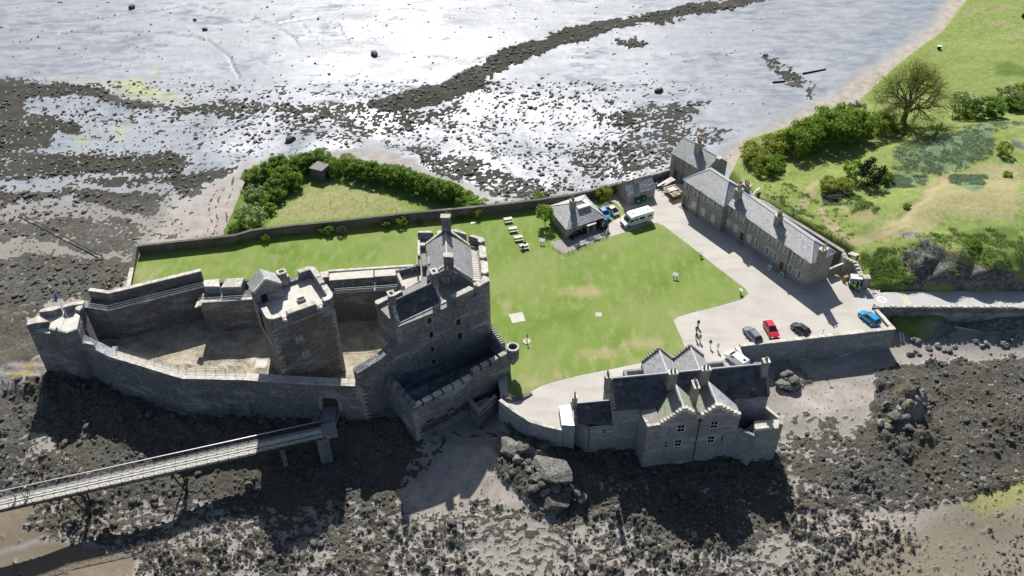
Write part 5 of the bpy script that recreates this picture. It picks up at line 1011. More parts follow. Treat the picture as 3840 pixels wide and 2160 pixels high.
for s_ in (-1, 1):
    y_ = s_ * (PW / 2 + .05)
    T.part('top_rail', PF.box(G(), 0, PL, y_ - .06, y_ + .06, DZ + 1.12, DZ + 1.2), M['galv'] if s_ == -1 else M['iron']); T.part('bottom_rail', PF.box(G(), 0, PL, y_ - .03, y_ + .03, DZ + .1, DZ + .15), M['iron'])
    for k in range(nb):
        a_ = k * bay + .4; T.part('railing_post', PF.box(G(), a_ - .035, a_ + .035, y_ - .04, y_ + .04, DZ - .3, DZ + 1.12), M['iron'])
        for z0, z1 in ((.15, 1.1), (1.1, .15)): T.part('lattice_bar', G().tube(PF.p(a_, y_, DZ + z0), PF.p(a_ + bay, y_, DZ + z1), .022, .022, 4), M['iron'])
for a_ in [22.5 + 15.0 * k for k in range(0, 7)]:
    for s_ in (-1, 1):
        gz = ground_z(*PF.xy(a_, s_ * PW / 2)) - .5; T.part('trestle_leg', G().tube(PF.p(a_ - .1, s_ * 1.2, DZ - .3), PF.p(a_ + .2, s_ * 1.0, gz), .17, .17, 6), M['iron']); T.part('trestle_leg', G().tube(PF.p(a_ + 1.6, s_ * 1.2, DZ - .3), PF.p(a_ + .3, s_ * 1.0, gz), .14, .14, 6), M['iron'])
    T.part('trestle_brace', G().tube(PF.p(a_, -1.2, DZ - .8), PF.p(a_ + .2, 1.0, DZ - 4.6), .07, .07, 5), M['iron']); T.part('trestle_brace', G().tube(PF.p(a_, 1.2, DZ - .8), PF.p(a_ + .2, -1.0, DZ - 4.6), .07, .07, 5), M['iron'])
    T.part('cross_head', PF.box(G(), a_ - .2, a_ + .3, -1.5, 1.5, DZ - .72, DZ - .47), M['iron'])
ab = [q2('Z4', 175, 1105, -1.4), q2('Z4', 330, 985, -1.4), q2('Z4', 390, 985, -1.4), q2('Z4', 385, 1085, -1.4)]
T.part('abutment', PF.box(G(), -.9, 1.1, .5, PW / 2 + .25, -8, DZ - .1), M['castle2']); T.part('abutment_wall', PF.box(G(), -1.2, -.4, PW / 2 - .3, PW / 2 + .25, DZ - .1, DZ + .9), M['castle2'])
T.part('pier_base', PF.box(G(), 6.4, 7.1, -.6, PW / 2 - .2, -8, DZ - .5), M['castle2'])
gm = GF.p(ga, 0.0, 0)
gp = [GF.xy(ga0, -.9), GF.xy(ga1, -.9), GF.xy(ga1 + .3, .3), PF.xy(-1.5, -PW / 2), PF.xy(1.0, -PW / 2), PF.xy(1.0, PW / 2), PF.xy(-1.5, PW / 2), GF.xy(ga0 - .3, .3)]
gc = [GF.xy(ga0, -.9), GF.xy(ga1, -.9), GF.xy(ga1 + .1, 2.5), GF.xy(ga0 - .1, 2.5)]; T.part('gate_ramp', G().prism(gc, -1.6, SILL + .02), M['wood'])
T.part('landing', PF.box(G(), -2.4, .0, -PW / 2 - .4, PW / 2 - .1, DZ - .5, DZ - .03), M['wood'])
railing(T, [GF.p(ga0 + .1, -.1, SILL), GF.p(ga0 - .1, 2.6, SILL)], 1.1, 1.3); railing(T, [GF.p(ga1 - .1, -.1, SILL), GF.p(ga1 + .1, 2.6, SILL)], 1.1, 1.3)
# ------------------------------------------------------------------ gabled house on the shore
T = Thing('gabled_house', 'grey stone baronial house with stepped twin gables standing on the shore rocks', 'house', (28, 96, -4))
MF = Fr((16.1, 95.35), (41.7, 98.35), out=(25, 60)); ML = MF.L; MD = 7.0; ZE, ZR = 5.4, 8.9
H_ = M['house']
info = gable_block(T, MF, ML, MD, -8, ZE, ZR, H_, M['slate_dark'], over=.12, seed=31, row=.52, wid=.7)
# front wing: two gables
w0, w1, w2 = MF.at('Z6', 1255, 1050)[0], 0, 0
FF = Fr((21.25, 92.45), (36.2, 93.95), out=(25, 60)); FL = FF.L
g0 = FF.u.dot(Vector((23.3, 92.7, 0)) - FF.o); gv = FF.u.dot(Vector((29.65, 93.3, 0)) - FF.o); ap1 = FF.u.dot(Vector((26.85, 93, 0)) - FF.o); ap2 = FF.u.dot(Vector((32.2, 93.6, 0)) - FF.o)
wd = []
for x, y, ww, hh_, nx in ((1578, 737, 1.35, 1.75, 2), (1857, 707, 1.35, 1.75, 2), (1553, 860, 1.3, 1.75, 2), (1828, 830, 1.3, 1.75, 2), (1373, 787, .6, 1.0, 2), (1476, 760, .5, .75, 1), (1454, 872, .45, 1.6, 1), (1925, 822, .45, 1.6, 1)):
    a_, z_ = FF.at('Z6', x, y); wd.append((a_ - ww / 2, a_ + ww / 2, z_ - hh_ / 2, z_ + hh_ / 2, nx))
g = G(); holed(g, FF, 0, FL, -8, 4.4, [k[:4] for k in wd], .2); Pf = FF.p; zv = 5.7
g.quad(Pf(g0, 0, 4.4), Pf(gv, 0, 4.4), Pf(gv, 0, zv), Pf(ap1, 0, 8.0), Pf(g0, 0, 4.7)); g.quad(Pf(gv, 0, 4.4), Pf(FL, 0, 4.4), Pf(FL, 0, 5.0), Pf(ap2, 0, 8.0), Pf(gv, 0, zv))
g.quad(Pf(FL, 0, -8), Pf(FL, -5, -8), Pf(FL, -5, 5.0), Pf(FL, 0, 5.0)); T.part('front_wall', g, H_)
for k in wd: window(T, FF, *k[:4], k[4], 2, depth=.2)
for a_, z0, b_, z1, n in ((g0, 4.75, ap1, 8.0, 8), (gv, zv, ap1, 8.0, 5), (gv, zv, ap2, 8.0, 5), (FL, 5.0, ap2, 8.0, 6)): crowsteps(T, FF, a_, z0, b_, z1, n, .6, M['cope'], .1, .42)
dep = 6.6
for nm, (l, zl, a_, r_, zr_) in enumerate(((g0, 4.75, ap1, gv, zv), (gv, zv, ap2, FL, 5.0))):
    A1, A2 = Pf(a_, -.4, 7.75), Pf(a_ - .1, -dep, 7.75)
    roof_plane(T, 'front_roof', Pf(l, -dep, zl - .1), Pf(l, -.4, zl - .1), A1, A2, M['slate_moss'], 41 + nm, .3, .4); roof_plane(T, 'front_roof', Pf(r_, -.4, zr_ - .1), Pf(r_, -dep, zr_ - .1), A2, A1, M['slate_moss'] if nm == 0 else M['slate_grey'], 45 + nm, .3, .4)
    T.part('ridge_cap', G().tube(A1 + Vector((0, 0, .04)), A2 + Vector((0, 0, .04)), .14, .14, 6), M['lead'])
T.part('downpipe', G().tube(Pf(gv, .08, -4.5), Pf(gv, .08, zv - .6), .07, .07, 6), M['iron']); T.part('hopper', FF.box(G(), gv - .18, gv + .18, 0, .3, zv - .75, zv - .35), M['iron'])
# corner block with lead roof, west side wall
wp_ = [FF.xy(0, 0), FF.xy(g0, 0), FF.xy(g0, -4.6), MF.xy(MF.u.dot(Vector((20.3, 96, 0)) - MF.o), -.2)]
g = G()
for s0_, s1_ in zip((wp_[3],), (wp_[0],)): g.quad((*s0_, -8), (*s1_, -8), (*s1_, 4.4), (*s0_, 4.4))
T.part('side_wall', g, H_); T.part('lead_roof', G().quad((*wp_[0], 4.4), (*wp_[1], 4.7), (*wp_[2], 5.3), (*wp_[3], 5.0)), M['dress'])
coping(T, [FF.xy(0, 0), FF.xy(g0, 0)], .4, [4.4, 4.6], M['cope'], .7, .2, .05); coping(T, [wp_[3], FF.xy(0, 0)], .4, [4.7, 4.4], M['cope'], .8, .16, .03)
quoins(T, Fr(wp_[0], wp_[1], out=(25, 60)), Fr(wp_[0], wp_[3], out=(0, 95)), -4.4, 4.2, M['dress'], .45, .8, .4, .025)
# chimneys
ux, uy = MF.u, MF.n
def mch(r, x, y, z, w_, d_, pots, zb, along=True, pot=None): c_ = q2(r, x, y, z); chimney(T, c_, w_, d_, zb, z, M['dress'], pots, (ux, uy), pot or M['claydark'], .6, along)
mch('Z6', 1508, 262, 10.9, 1.35, .85, 2, 7.2); mch('Z6', 1785, 232, 10.9, 1.35, .85, 2, 7.2); mch('Z6', 1700, 365, 9.8, .8, 1.7, 3, 5, False); mch('Z6', 2292, 165, 10.8, .95, .95, 2, 7.5, False); mch('Z6', 963, 288, 10.6, .75, 1.2, 2, 7.0, False)
for F_, sx in ((MF, 0), (MF, 1)):
    E_ = Fr(MF.xy(0 if sx == 0 else ML, .0), MF.xy(0 if sx == 0 else ML, -MD), out=(-50, 95) if sx == 0 else (90, 95))
    crowsteps(T, E_, 0, ZE, MD / 2, ZR, 10, .45, M['dress'], .12, .3); crowsteps(T, E_, MD, ZE, MD / 2, ZR, 10, .45, M['dress'], .12, .3)
# garden side: two rear gables and flat lead bays
BF = Fr(MF.xy(6.0, -MD - 3.4), MF.xy(19.8, -MD - 3.4), out=(25, 160)); 
bA, bV, bB = 0, 0, 0
ba = [BF.u.dot(Vector(v) - BF.o) for v in (q('Z6', 1410, 110, 8.0), q('Z6', 1675, 85, 8.0))]
half = abs(ba[1] - ba[0]) / 2
for a_ in ba:
    g = G(); g.quad(BF.p(a_ - half, 0, 0), BF.p(a_ + half, 0, 0), BF.p(a_ + half, 0, 5.0), BF.p(a_, 0, 8.0), BF.p(a_ - half, 0, 5.0)); T.part('rear_gable', g, H_)
    crowsteps(T, BF, a_ - half, 5.1, a_, 8.0, 7, .4, M['dress'], .05, .3); crowsteps(T, BF, a_ + half, 5.1, a_, 8.0, 7, .4, M['dress'], .05, .3)
    A1, A2 = BF.p(a_, -.3, 7.85), BF.p(a_, -7.0, 7.85)
    for s_ in (-1, 1): roof_plane(T, 'rear_roof', BF.p(a_ + s_ * half, -.3 if s_ > 0 else -7.0, 5.0), BF.p(a_ + s_ * half, -7.0 if s_ > 0 else -.3, 5.0), A2 if s_ > 0 else A1, A1 if s_ > 0 else A2, M['slate_grey'], 51 + s_, .3, .4)
    T.part('ridge_cap', G().tube(A1, A2, .14, .14, 6), M['lead'])
lo, hi = min(ba) - half, max(ba) + half
for s_ in (-1, 1):
    T.part('rear_side_wall', G().quad(BF.p(lo if s_ < 0 else hi, 0, 0), BF.p(lo if s_ < 0 else hi, -4, 0), BF.p(lo if s_ < 0 else hi, -4, 5), BF.p(lo if s_ < 0 else hi, 0, 5)), H_)
    x0, x1 = (lo - 3.3, lo) if s_ < 0 else (hi, hi + 3.6)
    T.part('bay', BF.box(G(), x0, x1, -4.2, -.9, 0, 3.6), H_); T.part('bay_lead_roof', BF.box(G(), x0 + .4, x1, -4.2, -1.3, 3.603, 3.65), M['lead'])
    for k in range(1, 4): T.part('lead_roll', BF.box(G(), x0 + .4, x1, -1.3 - .75 * k - .04, -1.3 - .75 * k + .04, 3.652, 3.73), M['lead'])
    T.part('bay_parapet', BF.box(G(), x0, x1, -1.3, -.87, 3.603, 4.35), M['dress']); T.part('bay_parapet', BF.box(G(), x0 if s_ < 0 else x1 - .45, x0 + .45 if s_ < 0 else x1, -4.2, -1.303, 3.603, 4.35), M['dress'])
# west annex with glazed lean-to
an = [q('Z6', 700, 492, 4.9), q('Z6', 942, 470, 4.9)]; ae = [q('Z6', 718, 712, 1.9), q('Z6', 972, 712, 1.9)]
AF = Fr((12.0, 94.75), (16.15, 95.2), out=(20, 60)); rdg = 2.6
wa_, wz_ = AF.at('Z6', 930, 767); g = G(); hA = [(wa_ - .45, wa_ + .45, wz_ - .6, wz_ + .6)]; holed(g, AF, 0, AF.L, -8, 2.0, hA, .2)
AW = (9.6, 96.7); g.quad((*AW, -8), (*AF.xy(0, 0), -8), (*AF.xy(0, 0), 2.0), (*AW, 2.0)); T.part('annex_wall', g, H_); window(T, AF, *hA[0], 2, 2)
aw2 = AF.xy(-1.9, -5.2); g = G(); g.quad((*aw2, 0), (*AW, 0), (*AW, 2.1), (*AF.xy(-1.95, -rdg - .3), 4.75), (*aw2, 2.1)); T.part('annex_gable', g, H_)
r0_, r1_ = AF.p(-1.8, -rdg - .3, 4.6), AF.p(AF.L, -rdg - .3, 4.6)
roof_plane(T, 'annex_roof', AF.p(-1.8, -.9, 2.2), AF.p(AF.L, .1, 1.98), r1_, r0_, M['slate_dark'], 61, .5, .7); roof_plane(T, 'annex_roof', AF.p(AF.L, -5.3, 2.1), AF.p(-1.8, -5.3, 2.1), r0_, r1_, M['slate_dark'], 62, .3, .42)
T.part('annex_roof_corner', G().quad(AF.p(-1.8, -.9, 2.2), Vector((*AW, 2.05)), AF.p(0, .1, 2.0), AF.p(.3, -.1, 2.15)), M['slate_dark']); T.part('ridge_cap', G().tube(r0_, r1_, .12, .12, 6), M['lead'])
AG = Fr(AF.xy(-1.85, -.6), AF.xy(-1.85, -5.0), out=(-50, 95)); crowsteps(T, AG, 0, 2.3, 2.3, 4.7, 7, .4, M['dress'], .1, .3); crowsteps(T, AG, AG.L, 2.3, 2.3, 4.7, 7, .4, M['dress'], .1, .3)
c_ = AF.xy(-1.7, -rdg - .3); chimney(T, c_, .7, .9, 3.5, 6.2, M['dress'], 1, (AF.u, AF.n), M['clay'], .9)
downpipe(T, AF, .35, -4.5, 1.9)
lt = [q('Z6', *p, z) for *p, z in ((552, 545, 2.0), (648, 532, 2.5), (684, 716, 2.5), (575, 708, 2.0))]
T.part('lean_to_wall', G().prism([(v.x, v.y) for v in lt], -3, 1.9), H_)
for k in range(7):
    a0, a1 = lt[0].lerp(lt[3], k / 7), lt[0].lerp(lt[3], (k + .86) / 7); b0_, b1_ = lt[1].lerp(lt[2], k / 7), lt[1].lerp(lt[2], (k + .86) / 7); zz = Vector((0, 0, .06)); T.part('roof_panel', G().hexa([a1, b1_, b0_, a0, a1 + zz, b1_ + zz, b0_ + zz, a0 + zz]), M['white'])
# east terrace walls
tp = [q2('Z6', *p, 3.2) for p in ((2205, 735), (2428, 716), (2470, 690), (2440, 636))]
t0 = FF.xy(FL, -.1); te = q2('Z6', 2470, 690, 3.2)
T.part('terrace_wall', strip(G(), [t0, q2('Z6', 2205, 790, 2.2)], .5, -8, 1.9, batter=.1), H_)
tb_ = [q2('Z6', 2200, 740, 3.0), q2('Z6', 2430, 716, 3.0), q2('Z6', 2440, 640, 3.0), q2('Z6', 2190, 655, 3.0)]
T.part('terrace_block', G().prism(tb_, -8, 2.6), H_); T.part('terrace_roof', G().prism([tuple(Vector(p).lerp(Vector((sum(x[0] for x in tb_) / 4, sum(x[1] for x in tb_) / 4)), .06)) for p in tb_], 2.6, 2.66), M['slab'])
T.part('terrace_coping', strip(G(), [tb_[0], Vector(tb_[0]).lerp(Vector(tb_[1]), .62)[:]], .45, 2.5, 3.1), M['cope']); T.part('terrace_parapet', strip(G(), [tb_[1], tb_[2]], .6, -2, 3.5), M['dress'])
T.part('terrace_floor', G().prism([t0, q2('Z6', 2205, 790, 2.2), tb_[3], MF.xy(ML - .5, 0)], -3, -.2), M['dress'])
T.part('terrace_back_wall', strip(G(), [q2('Z6', 2440, 640, 2.4), q2('Z6', 2270, 540, 1.6)], .5, -6, 2.0), M['cope'])
# ------------------------------------------------------------------ barracks
BW, BR_ = M['barrack'], M['slate_grey']
T = Thing('barracks_range', 'long two storey stone barracks range with pale slate roof and white sash windows', 'house', (50, 145, 0))
f0, f1 = Vector((45.15, 150.9)), Vector((57.0, 131.05)); MFb = Fr(f0, f1, out=(0, 100)); ZEb, ZRb = 6.8, 8.8; BD = 6.2
PFb = Fr((37.4, 160.2), (43.95, 150.2), out=(0, 100))
def wins_on(F, reg, L, w_=1.08, h_=1.9):
    out = []
    for x, y in L: a_, z_ = F.at(reg, x, y); out.append([a_ - w_ / 2, a_ + w_ / 2, z_ - h_ / 2, z_ + h_ / 2])
    zc_ = sum((k[2] + k[3]) / 2 for k in out) / len(out)
    for k in out: k[2], k[3] = zc_ - h_ / 2, zc_ + h_ / 2
    return [tuple(k) for k in out]
up = wins_on(MFb, 'Z7', [(760, 652), (818, 697), (880, 740), (934, 780), (1000, 825), (1088, 880), (1157, 930), (1219, 972), (1287, 1018), (1357, 1072)]); lw_ = wins_on(MFb, 'Z7', [(738, 752), (797, 795), (911, 882), (972, 927), (1061, 982), (1128, 1030), (1255, 1125), (1327, 1180)])
dr_ = [(MFb.at('Z7', x, y)[0] - .5, MFb.at('Z7', x, y)[0] + .5, .15, 2.5, 1) for x, y in ((852, 850), (1187, 1085))]
gable_block(T, MFb, MFb.L, BD, -.5, ZEb, ZRb, BW, BR_, .18, hipL=0, hipR=3.0, holes=up + lw_ + dr_, seed=71, row=.3, wid=.45)
upp = wins_on(PFb, 'Z7', [(396, 438), (466, 490), (547, 548), (627, 605)]); lwp = wins_on(PFb, 'Z7', [(448, 598), (525, 658), (606, 717)]); dpp = [(PFb.at('Z7', 372, 580)[0] - .6, PFb.at('Z7', 372, 580)[0] + .6, .1, 2.9, 1)]
gable_block(T, PFb, PFb.L, BD + 1.6, -.5, ZEb + .05, ZRb + .75, BW, BR_, .18, hipL=3.2, hipR=3.2, holes=upp + lwp + dpp, seed=81, row=.3, wid=.45)
for F_, L_ in ((MFb, up), (PFb, upp)):
    for k in L_: window(T, F_, *k, 3, 4, depth=.13)
for F_, L_ in ((MFb, lw_), (PFb, lwp)):
    for i, k in enumerate(L_): window(T, F_, *k, 3, 4, depth=.13) if not (F_ is PFb or i < 3) else window(T, F_, *k, 2, 2, glass=M['blind'], depth=.13)
for F_, L_ in ((MFb, dr_), (PFb, dpp)):
    for k in L_:
        T.part('door', F_.box(G(), k[0], k[1], -.2, -.14, k[2], k[3]), M['door']); T.part('door_step', F_.box(G(), k[0] - .3, k[1] + .3, 0.02, .8, -.1, .12), M['dress'])
        for s_ in (0, 1): T.part('door_jamb', F_.box(G(), (k[0] - .2) if s_ == 0 else k[1] + .005, k[0] - .005 if s_ == 0 else k[1] + .2, -.1, .04, .1, k[3] + .2), M['dress'])
for F_, aa in ((MFb, [MFb.at('Z7', x, y)[0] for x, y in ((888, 800), (1240, 1060))]), (PFb, [PFb.at('Z7', x, y)[0] for x, y in ((410, 520), (490, 580))])):
    for a_ in aa: downpipe(T, F_, a_, 0, 6.6)
T.part('plinth', MFb.box(G(), 0, MFb.L, 0.0, .06, -.4, .55), M['dress'])
quoins(T, Fr(f1, f0, out=(0, 100)), Fr(f1, MFb.xy(MFb.L, -BD), out=(60, 100)), .2, 6.6, M['dress'], .4, .7, .38, .02)
quoins(T, Fr(PFb.xy(PFb.L, 0), PFb.xy(0, 0), out=(0, 100)), Fr(PFb.xy(PFb.L, 0), PFb.xy(PFb.L, -2), out=(60, 110)), .2, 6.6, M['dress'], .4, .7, .38, .02)
for r, x, y, z, zb, n in (('Z7', 830, 470, 10.2, 7.8, 3), ('Z7', 1165, 690, 9.9, 7.8, 4), ('Z7', 1535, 970, 9.4, 6.0, 2)): chimney(T, q2(r, x, y, z), 1.0, 1.35, zb, z, M['dress'], n, (MFb.u, MFb.n), M['clay'], 1.0, False)
chimney(T, q2('Z7', 893, 435, 9.6), 1.6, .9, 0, 9.6, M['dress'], 3, (MFb.u, MFb.n), M['clay'], 1.0)
bl = [MFb.xy(3, -BD - .3), MFb.xy(8, -BD - .3), MFb.xy(8, -BD - 3), MFb.xy(3, -BD - 3)]; T.part('rear_lean_to', G().prism(bl, -1, 3.4), BW); T.part('rear_lean_to_roof', G().prism(bl, 3.4, [4.4, 4.4, 3.5, 3.5]), M['slate_grey'])
# rear house
T = Thing('rear_house', 'tall stone house with pale lichened roof and tall chimney pots behind the barracks', 'house', (42, 168, -1))
HF = Fr((36.8, 173.8), (42.95, 165.3), out=(0, 100)); hw_ = wins_on(HF, 'N4', [(318, 510), (533, 660)], 1.0, 1.8); da3, dz3 = HF.at('N4', 275, 840)
i3 = gable_block(T, HF, HF.L, 7.0, -5, 5.3, 7.9, BW, M['slate_pale'], .12, holes=hw_ + [(da3 - .55, da3 + .55, -.9, 1.4, 1)], seed=91, row=.32, wid=.45)
for k in hw_: window(T, HF, *k, 3, 4)
T.part('door', HF.box(G(), da3 - .55, da3 + .55, -.2, -.15, -.9, 1.4), M['door'])
for x, y in ((285, 480), (440, 590)): downpipe(T, HF, HF.at('N4', x, y)[0], -1, 5.2)
chimney(T, q2('N4', 735, 185, 9.4), 1.5, 1.1, 6.5, 9.4, M['dress'], 3, (HF.u, HF.n), plain('red chimney pot', (.35, .13, .07), .8), 1.2)
chimney(T, q2('N4', 1120, 480, 8.6), .9, .9, 7, 8.6, M['dress'], 0, (HF.u, HF.n))
# outbuilding
T = Thing('outbuilding', 'small stone outbuilding with grey slate roof beside the green bins', 'outbuilding', (28, 162, 0))
OF = Fr((25.5, 160.45), (31.95, 163.45), out=(0, 100)); ow = wins_on(OF, 'N5', [(608, 865), (945, 755)], .85, 1.15)
gable_block(T, OF, OF.L, 4.6, -4, 2.7, 4.5, BW, M['slate_grey'], .15, holes=ow, seed=101, row=.34, wid=.6)
for k in ow: window(T, OF, *k, 2, 4)
downpipe(T, OF, OF.at('N5', 790, 800)[0], 0, 2.6)
chimney(T, q2('N5', 300, 430, 5.4), .6, .7, 3.5, 5.4, M['dress'], 0, (OF.u, OF.n)); chimney(T, q2('N5', 650, 350, 5.3), 1.3, .7, 3.5, 5.3, M['dress'], 0, (OF.u, OF.n))
# cottage
T = Thing('cottage', 'square stone cottage with hipped slate roof, dormer and porch behind a barrier', 'cottage', (13.8, 154, 0))
CF = Fr((11.6, 148.35), (19.45, 152.5), out=(20, 100)); CS = Fr((11.6, 148.35), (8.1, 156.1), out=(-20, 140)); cD = CS.L
ch = wins_on(CF, 'Y1', [(546, 605)], .95, 1.3); cd_, _z = CF.at('Y1', 720, 600)
hs2 = wins_on(CS, 'Y1', [(262, 480)], .8, 1.2)
g = G(); holed(g, CF, 0, CF.L, -.3, 2.75, ch + [(cd_ - .5, cd_ + .5, .05, 2.2, 1)], .2); holed(g, CS, 0, CS.L, -.3, 2.75, hs2, .2)
c3 = CS.p(cD, 0, 0); c2 = CF.p(CF.L, 0, 0); c4 = c2 + (c3 - CF.p(0, 0, 0)); g.quad((c2.x, c2.y, -.3), (c4.x, c4.y, -.3), (c4.x, c4.y, 2.75), (c2.x, c2.y, 2.75)); g.quad((c4.x, c4.y, -.3), (c3.x, c3.y, -.3), (c3.x, c3.y, 2.75), (c4.x, c4.y, 2.75)); T.part('wall', g, BW)
window(T, CF, *ch[0], 2, 4); window(T, CS, *hs2[0], 2, 4)
def cp(a, b_, z): v = CF.p(0, 0, 0) + CF.u * a + CS.u * b_; return Vector((v.x, v.y, z))
o_ = .25; E_ = [cp(-o_, -o_, 2.65), cp(CF.L + o_, -o_, 2.65), cp(CF.L + o_, cD + o_, 2.65), cp(-o_, cD + o_, 2.65)]; r1_, r2_ = cp(3.6, cD / 2, 5.1), cp(CF.L - 3.2, cD / 2, 5.1)
roof_plane(T, 'roof', E_[0], E_[1], r2_, r1_, M['slate_grey'], 111, .34, .5); roof_plane(T, 'roof', E_[2], E_[3], r1_, r2_, M['slate_grey'], 112, .34, .5); roof_plane(T, 'roof', E_[3], E_[0], r1_, r1_, M['slate_pale'], 113, .34, .5); roof_plane(T, 'roof', E_[1], E_[2], r2_, r2_, M['slate_grey'], 114, .34, .5)
for a_, b_ in ((E_[0], r1_), (E_[3], r1_), (E_[1], r2_), (E_[2], r2_), (r1_, r2_)): T.part('hip_cap', G().tube(a_ + Vector((0, 0, .06)), b_ + Vector((0, 0, .06)), .09, .09, 6), M['lead'])
dm = [q2('Y1', *p, 4.4) for p in ((555, 320), (640, 392), (795, 345), (720, 300))]; T.part('dormer', G().prism([cp(4.2, 2.6, 0)[:2], cp(7.0, 2.6, 0)[:2], cp(7.0, 4.6, 0)[:2], cp(4.2, 4.6, 0)[:2]], 3.4, 4.6), M['white']); T.part('dormer_roof', G().prism([cp(4.05, 2.45, 0)[:2], cp(7.15, 2.45, 0)[:2], cp(7.15, 4.7, 0)[:2], cp(4.05, 4.7, 0)[:2]], 4.603, 4.7), M['lead'])
chimney(T, q2('Y1', 512, 240, 6.8), .9, 1.2, 3.5, 6.6, M['dress'], 2, (CF.u, CF.n), plain('clay pot red', (.36, .15, .08), .8), .8, False)
T.part('porch_wall', CF.box(G(), cd_ - .95, cd_ - .6, 0.02, .9, 0, 2.2), M['dress']); T.part('porch_wall', CF.box(G(), cd_ + .6, cd_ + .95, 0.02, .9, 0, 2.2), M['dress']); T.part('porch_roof', CF.box(G(), cd_ - 1.1, cd_ + 1.1, .02, 1.1, 2.203, 2.35), M['slab']); T.part('door', CF.box(G(), cd_ - .5, cd_ + .5, -.2, -.15, .05, 2.2), plain('grey green door', (.16, .18, .17), .6))
# ------------------------------------------------------------------ boundary walls
T = Thing('lawn_wall', 'long rubble boundary wall along the shore side of the lawn', 'wall', (*q2('G', 1200, 860, 0), 0))
WL = [q2('G', *p, 2.1) for p in ((515, 926), (881, 886), (950, 866), (1100, 848), (1227, 836), (1398, 818), (1560, 800), (1697, 788), (1900, 767), (2037, 750), (2150, 733), (2230, 716), (2330, 690))]
T.part('wall', strip(G(), WL, .6, -6, 2.1), M['garden']); coping(T, WL, .6, 2.1, M['garden'], 1.2, .14, .02)
WL2 = [q2('G', 477, 1118, 1.2), q2('G', 500, 1000, 1.2), q2('G', 515, 926, 1.6)]; T = Thing('lawn_end_wall', 'short pale topped wall closing the seaward end of the lawn', 'wall', (*WL2[1], 0)); T.part('wall', strip(G(), WL2, .7, -6, [.9, .9, 1.8]), M['garden']); coping(T, WL2[:2], .7, .9, M['cope'], 1.2, .14)
T.part('wall', strip(G(), [q2('G', 465, 1200, .9), WL2[0]], .7, -6, .9), M['garden'])
WY = [q2('N5', *p, 2.2) for p in ((1060, 300), (1350, 220), (1610, 140))]; T = Thing('yard_wall', 'stone wall between the outbuilding and the rear house', 'wall', (*WY[1], 0)); T.part('wall', strip(G(), WY, .5, -5, 2.2), M['garden']); coping(T, WY, .5, 2.2, M['dress'], 1.0, .12)
CPW = [q2('Z8', *p, .5) for p in ((775, 945), (690, 772), (2212, 606), (2040, 415))]
T = Thing('car_park_sea_wall', 'high sea wall with flat pale coping holding up the car park', 'wall', (*CPW[2], -4))
cp1 = [q2('Z8', 775, 945, .4), q2('Z8', 700, 775, .4)]
T.part('wall', strip(G(), [cp1[0], cp1[1]], .7, -7, .4), M['house']); coping(T, cp1, .7, .4, M['cope'], 1.4, .15, .03)
cp2 = [q2('Z8', 712, 776, .4), q2('Z8', 2212, 606, .4), q2('Z8', 2040, 415, .4)]
T.part('wall', strip(G(), cp2, .7, -7, .4, batter=.25), M['house']); coping(T, cp2, .7, .4, M['cope'], 1.5, .15, .03)
RW = [q2('Y4', *p, .5) for p in ((1062, 1198), (1050, 1230), (1110, 1232), (1500, 1234), (2318, 1234))]; RW.append((RW[-1][0] + 120, RW[-1][1] - .4))
T = Thing('road_parapet', 'dark retaining wall below the road with a toothed stone cope', 'wall', (*RW[2], -3)); T.part('wall', strip(G(), RW, .5, -7, .35), M['castle'])
F = Fr(RW[2], RW[4], out=(0, 0))
for k in range(int(F.L / 1.05)): T.part('cope_stone', F.box(G(), k * 1.05, k * 1.05 + .85, -.5, .04, .353, .62 + .06 * (k % 3)), M['cope'])
BW_ = [q2('Z7', *p, 2.0) for p in ((840, 400), (940, 560), (1040, 590), (1200, 700), (1400, 820), (1560, 920), (1690, 1000))]
T = Thing('barracks_rear_wall', 'rubble retaining wall running behind the barracks at the foot of the slope', 'wall', (*BW_[3], 0)); T.part('wall', strip(G(), BW_, .7, -3, 2.2), M['garden']); coping(T, BW_, .7, 2.2, M['dress'], 1.0, .14)
GW = [q2('Z7', *p, z) for *p, z in ((1690, 990, 2.6), (1720, 1045, 2.6), (1800, 1080, 2.6), (1840, 1170, 2.4), (1850, 1210, 2.3))]
T = Thing('gate_wall', 'curving stepped wall beside the entrance gate pier', 'wall', (*GW[2], 0)); T.part('wall', strip(G(), GW, .6, -2, [2.6, 2.6, 2.6, 2.4, 2.3]), BW)
for k in range(10):
    f = .15 + k * .085; i = min(int(f * 4), 3); v = Vector(GW[i]).lerp(Vector(GW[i + 1]), f * 4 - i); T.part('cope_stone', G().box((v.x - .1, v.y, 2.72 - .02 * k), (.85, .32, .26)), M['cope'])
gp_ = q('Z7', 1868, 1300, 0); T.part('gate_pier', G().box((gp_.x + .1, gp_.y + .5, 1.2), (1.15, 1.1, 2.6)), BW); T.part('pier_cap', G().box((gp_.x + .1, gp_.y + .5, 2.6), (1.35, 1.3, .22)), M['cope'])
EW = [q2('Z7', 1580, 1150, 1.6), q2('Z7', 1700, 1100, 1.6)]; T = Thing('passage_wall', 'low wall closing the passage between barracks and gate wall', 'wall', (*EW[0], 0)); T.part('wall', strip(G(), EW, .3, -.3, 1.9), BW); coping(T, EW, .3, 1.9, M['cope'], .7, .12, .04)
for k in range(3):
    v = q('Z7', 1775 + 14 * k, 1010 - 12 * k, 2.2); 
    if k == 0: T = Thing('wall_steps', 'short flight of stone steps over the wall behind the barracks', 'steps', (v.x, v.y, 1))
    T.part('step', G().box((v.x, v.y, 2.0 - .2 * k), (1.6, .4, .22), (Vector((.83, -.56, 0)), Vector((.56, .83, 0)), Vector((0, 0, 1)))), M['cope'])
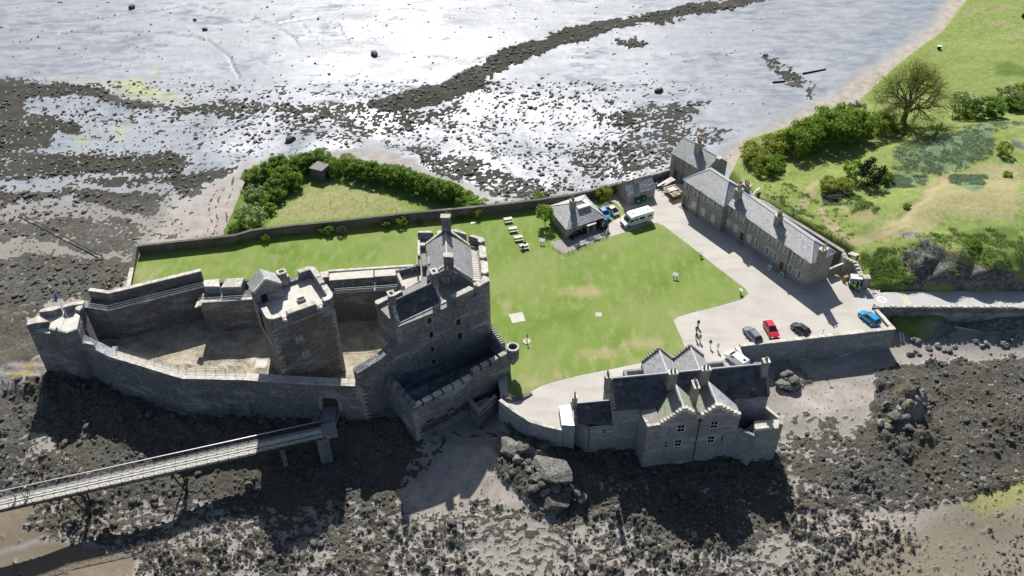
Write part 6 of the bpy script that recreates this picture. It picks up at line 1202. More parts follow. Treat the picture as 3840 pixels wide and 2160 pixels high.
for k in range(3):
    v = q('Z7', 960 + 14 * k, 490 - 10 * k, .8); 
    if k == 0: T = Thing('garden_steps', 'flight of three pale stone steps rising to the grass behind the chimney', 'steps', (v.x, v.y, 0))
    T.part('step', G().box((v.x, v.y, .5 + .2 * k), (1.7, .45, .25), (Vector((.5, .87, 0)), Vector((-.87, .5, 0)), Vector((0, 0, 1)))), M['cope'])
# garden shed
SFh = Fr(q2('Y2', 862, 275, -1.1), q2('Y2', 965, 300, -1.1), out=(0, 0)); T = Thing('garden_shed', 'small grey flat roofed shed at the apex of the garden hedge', 'shed', (*SFh.xy(0, 0), -1.1))
S2 = Fr(q2('Y2', 965, 300, -1.1), q2('Y2', 1035, 255, -1.1), out=(30, 150)); sp_ = [SFh.xy(0, 0), SFh.xy(SFh.L, 0), S2.xy(S2.L, 0), tuple(Vector(S2.xy(S2.L, 0)) - Vector(SFh.xy(SFh.L, 0)) + Vector(SFh.xy(0, 0)))]
shm = plain('grey shed render', (.13, .125, .12), .9, 0, .2); T.part('wall', G().prism(sp_, -1.6, [1.5, 1.5, 1.9, 1.9]), shm)
cS = Vector((sum(p[0] for p in sp_) / 4, sum(p[1] for p in sp_) / 4)); rp_ = [tuple(cS + (Vector(p) - cS) * 1.08) for p in sp_]; T.part('roof', G().prism(rp_, [1.52, 1.52, 1.92, 1.92], [1.68, 1.68, 2.08, 2.08]), plain('shed felt roof', (.25, .24, .23), .9)); T.part('door', S2.box(G(), S2.L * .35, S2.L * .7, .0, .04, -1.2, .8), M['dark'])
# ------------------------------------------------------------------ vehicles
def loft(g, secs, closed_ends=True):
    """secs: rings of equal length"""
    n = len(secs[0]); base = len(g.v)
    for s in secs: g.v += [tuple(p) for p in s]
    for i in range(len(secs) - 1):
        for j in range(n): a = base + i * n + j; b_ = base + i * n + (j + 1) % n; g.f.append((a, b_, b_ + n, a + n))
    if closed_ends: g.f.append(tuple(base + j for j in range(n - 1, -1, -1))); g.f.append(tuple(base + (len(secs) - 1) * n + j for j in range(n)))
    return g
GL = plain('car glass', (.015, .018, .022), .08, 0, .1, .8); HL = plain('headlamp', (.7, .7, .72), .15, 0, .02); TLm = plain('tail lamp', (.35, .02, .02), .2); CH_ = plain('alloy wheel', (.5, .5, .52), .3, .6); PLm = plain('number plate', (.75, .73, .6), .5)
def car(name, label, front_px, rear_px, L, W, H, pm, style='hatch', z=0.0, group=None):
    """front_px, rear_px: ground points under the two bumpers"""
    a, b_ = Vector(front_px), Vector(rear_px); mid = (a + b_) / 2; d = (a - b_); rz = math.atan2(d.y, d.x)
    T = Thing(name, label, 'car', (mid.x, mid.y, z), group, rz)
    hl, hw = L / 2, W / 2; belt = H * .60
    def ring(x, zb, zt, w_, k=.16):
        return [(x, -w_ * .92, zb), (x, w_ * .92, zb), (x, w_, zb + (zt - zb) * .35), (x, w_ * .985, zt - k * .5), (x, w_ * .86, zt), (x, -w_ * .86, zt), (x, -w_ * .985, zt - k * .5), (x, -w_, zb + (zt - zb) * .35)]
    hood = belt * (.98 if style != 'suv' else 1.02)
    secs = [ring(-hl, .42, belt * .80, hw * .80), ring(-hl + .12, .26, belt * .97, hw * .93), ring(-hl + .6, .2, belt * 1.02, hw), ring(-hl * .2, .2, belt, hw), ring(hl * .42, .2, belt * .99, hw), ring(hl * .62, .2, hood * .93, hw * .99), ring(hl - .3, .22, hood * .80, hw * .95), ring(hl - .08, .26, hood * .70, hw * .86), ring(hl, .38, hood * .55, hw * .74)]
    body = T.part('body', loft(G(), secs), pm, smooth=False, world=False)
    # greenhouse
    x0, x1, x2, x3 = {'hatch': (-hl + .18, -hl + .62, hl * .02, hl * .46), 'suv': (-hl + .16, -hl + .55, hl * .08, hl * .48), 'coupe': (-hl + .25, -hl + 1.45, hl * .0, hl * .42)}[style]
    lo = [(x0, -hw * .84, belt * .985), (x3, -hw * .86, belt * .95), (x3, hw * .86, belt * .95), (x0, hw * .84, belt * .985)]; hi = [(x1, -hw * .66, H - .03), (x2, -hw * .66, H - .03), (x2, hw * .66, H - .03), (x1, hw * .66, H - .03)]
    T.part('windows', G().hexa(lo + hi), GL, world=False)
    roof = [(x1 - .06, -hw * .68, H - .05), (x2 + .05, -hw * .68, H - .05), (x2 + .05, hw * .68, H - .05), (x1 - .06, hw * .68, H - .05)]; rt = [(x1 + .1, -hw * .58, H + .012), (x2 - .1, -hw * .58, H + .012), (x2 - .1, hw * .58, H + .012), (x1 + .1, hw * .58, H + .012)]
    T.part('roof', G().hexa(roof + rt), pm, world=False)
    for s in (-1, 1):
        for (xa, xb) in ((x3, x2), (x0, x1)): T.part('pillar', G().tube((xa, s * hw * .855, belt * .97), (xb, s * hw * .675, H - .04), .045, .045, 5), pm, world=False)
        T.part('pillar', G().tube(((x0 + x3) / 2 - .1, s * hw * .865, belt * .97), ((x1 + x2) / 2 - .05, s * hw * .675, H - .04), .04, .04, 5), pm, world=False)
    for sx in (-.62, .60):
        for s in (-1, 1):
            r = .33 if style != 'suv' else .37; c = (sx * hl, s * (hw - .10), r); wh = T.part('wheel', G().tube((c[0], c[1] - .11, r), (c[0], c[1] + .11, r), r, r, 16), M['tyre'], world=False)
            T.part('rim', G().tube((c[0], c[1] + s * .09, r), (c[0], c[1] + s * .125, r), r * .66, r * .6, 12), CH_, parent=wh, world=False)
            T.part('wheel_arch', G().tube((c[0], c[1] + s * .06, r + .02), (c[0], c[1] + s * .101, r + .02), r + .07, r + .07, 16), M['plastic'], world=False)
    for s in (-1, 1):
        T.part('headlight', G().box((hl - .16, s * hw * .66, hood * .66), (.24, .34, .13)), HL, world=False); T.part('tail_light', G().box((-hl + .05, s * hw * .72, belt * .84), (.12, .3, .14)), TLm, world=False)
        T.part('mirror', G().box((x3 - .12, s * (hw + .08), belt * 1.03), (.14, .2, .12)), pm, world=False)
    T.part('number_plate', G().box((-hl - .005, 0, .5), (.03, .5, .11)), PLm, world=False); T.part('bumper', G().box((hl - .06, 0, .32), (.16, W * .62, .16)), M['plastic'], world=False)
    return T
def ground(r, x, y): return q(r, x, y, 0)
def carat(name, label, r, f, b_, L, *a, **k):   # footprint centre and heading from two pixels, true length
    A, B = q(r, *f), q(r, *b_); c = (A + B) / 2; d = (A - B).normalized(); return car(name, label, c + d * L / 2, c - d * L / 2, L, *a, **k)
cyan = paint('bright blue car paint', (0.0, .30, .62)); red = paint('red car paint', (.55, .012, .03)); greyp = paint('blue grey car paint', (.16, .20, .24), .3); blk = paint('black car paint', (.012, .013, .016)); wht = paint('white car paint', (.82, .83, .84)); blu2 = paint('mid blue car paint', (.01, .22, .52))
carat('parked_car', 'red hatchback parked on the gravel facing the sea wall', 'Z8', (1045, 700), (965, 560), 4.4, 1.85, 1.55, red, 'hatch')
carat('parked_car', 'blue grey estate car parked beside the red hatchback', 'Z8', (775, 620), (870, 730), 4.5, 1.85, 1.52, greyp, 'hatch')
carat('parked_car', 'small black hatchback parked on the gravel near the sea wall lamp', 'Z8', (1235, 585), (1340, 660), 3.9, 1.72, 1.5, blk, 'hatch')
carat('parked_car', 'bright blue crossover car in the walled corner of the car park', 'Z8', (1890, 470), (2010, 565), 4.45, 1.85, 1.6, cyan, 'suv')
carat('parked_car', 'white coupe parked on the grass beside the cottage', 'Y1', (945, 345), (1055, 430), 4.6, 1.88, 1.42, wht, 'coupe')
carat('parked_car', 'small blue hatchback parked between the cottage and the white coupe', 'Y1', (955, 505), (880, 400), 4.0, 1.75, 1.5, blu2, 'hatch')
# white van beside the gabled house, half hidden
va_, vb_ = q('S2', 955, 300, 0), q('S2', 870, 170, 0)
def van(name, label, A, B, L, W, H):
    c = (A + B) / 2; d = (A - B).normalized(); T = Thing(name, label, 'van', (c.x, c.y, 0), None, math.atan2(d.y, d.x)); hl, hw = L / 2, W / 2
    prof = [(-hl, .35), (hl - .25, .3), (hl, .45), (hl - .05, .95), (hl - .75, 1.15), (hl - 1.55, H - .12), (hl - 1.9, H), (-hl + .15, H), (-hl, H - .15)]
    g = G(); loft(g, [[(x, -hw * (.9 if z > 1.2 else 1), z) for x, z in prof], [(x, hw * (.9 if z > 1.2 else 1), z) for x, z in prof]]); T.part('body', g, wht, world=False)
    T.part('windscreen', G().quad((hl - .80, -hw * .8, 1.2), (hl - .80, hw * .8, 1.2), (hl - 1.50, hw * .78, H - .2), (hl - 1.50, -hw * .78, H - .2)), GL, world=False) ; T.e.children[-1].location = (.03, 0, .03)
    for s in (-1, 1):
        T.part('side_window', G().box((hl - 1.75, s * hw * .955, 1.45), (.8, .05, .5)), GL, world=False)
        for sx in (-.6, .58):
            wh = T.part('wheel', G().tube((sx * hl, s * (hw - .12) - .1, .34), (sx * hl, s * (hw - .12) + .1, .34), .34, .34, 14), M['tyre'], world=False); T.part('rim', G().tube((sx * hl, s * (hw - .02), .34), (sx * hl, s * (hw + .005), .34), .2, .2, 10), CH_, parent=wh, world=False)
    T.part('rear_window', G().box((-hl + .6, 0, H + .002), (.5, .6, .02)), GL, world=False)
van('white_van', 'white van parked tight against the stub wall by the gabled house', q('S2', 870, 180, 0), q('S2', 990, 270, 0), 4.4, 1.75, 1.75)
# motorhome
mf, mr = q('M4', 930, 1090, 0), q('M4', 1560, 905, 0); mn = (mf - mr).normalized(); perp = Vector((-mn.y, mn.x, 0)); perp = perp if perp.y > 0 else -perp
ML_ = 7.0; mc = (mf + mr) / 2 + perp * 1.0; T = Thing('motorhome', 'white motorhome parked where the drive meets the lawn', 'motorhome', (mc.x, mc.y, 0), None, math.atan2(mn.y, mn.x)); hl, hw, H = ML_ / 2, 1.15, 2.75
mw = plain('motorhome white', (.82, .83, .82), .35, 0, .03)
g = G(); pr = [(-hl, .55), (hl - 2.2, .55), (hl - 2.2, 1.9), (hl - 1.35, 2.05), (hl - 1.5, 2.5), (hl - 2.1, H - .03), (-hl + .1, H), (-hl, H - .1)]; loft(g, [[(x, -hw, z) for x, z in pr], [(x, hw, z) for x, z in pr]]); T.part('living_body', g, mw, world=False)
g = G(); pr = [(hl - 2.25, .35), (hl - .1, .3), (hl, .5), (hl - .05, 1.0), (hl - .75, 1.3), (hl - 1.5, 2.02), (hl - 2.25, 2.02)]; loft(g, [[(x, -hw * .87, z) for x, z in pr], [(x, hw * .87, z) for x, z in pr]]); T.part('cab', g, mw, world=False)
T.part('windscreen', G().quad((hl - .74, -hw * .78, 1.36), (hl - .74, hw * .78, 1.36), (hl - 1.44, hw * .76, 2.0), (hl - 1.44, -hw * .76, 2.0)), GL, world=False); T.e.children[-1].location = (.03, 0, .02)
T.part('bumper', G().box((hl - .02, 0, .48), (.14, 1.9, .3)), M['plastic'], world=False); T.part('grille', G().box((hl - .0, 0, .82), (.1, 1.2, .16)), M['plastic'], world=False)
for s in (-1, 1):
    T.part('headlight', G().box((hl - .08, s * .78, .95), (.16, .3, .16)), HL, world=False); T.part('cab_window', G().box((hl - 1.75, s * hw * .875, 1.6), (.8, .03, .5)), GL, world=False)
    for x_, w_, h_ in ((-2.6, .95, .5), (-.6, 1.3, .5), (.8, .7, .45)): T.part('side_window', G().box((x_, s * (hw + .005), 1.75), (w_, .03, h_)), GL, world=False)
    T.part('side_stripe', G().box((-.6, s * (hw + .004), 1.05), (4.6, .012, .10)), plain('grey stripe', (.35, .38, .4), .5), world=False); T.part('mirror', G().box((hl - 1.25, s * (hw + .18), 1.5), (.12, .26, .32)), M['plastic'], world=False)
    for sx in (hl - 1.0, -hl + 1.75):
        wh = T.part('wheel', G().tube((sx, s * (hw - .16) - .12, .36), (sx, s * (hw - .16) + .12, .36), .36, .36, 16), M['tyre'], world=False); T.part('rim', G().tube((sx, s * (hw - .05), .36), (sx, s * (hw - .025), .36), .22, .22, 10), CH_, parent=wh, world=False)
for x_, y_, w_ in ((1.0, 0, .55), (-.6, .2, .4), (-2.6, -.1, .5)): T.part('roof_light', G().box((x_, y_, H + .03), (w_, w_, .09)), plain('roof light', (.3, .32, .33), .3), world=False)
# trailer, skip, tarpaulin pile, wheeled bins in the yard
grn = plain('green bin plastic', (.01, .12, .045), .45); 
for i, (x, y) in enumerate(((680, 1095), (845, 1035))):
    c = q('N5', x, y, 0); T = Thing('wheeled_bin', ('large green four wheeled bin under the left window of the outbuilding', 'large green four wheeled bin between the windows of the outbuilding')[i], 'bin', (c.x, c.y + .4, 0), 'green bins by the outbuilding', math.atan2(OF.u.y, OF.u.x))
    T.part('body', G().prism([(-.6, -.42), (.6, -.42), (.6, .42), (-.6, .42)], .18, 1.15, [(-.68, -.5), (.68, -.5), (.68, .5), (-.68, .5)]), grn, world=False); T.part('lid', G().prism([(-.7, -.52), (.7, -.52), (.7, .52), (-.7, .52)], 1.153, 1.3, [(-.6, -.35), (.6, -.35), (.6, .4), (-.6, .4)]), grn, world=False)
    for sx in (-.5, .5):
        for sy in (-.35, .35): T.part('castor', G().tube((sx - .04, sy, .1), (sx + .04, sy, .1), .1, .1, 8), M['tyre'], world=False)
    T.part('label', G().box((0, -.475, .75), (.3, .02, .2)), M['white'], world=False)
c = q('N5', 1500, 500, 0.8); T = Thing('rubble_heap', 'heap of pale boards and blue sheeting behind the outbuilding', 'heap', (c.x, c.y, 0))
for k, (x, y, z, l, w_, m_) in enumerate(((1340, 540, .9, 1.7, .35, 'white'), (1380, 520, .95, 1.7, .35, 'white'), (1420, 495, .92, 1.7, .35, 'white'), (1560, 450, 1.0, 3.0, 1.5, 'slab'), (1480, 470, .8, 2.2, 1.2, 'slab'))): v = q('N5', x, y, z); T.part('board', G().box((v.x, v.y, z), (l, w_, .1), (Vector((.8, .5, .15)).normalized(), Vector((-.5, .85, 0)).normalized(), Vector((-.12, -.08, 1)).normalized())), M[m_])
T.part('timber_stack', G().box((c.x, c.y, .4), (3.6, 1.6, .8), (OF.u, OF.n, Vector((0, 0, 1)))), plain('old timber', (.12, .09, .07), .9))
bs = plain('blue sheeting', (.10, .13, .26), .5)
for x, y in ((1270, 440), (1390, 390), (1220, 520)):
    v = q('N5', x, y, .8); g = G(); 
    for k in range(6): a0_, a1_ = k / 6 * math.pi, (k + 1) / 6 * math.pi; loft(g, [[(v.x + .7 * math.cos(t) * math.cos(p) , v.y + .6 * math.sin(t) * math.cos(p), .3 + .7 * math.sin(p)) for t in [2 * math.pi * j / 10 for j in range(10)]] for p in (a0_ / 2, a1_ / 2)], False)
    T.part('sheeting', g, bs, smooth=True)
c = q('N5', 1640, 700, .6); T = Thing('trailer', 'open white sided trailer with pale load in the barracks yard', 'trailer', (c.x, c.y, 0), None, math.atan2(OF.u.y, OF.u.x))
for s in (-1, 1): T.part('side_board', G().box((0, s * .95, .85), (2.8, .06, .5)), M['white'], world=False); T.part('end_board', G().box((s * 1.4, 0, .85), (.06, 1.9, .5)), M['white'], world=False); w_ = T.part('wheel', G().tube((0, s * 1.05 - .08, .32), (0, s * 1.05 + .08, .32), .32, .32, 12), M['tyre'], world=False)
T.part('bed', G().box((0, 0, .58), (2.8, 1.9, .08)), M['plastic'], world=False); T.part('load', G().box((.1, -.1, .8), (2.0, 1.3, .35)), M['slab'], world=False); T.part('drawbar', G().box((-2.0, 0, .5), (1.2, .1, .1)), M['iron'], world=False)
c = q('N5', 1800, 850, .6); T = Thing('skip', 'rusty red skip heaped with rubble and a green sheet beside the barracks', 'skip', (c.x, c.y, 0), None, math.atan2(OF.u.y, OF.u.x)); rust = plain('rusty red steel', (.16, .05, .045), .7, 0, .3)
fl = [(-1.2, -.8), (1.2, -.8), (1.2, .8), (-1.2, .8)]; tp_ = [(-1.9, -.95), (1.9, -.95), (1.9, .95), (-1.9, .95)]; g = G().prism(fl, .1, 1.2, tp_, cap=False); g.quad(*[(x, y, .1) for x, y in fl]); T.part('body', g, rust, world=False)
g = G(); X_, Y_ = np.meshgrid(np.linspace(-1.6, 1.6, 9), np.linspace(-.85, .85, 6)); Z_ = .9 + .5 * vnoise(X_ * 2.3, Y_ * 2.3, 7)
for i in range(5):
    for j in range(8): g.quad(*[(X_[a, b_], Y_[a, b_], Z_[a, b_]) for a, b_ in ((i, j), (i, j + 1), (i + 1, j + 1), (i + 1, j))])
T.part('rubble', g, M['yard'], world=False); T.part('green_sheet', G().box((1.3, -.7, 1.15), (1.3, .7, .5), (Vector((1, 0, 0)), Vector((0, .8, .6)), Vector((0, -.6, .8)))), grn, world=False)
# ------------------------------------------------------------------ people
SKIN = plain('skin', (.45, .28, .2), .6); HAIR = plain('dark hair', (.04, .03, .025), .7)
def body_mesh(pose):
    J = {'walk': [(0, 0, .95), (0, 0, 1.2), (0, 0, 1.42), (0, .01, 1.53), (0, .03, 1.64), (0, .02, 1.74), (-.1, 0, .9), (-.11, .16, .5), (-.11, .12, .08), (-.11, .25, .04), (.1, 0, .9), (.11, -.05, .5), (.11, -.26, .12), (.11, -.14, .05), (-.2, 0, 1.4), (-.25, -.1, 1.13), (-.24, .02, .9), (-.24, .05, .82), (.2, 0, 1.4), (.25, .1, 1.13), (.24, .25, .95), (.24, .3, .88)],
         'stand': [(0, 0, .95), (0, 0, 1.2), (0, 0, 1.42), (0, .01, 1.53), (0, .03, 1.64), (0, .02, 1.74), (-.1, 0, .9), (-.11, .02, .5), (-.12, 0, .08), (-.13, .13, .04), (.1, 0, .9), (.11, .02, .5), (.12, 0, .08), (.13, .13, .04), (-.2, 0, 1.4), (-.27, -.04, 1.13), (-.22, .12, .95), (-.18, .18, .9), (.2, 0, 1.4), (.27, -.04, 1.13), (.25, .1, .92), (.24, .14, .84)],
         'sit': [(0, 0, .5), (0, .02, .75), (0, .06, .97), (0, .09, 1.08), (0, .12, 1.19), (0, .11, 1.29), (-.1, .05, .5), (-.12, .42, .5), (-.12, .42, .1), (-.12, .55, .05), (.1, .05, .5), (.12, .42, .5), (.12, .42, .1), (.12, .55, .05), (-.2, .06, .95), (-.26, .15, .75), (-.18, .38, .76), (-.12, .45, .77), (.2, .06, .95), (.26, .15, .75), (.18, .38, .76), (.12, .45, .77)]}[pose]
    Ed = [(0, 1), (1, 2), (2, 3), (3, 4), (4, 5), (0, 6), (6, 7), (7, 8), (8, 9), (0, 10), (10, 11), (11, 12), (12, 13), (2, 14), (14, 15), (15, 16), (16, 17), (2, 18), (18, 19), (19, 20), (20, 21)]
    rad = [.16, .15, .16, .06, .105, .07, .10, .075, .05, .045, .10, .075, .05, .045, .075, .055, .042, .035, .075, .055, .042, .035]
    m = bpy.data.meshes.new('person_' + pose); m.from_pydata(J, Ed, []); o = bpy.data.objects.new('tmp', m); col.objects.link(o)
    md = o.modifiers.new('s', 'SKIN'); 
    for i, v in enumerate(m.skin_vertices[0].data): v.radius = (rad[i], rad[i] * (.75 if i in (0, 1, 2) else 1)); v.use_root = i == 0
    md2 = o.modifiers.new('d', 'SUBSURF'); md2.levels = 1; md2.render_levels = 1
    bpy.context.view_layer.update(); em = bpy.data.meshes.new_from_object(o.evaluated_get(bpy.context.evaluated_depsgraph_get())); bpy.data.objects.remove(o); return em
BM = {k: body_mesh(k) for k in ('walk', 'stand', 'sit')}
def person(label, p, rz, pose, top, legs, z=0.0, group=None, hat=None, hair=None):
    m = BM[pose].copy(); m.materials.clear()
    for mt in (top, legs, SKIN, hair or HAIR, M['plastic']): m.materials.append(mt)
    hz = {'walk': 1.53, 'stand': 1.53, 'sit': 1.08}[pose]; wz = {'walk': .95, 'stand': .95, 'sit': .58}[pose]
    for f in m.polygons:
        c = f.center; f.use_smooth = True
        f.material_index = (3 if (c.z > hz + .14 or c.y < -.01) else 2) if c.z > hz - .02 else (0 if c.z > wz else (4 if c.z < .1 else 1))
        if abs(c.x) > .17 and c.z < wz + .0 and c.z > .6 and pose != 'sit': f.material_index = 2
    o = link(bpy.data.objects.new('person', m)); o.location = (p.x, p.y, z); o.rotation_euler = (0, 0, rz); tag(o, label, 'person', group)
    if hat:
        hm = mesh('hat', G().tube((0, .03, hz + .17), (0, .03, hz + .2), .19, .19, 12).tube((0, .03, hz + .19), (0, .03, hz + .29), .115, .09, 12)); hm.materials.append(hat); link(bpy.data.objects.new('hat', hm), o)
    return o
cl = {k: plain('cloth ' + k, c, .9, 0, .15) for k, c in dict(black=(.015, .015, .018), navy=(.02, .03, .07), white=(.75, .75, .74), khaki=(.28, .24, .14), grey=(.2, .2, .2), paleblue=(.4, .5, .6), denim=(.06, .09, .16), hivis=(.35, .75, .05), teal=(.10, .6, .35), straw=(.6, .5, .3), brown=(.15, .09, .05)).items()}
person('person in black walking alone up the gravel from the group', q('Z8', 302, 578), 2.8, 'walk', cl['black'], cl['black'])
person('person in navy striding behind the person in black', q('Z8', 285, 640), 2.6, 'walk', cl['navy'], cl['black'])
person('person in dark clothes beside the person in khaki', q('Z8', 284, 705), 2.9, 'walk', cl['black'], cl['denim'])
person('person in khaki walking beside a dark clothed companion', q('Z8', 318, 718), 2.9, 'walk', cl['khaki'], cl['khaki'])
person('person in black top and pale trousers on the gravel', q('Z8', 418, 772), 2.4, 'walk', cl['black'], cl['white'])
person('person all in white carrying a dark bag on the gravel', q('Z8', 490, 805), 2.9, 'walk', cl['white'], cl['white'])
person('person in white top walking at the lawn edge behind the house gable', q('Z6', 1298, 158), 1.2, 'walk', cl['white'], cl['grey'])
person('steward in yellow green high visibility vest beside the booth', q('E5', 275, 330), 2.6, 'stand', cl['hivis'], cl['black'])
person('steward in green high visibility vest by the gate pier', q('E5', 375, 375), 2.4, 'stand', cl['teal'], cl['black'])
person('visitor in a dark top leaning at the rail of the landward wall walk', q('Z2', 1545, 425, 8.0), 3.3, 'stand', cl['brown'], cl['khaki'], 8.0)
person('person in pale blue top walking on the pier', q('Z5', 110, 685, DZ), -.2, 'walk', cl['paleblue'], cl['denim'], DZ)
person('person in white top walking on the pier beside the rail', q('Z5', 180, 685, DZ), -1.3, 'walk', cl['white'], cl['denim'], DZ)
person('person in black with a straw hat crossing the pier', q('Z5', 200, 650, DZ), -1.0, 'walk', cl['black'], cl['black'], DZ, hat=cl['straw'])
person('person standing at the shore edge by the garden hedge', q('Y2', 292, 235, -2.2), 2.0, 'stand', cl['paleblue'], cl['black'], ground_z(*q2('Y2', 292, 235, -2.2)))
# ------------------------------------------------------------------ lawn furniture
pt = None; pale = plain('pale bleached timber', (.62, .59, .54), .8, 0, .12)
plab = ['picnic table nearest the shore wall in the line on the lawn', 'second picnic table from the shore wall in the line on the lawn', 'third picnic table from the shore wall in the line on the lawn', 'picnic table with two people seated at it, at the end of the line']
for i, (x, y) in enumerate(((1342, 60), (1386, 145), (1435, 225), (1487, 300))):
    c = q('Z3', x, y, .4)
    if i == 0:
        T = Thing('picnic_table', plab[0], 'picnic table', (c.x, c.y, .03), 'picnic tables in a line on the lawn', .25)
        for k in range(5): T.part('table_plank', G().box((0, -.3 + k * .15, .74), (1.8, .135, .045)), pale, world=False)
        for s in (-1, 1):
            for k in (0, 1): T.part('bench_plank', G().box((0, s * (.68 + .15 * k), .44), (1.8, .135, .045)), pale, world=False)
            T.part('bearer', G().box((s * .65, 0, .39), (.07, 1.6, .09)), M['wood'], world=False)
            for k in (-1, 1): T.part('leg', G().tube((s * .65, k * .62, 0), (s * .65, k * .25, .72), .05, .05, 4), M['wood'], world=False)
        pt = T.e
    else: o = copy_tree(pt); o.location = (c.x, c.y, .03); o['label'] = plab[i]
c = q('Z3', 1487, 300, .4)
person('person in dark clothes seated on the shore side of the picnic table', Vector((c.x + .1, c.y + .75, 0)), math.pi + .25, 'sit', cl['navy'], cl['denim'], .02); person('person in dark clothes seated on the castle side of the picnic table', Vector((c.x - .3, c.y - .75, 0)), .25, 'sit', cl['black'], cl['denim'], .02)
def panel(label, r, x, y, rz, w_=1.1, lectern=True):
    c = q(r, x, y, 0); T = Thing('information_board', label, 'sign', (c.x, c.y, 0), None, rz)
    for s in (-1, 1): T.part('leg', G().box((s * w_ * .28, 0, .45), (.1, .12, .9)), M['plastic'], world=False)
    T.part('board', G().box((0, 0, .98), (w_, .75, .06), (Vector((1, 0, 0)), Vector((0, .86, .5)), Vector((0, -.5, .86)))), M['white'], world=False); T.part('board_back', G().box((0, .03, .93), (w_, .75, .04), (Vector((1, 0, 0)), Vector((0, .86, .5)), Vector((0, -.5, .86)))), M['plastic'], world=False)
panel('white slanted information board on two legs on the lawn facing the castle', 'Z8', 80, 110, -.35); panel('white slanted information board on the lawn beside the picnic tables', 'Y1', 115, 808, -.3)
panel('information board at the lawn edge beside the drive opposite the barracks', 'Y1', 2165, 975, .7, .8); panel('dark information board on the pointed corner of the lawn by the drive', 'Z8', 712, 262, 1.2, .7)
for lab, r, x, y in (('white information board far off on the shore meadow beside the beach', 'Y3', 1823, 428), ('dark post sign far out on the meadow beyond the tree', 'Y3', 2525, 160)):
    c = q(r, x, y, -2.2); zz = hill_z(c.x, c.y); T = Thing('meadow_sign', lab, 'sign', (c.x, c.y, zz)); T.part('post', G().box((c.x, c.y, zz + .5), (.9, .5, 1.0)), M['plastic']); T.part('board', G().box((c.x, c.y, zz + 1.05), (1.2, .9, .08)), M['white'] if 'white' in lab else M['plastic'])
def slab_at(name, label, cat, r, pts, z, mat): return single(name, G().prism([q2(r, *p, z) for p in pts], .02, z), mat, label, cat)
slab_at('stone_slab', 'large pale square slab set in the lawn near the keep', 'slab', 'Z3', [(1345, 915), (1470, 892), (1500, 972), (1380, 995)], .07, M['slab'])
slab_at('stone_slab', 'small pale square slab set in the middle of the lawn', 'slab', 'G', [(2233, 1172), (2256, 1172), (2257, 1187), (2234, 1187)], .07, M['slab']); slab_at('stone_slab', 'small white slab in the lawn beside the boundary wall shrubs', 'slab', 'Z3', [(998, 78), (1030, 70), (1045, 82), (1012, 92)], .08, M['white'])
c = q('Z3', 1510, 1160, 0); T = Thing('sundial_plinth', 'pale paved spot with a dark upright post on the lawn', 'plinth', (c.x, c.y, 0)); T.part('base', G().tube((c.x, c.y, .03), (c.x, c.y, .12), .8, .8, 7), M['slab']); T.part('post', G().tube((c.x, c.y, .1), (c.x + .1, c.y, 1.9), .09, .07, 8), M['iron']); T.part('arm', G().box((c.x + .1, c.y, 1.75), (.6, .08, .1)), M['iron'])
c = q('Z8', 1495, 675, .55); T = Thing('lamp_post', 'short floodlight post on the car park sea wall coping', 'lamp', (c.x, c.y, .55)); T.part('post', G().tube((c.x, c.y, .5), (c.x + .1, c.y, 2.3), .05), M['galv']); T.part('lamp_head', G().box((c.x + .1, c.y, 2.35), (.55, .25, .12)), M['galv']); T.part('base', G().box((c.x, c.y, .62), (.5, .4, .14)), M['white'])
# booth, hopper bin, gate, barrier
c = q('E5', 285, 245, 0); T = Thing('ticket_booth', 'small green and white ticket booth beside the gate pier', 'booth', (c.x, c.y, 0), None, -.15); bg_ = plain('dark green paint', (.02, .06, .045), .5)
F_ = Fr((-1.0, -.7), (1.0, -.7), out=(0, -5)); g = G(); hb = [(.15, .85, .95, 1.95), (1.0, 1.75, .1, 2.05)]; holed(g, F_, 0, 2, 0, 2.35, hb, .1)
for s0_, s1_ in (((1, -.7), (1, .7)), ((1, .7), (-1, .7)), ((-1, .7), (-1, -.7))): g.quad((*s0_, 0), (*s1_, 0), (*s1_, 2.35), (*s0_, 2.35))
T.part('wall', g, bg_, world=False); T.part('roof', G().prism([(-1.1, -.8), (1.1, -.8), (1.1, .8), (-1.1, .8)], 2.353, 2.5, [(-1.05, -.75), (1.05, -.75), (1.05, .75), (-1.05, .75)]), plain('booth roof', (.55, .66, .60), .5), world=False)
for i, k in enumerate(hb):
    g = G()
    for (x0, x1, y0, y1) in ((k[0], k[0] + .1, k[2], k[3]), (k[1] - .1, k[1], k[2], k[3]), (k[0], k[1], k[2], k[2] + .1), (k[0], k[1], k[3] - .1, k[3])): F_.box(g, x0, x1, -.06, .03, y0, y1)
    o = T.part(('window', 'door')[i], g, M['white'], world=False); T.part('pane', F_.box(G(), k[0], k[1], -.09, -.07, k[2], k[3]), GL, parent=o, world=False)
ws = Fr((-1.0, .7), (-1.0, -.7), out=(-5, 0)); g = G()
for (x0, x1, y0, y1) in ((.25, .35, .9, 2), (1.05, 1.15, .9, 2), (.25, 1.15, .9, 1), (.25, 1.15, 1.9, 2)): ws.box(g, x0, x1, 0, .05, y0, y1)
o = T.part('window', g, M['white'], world=False); T.part('pane', ws.box(G(), .3, 1.1, 0, .02, .95, 1.95), GL, parent=o, world=False)
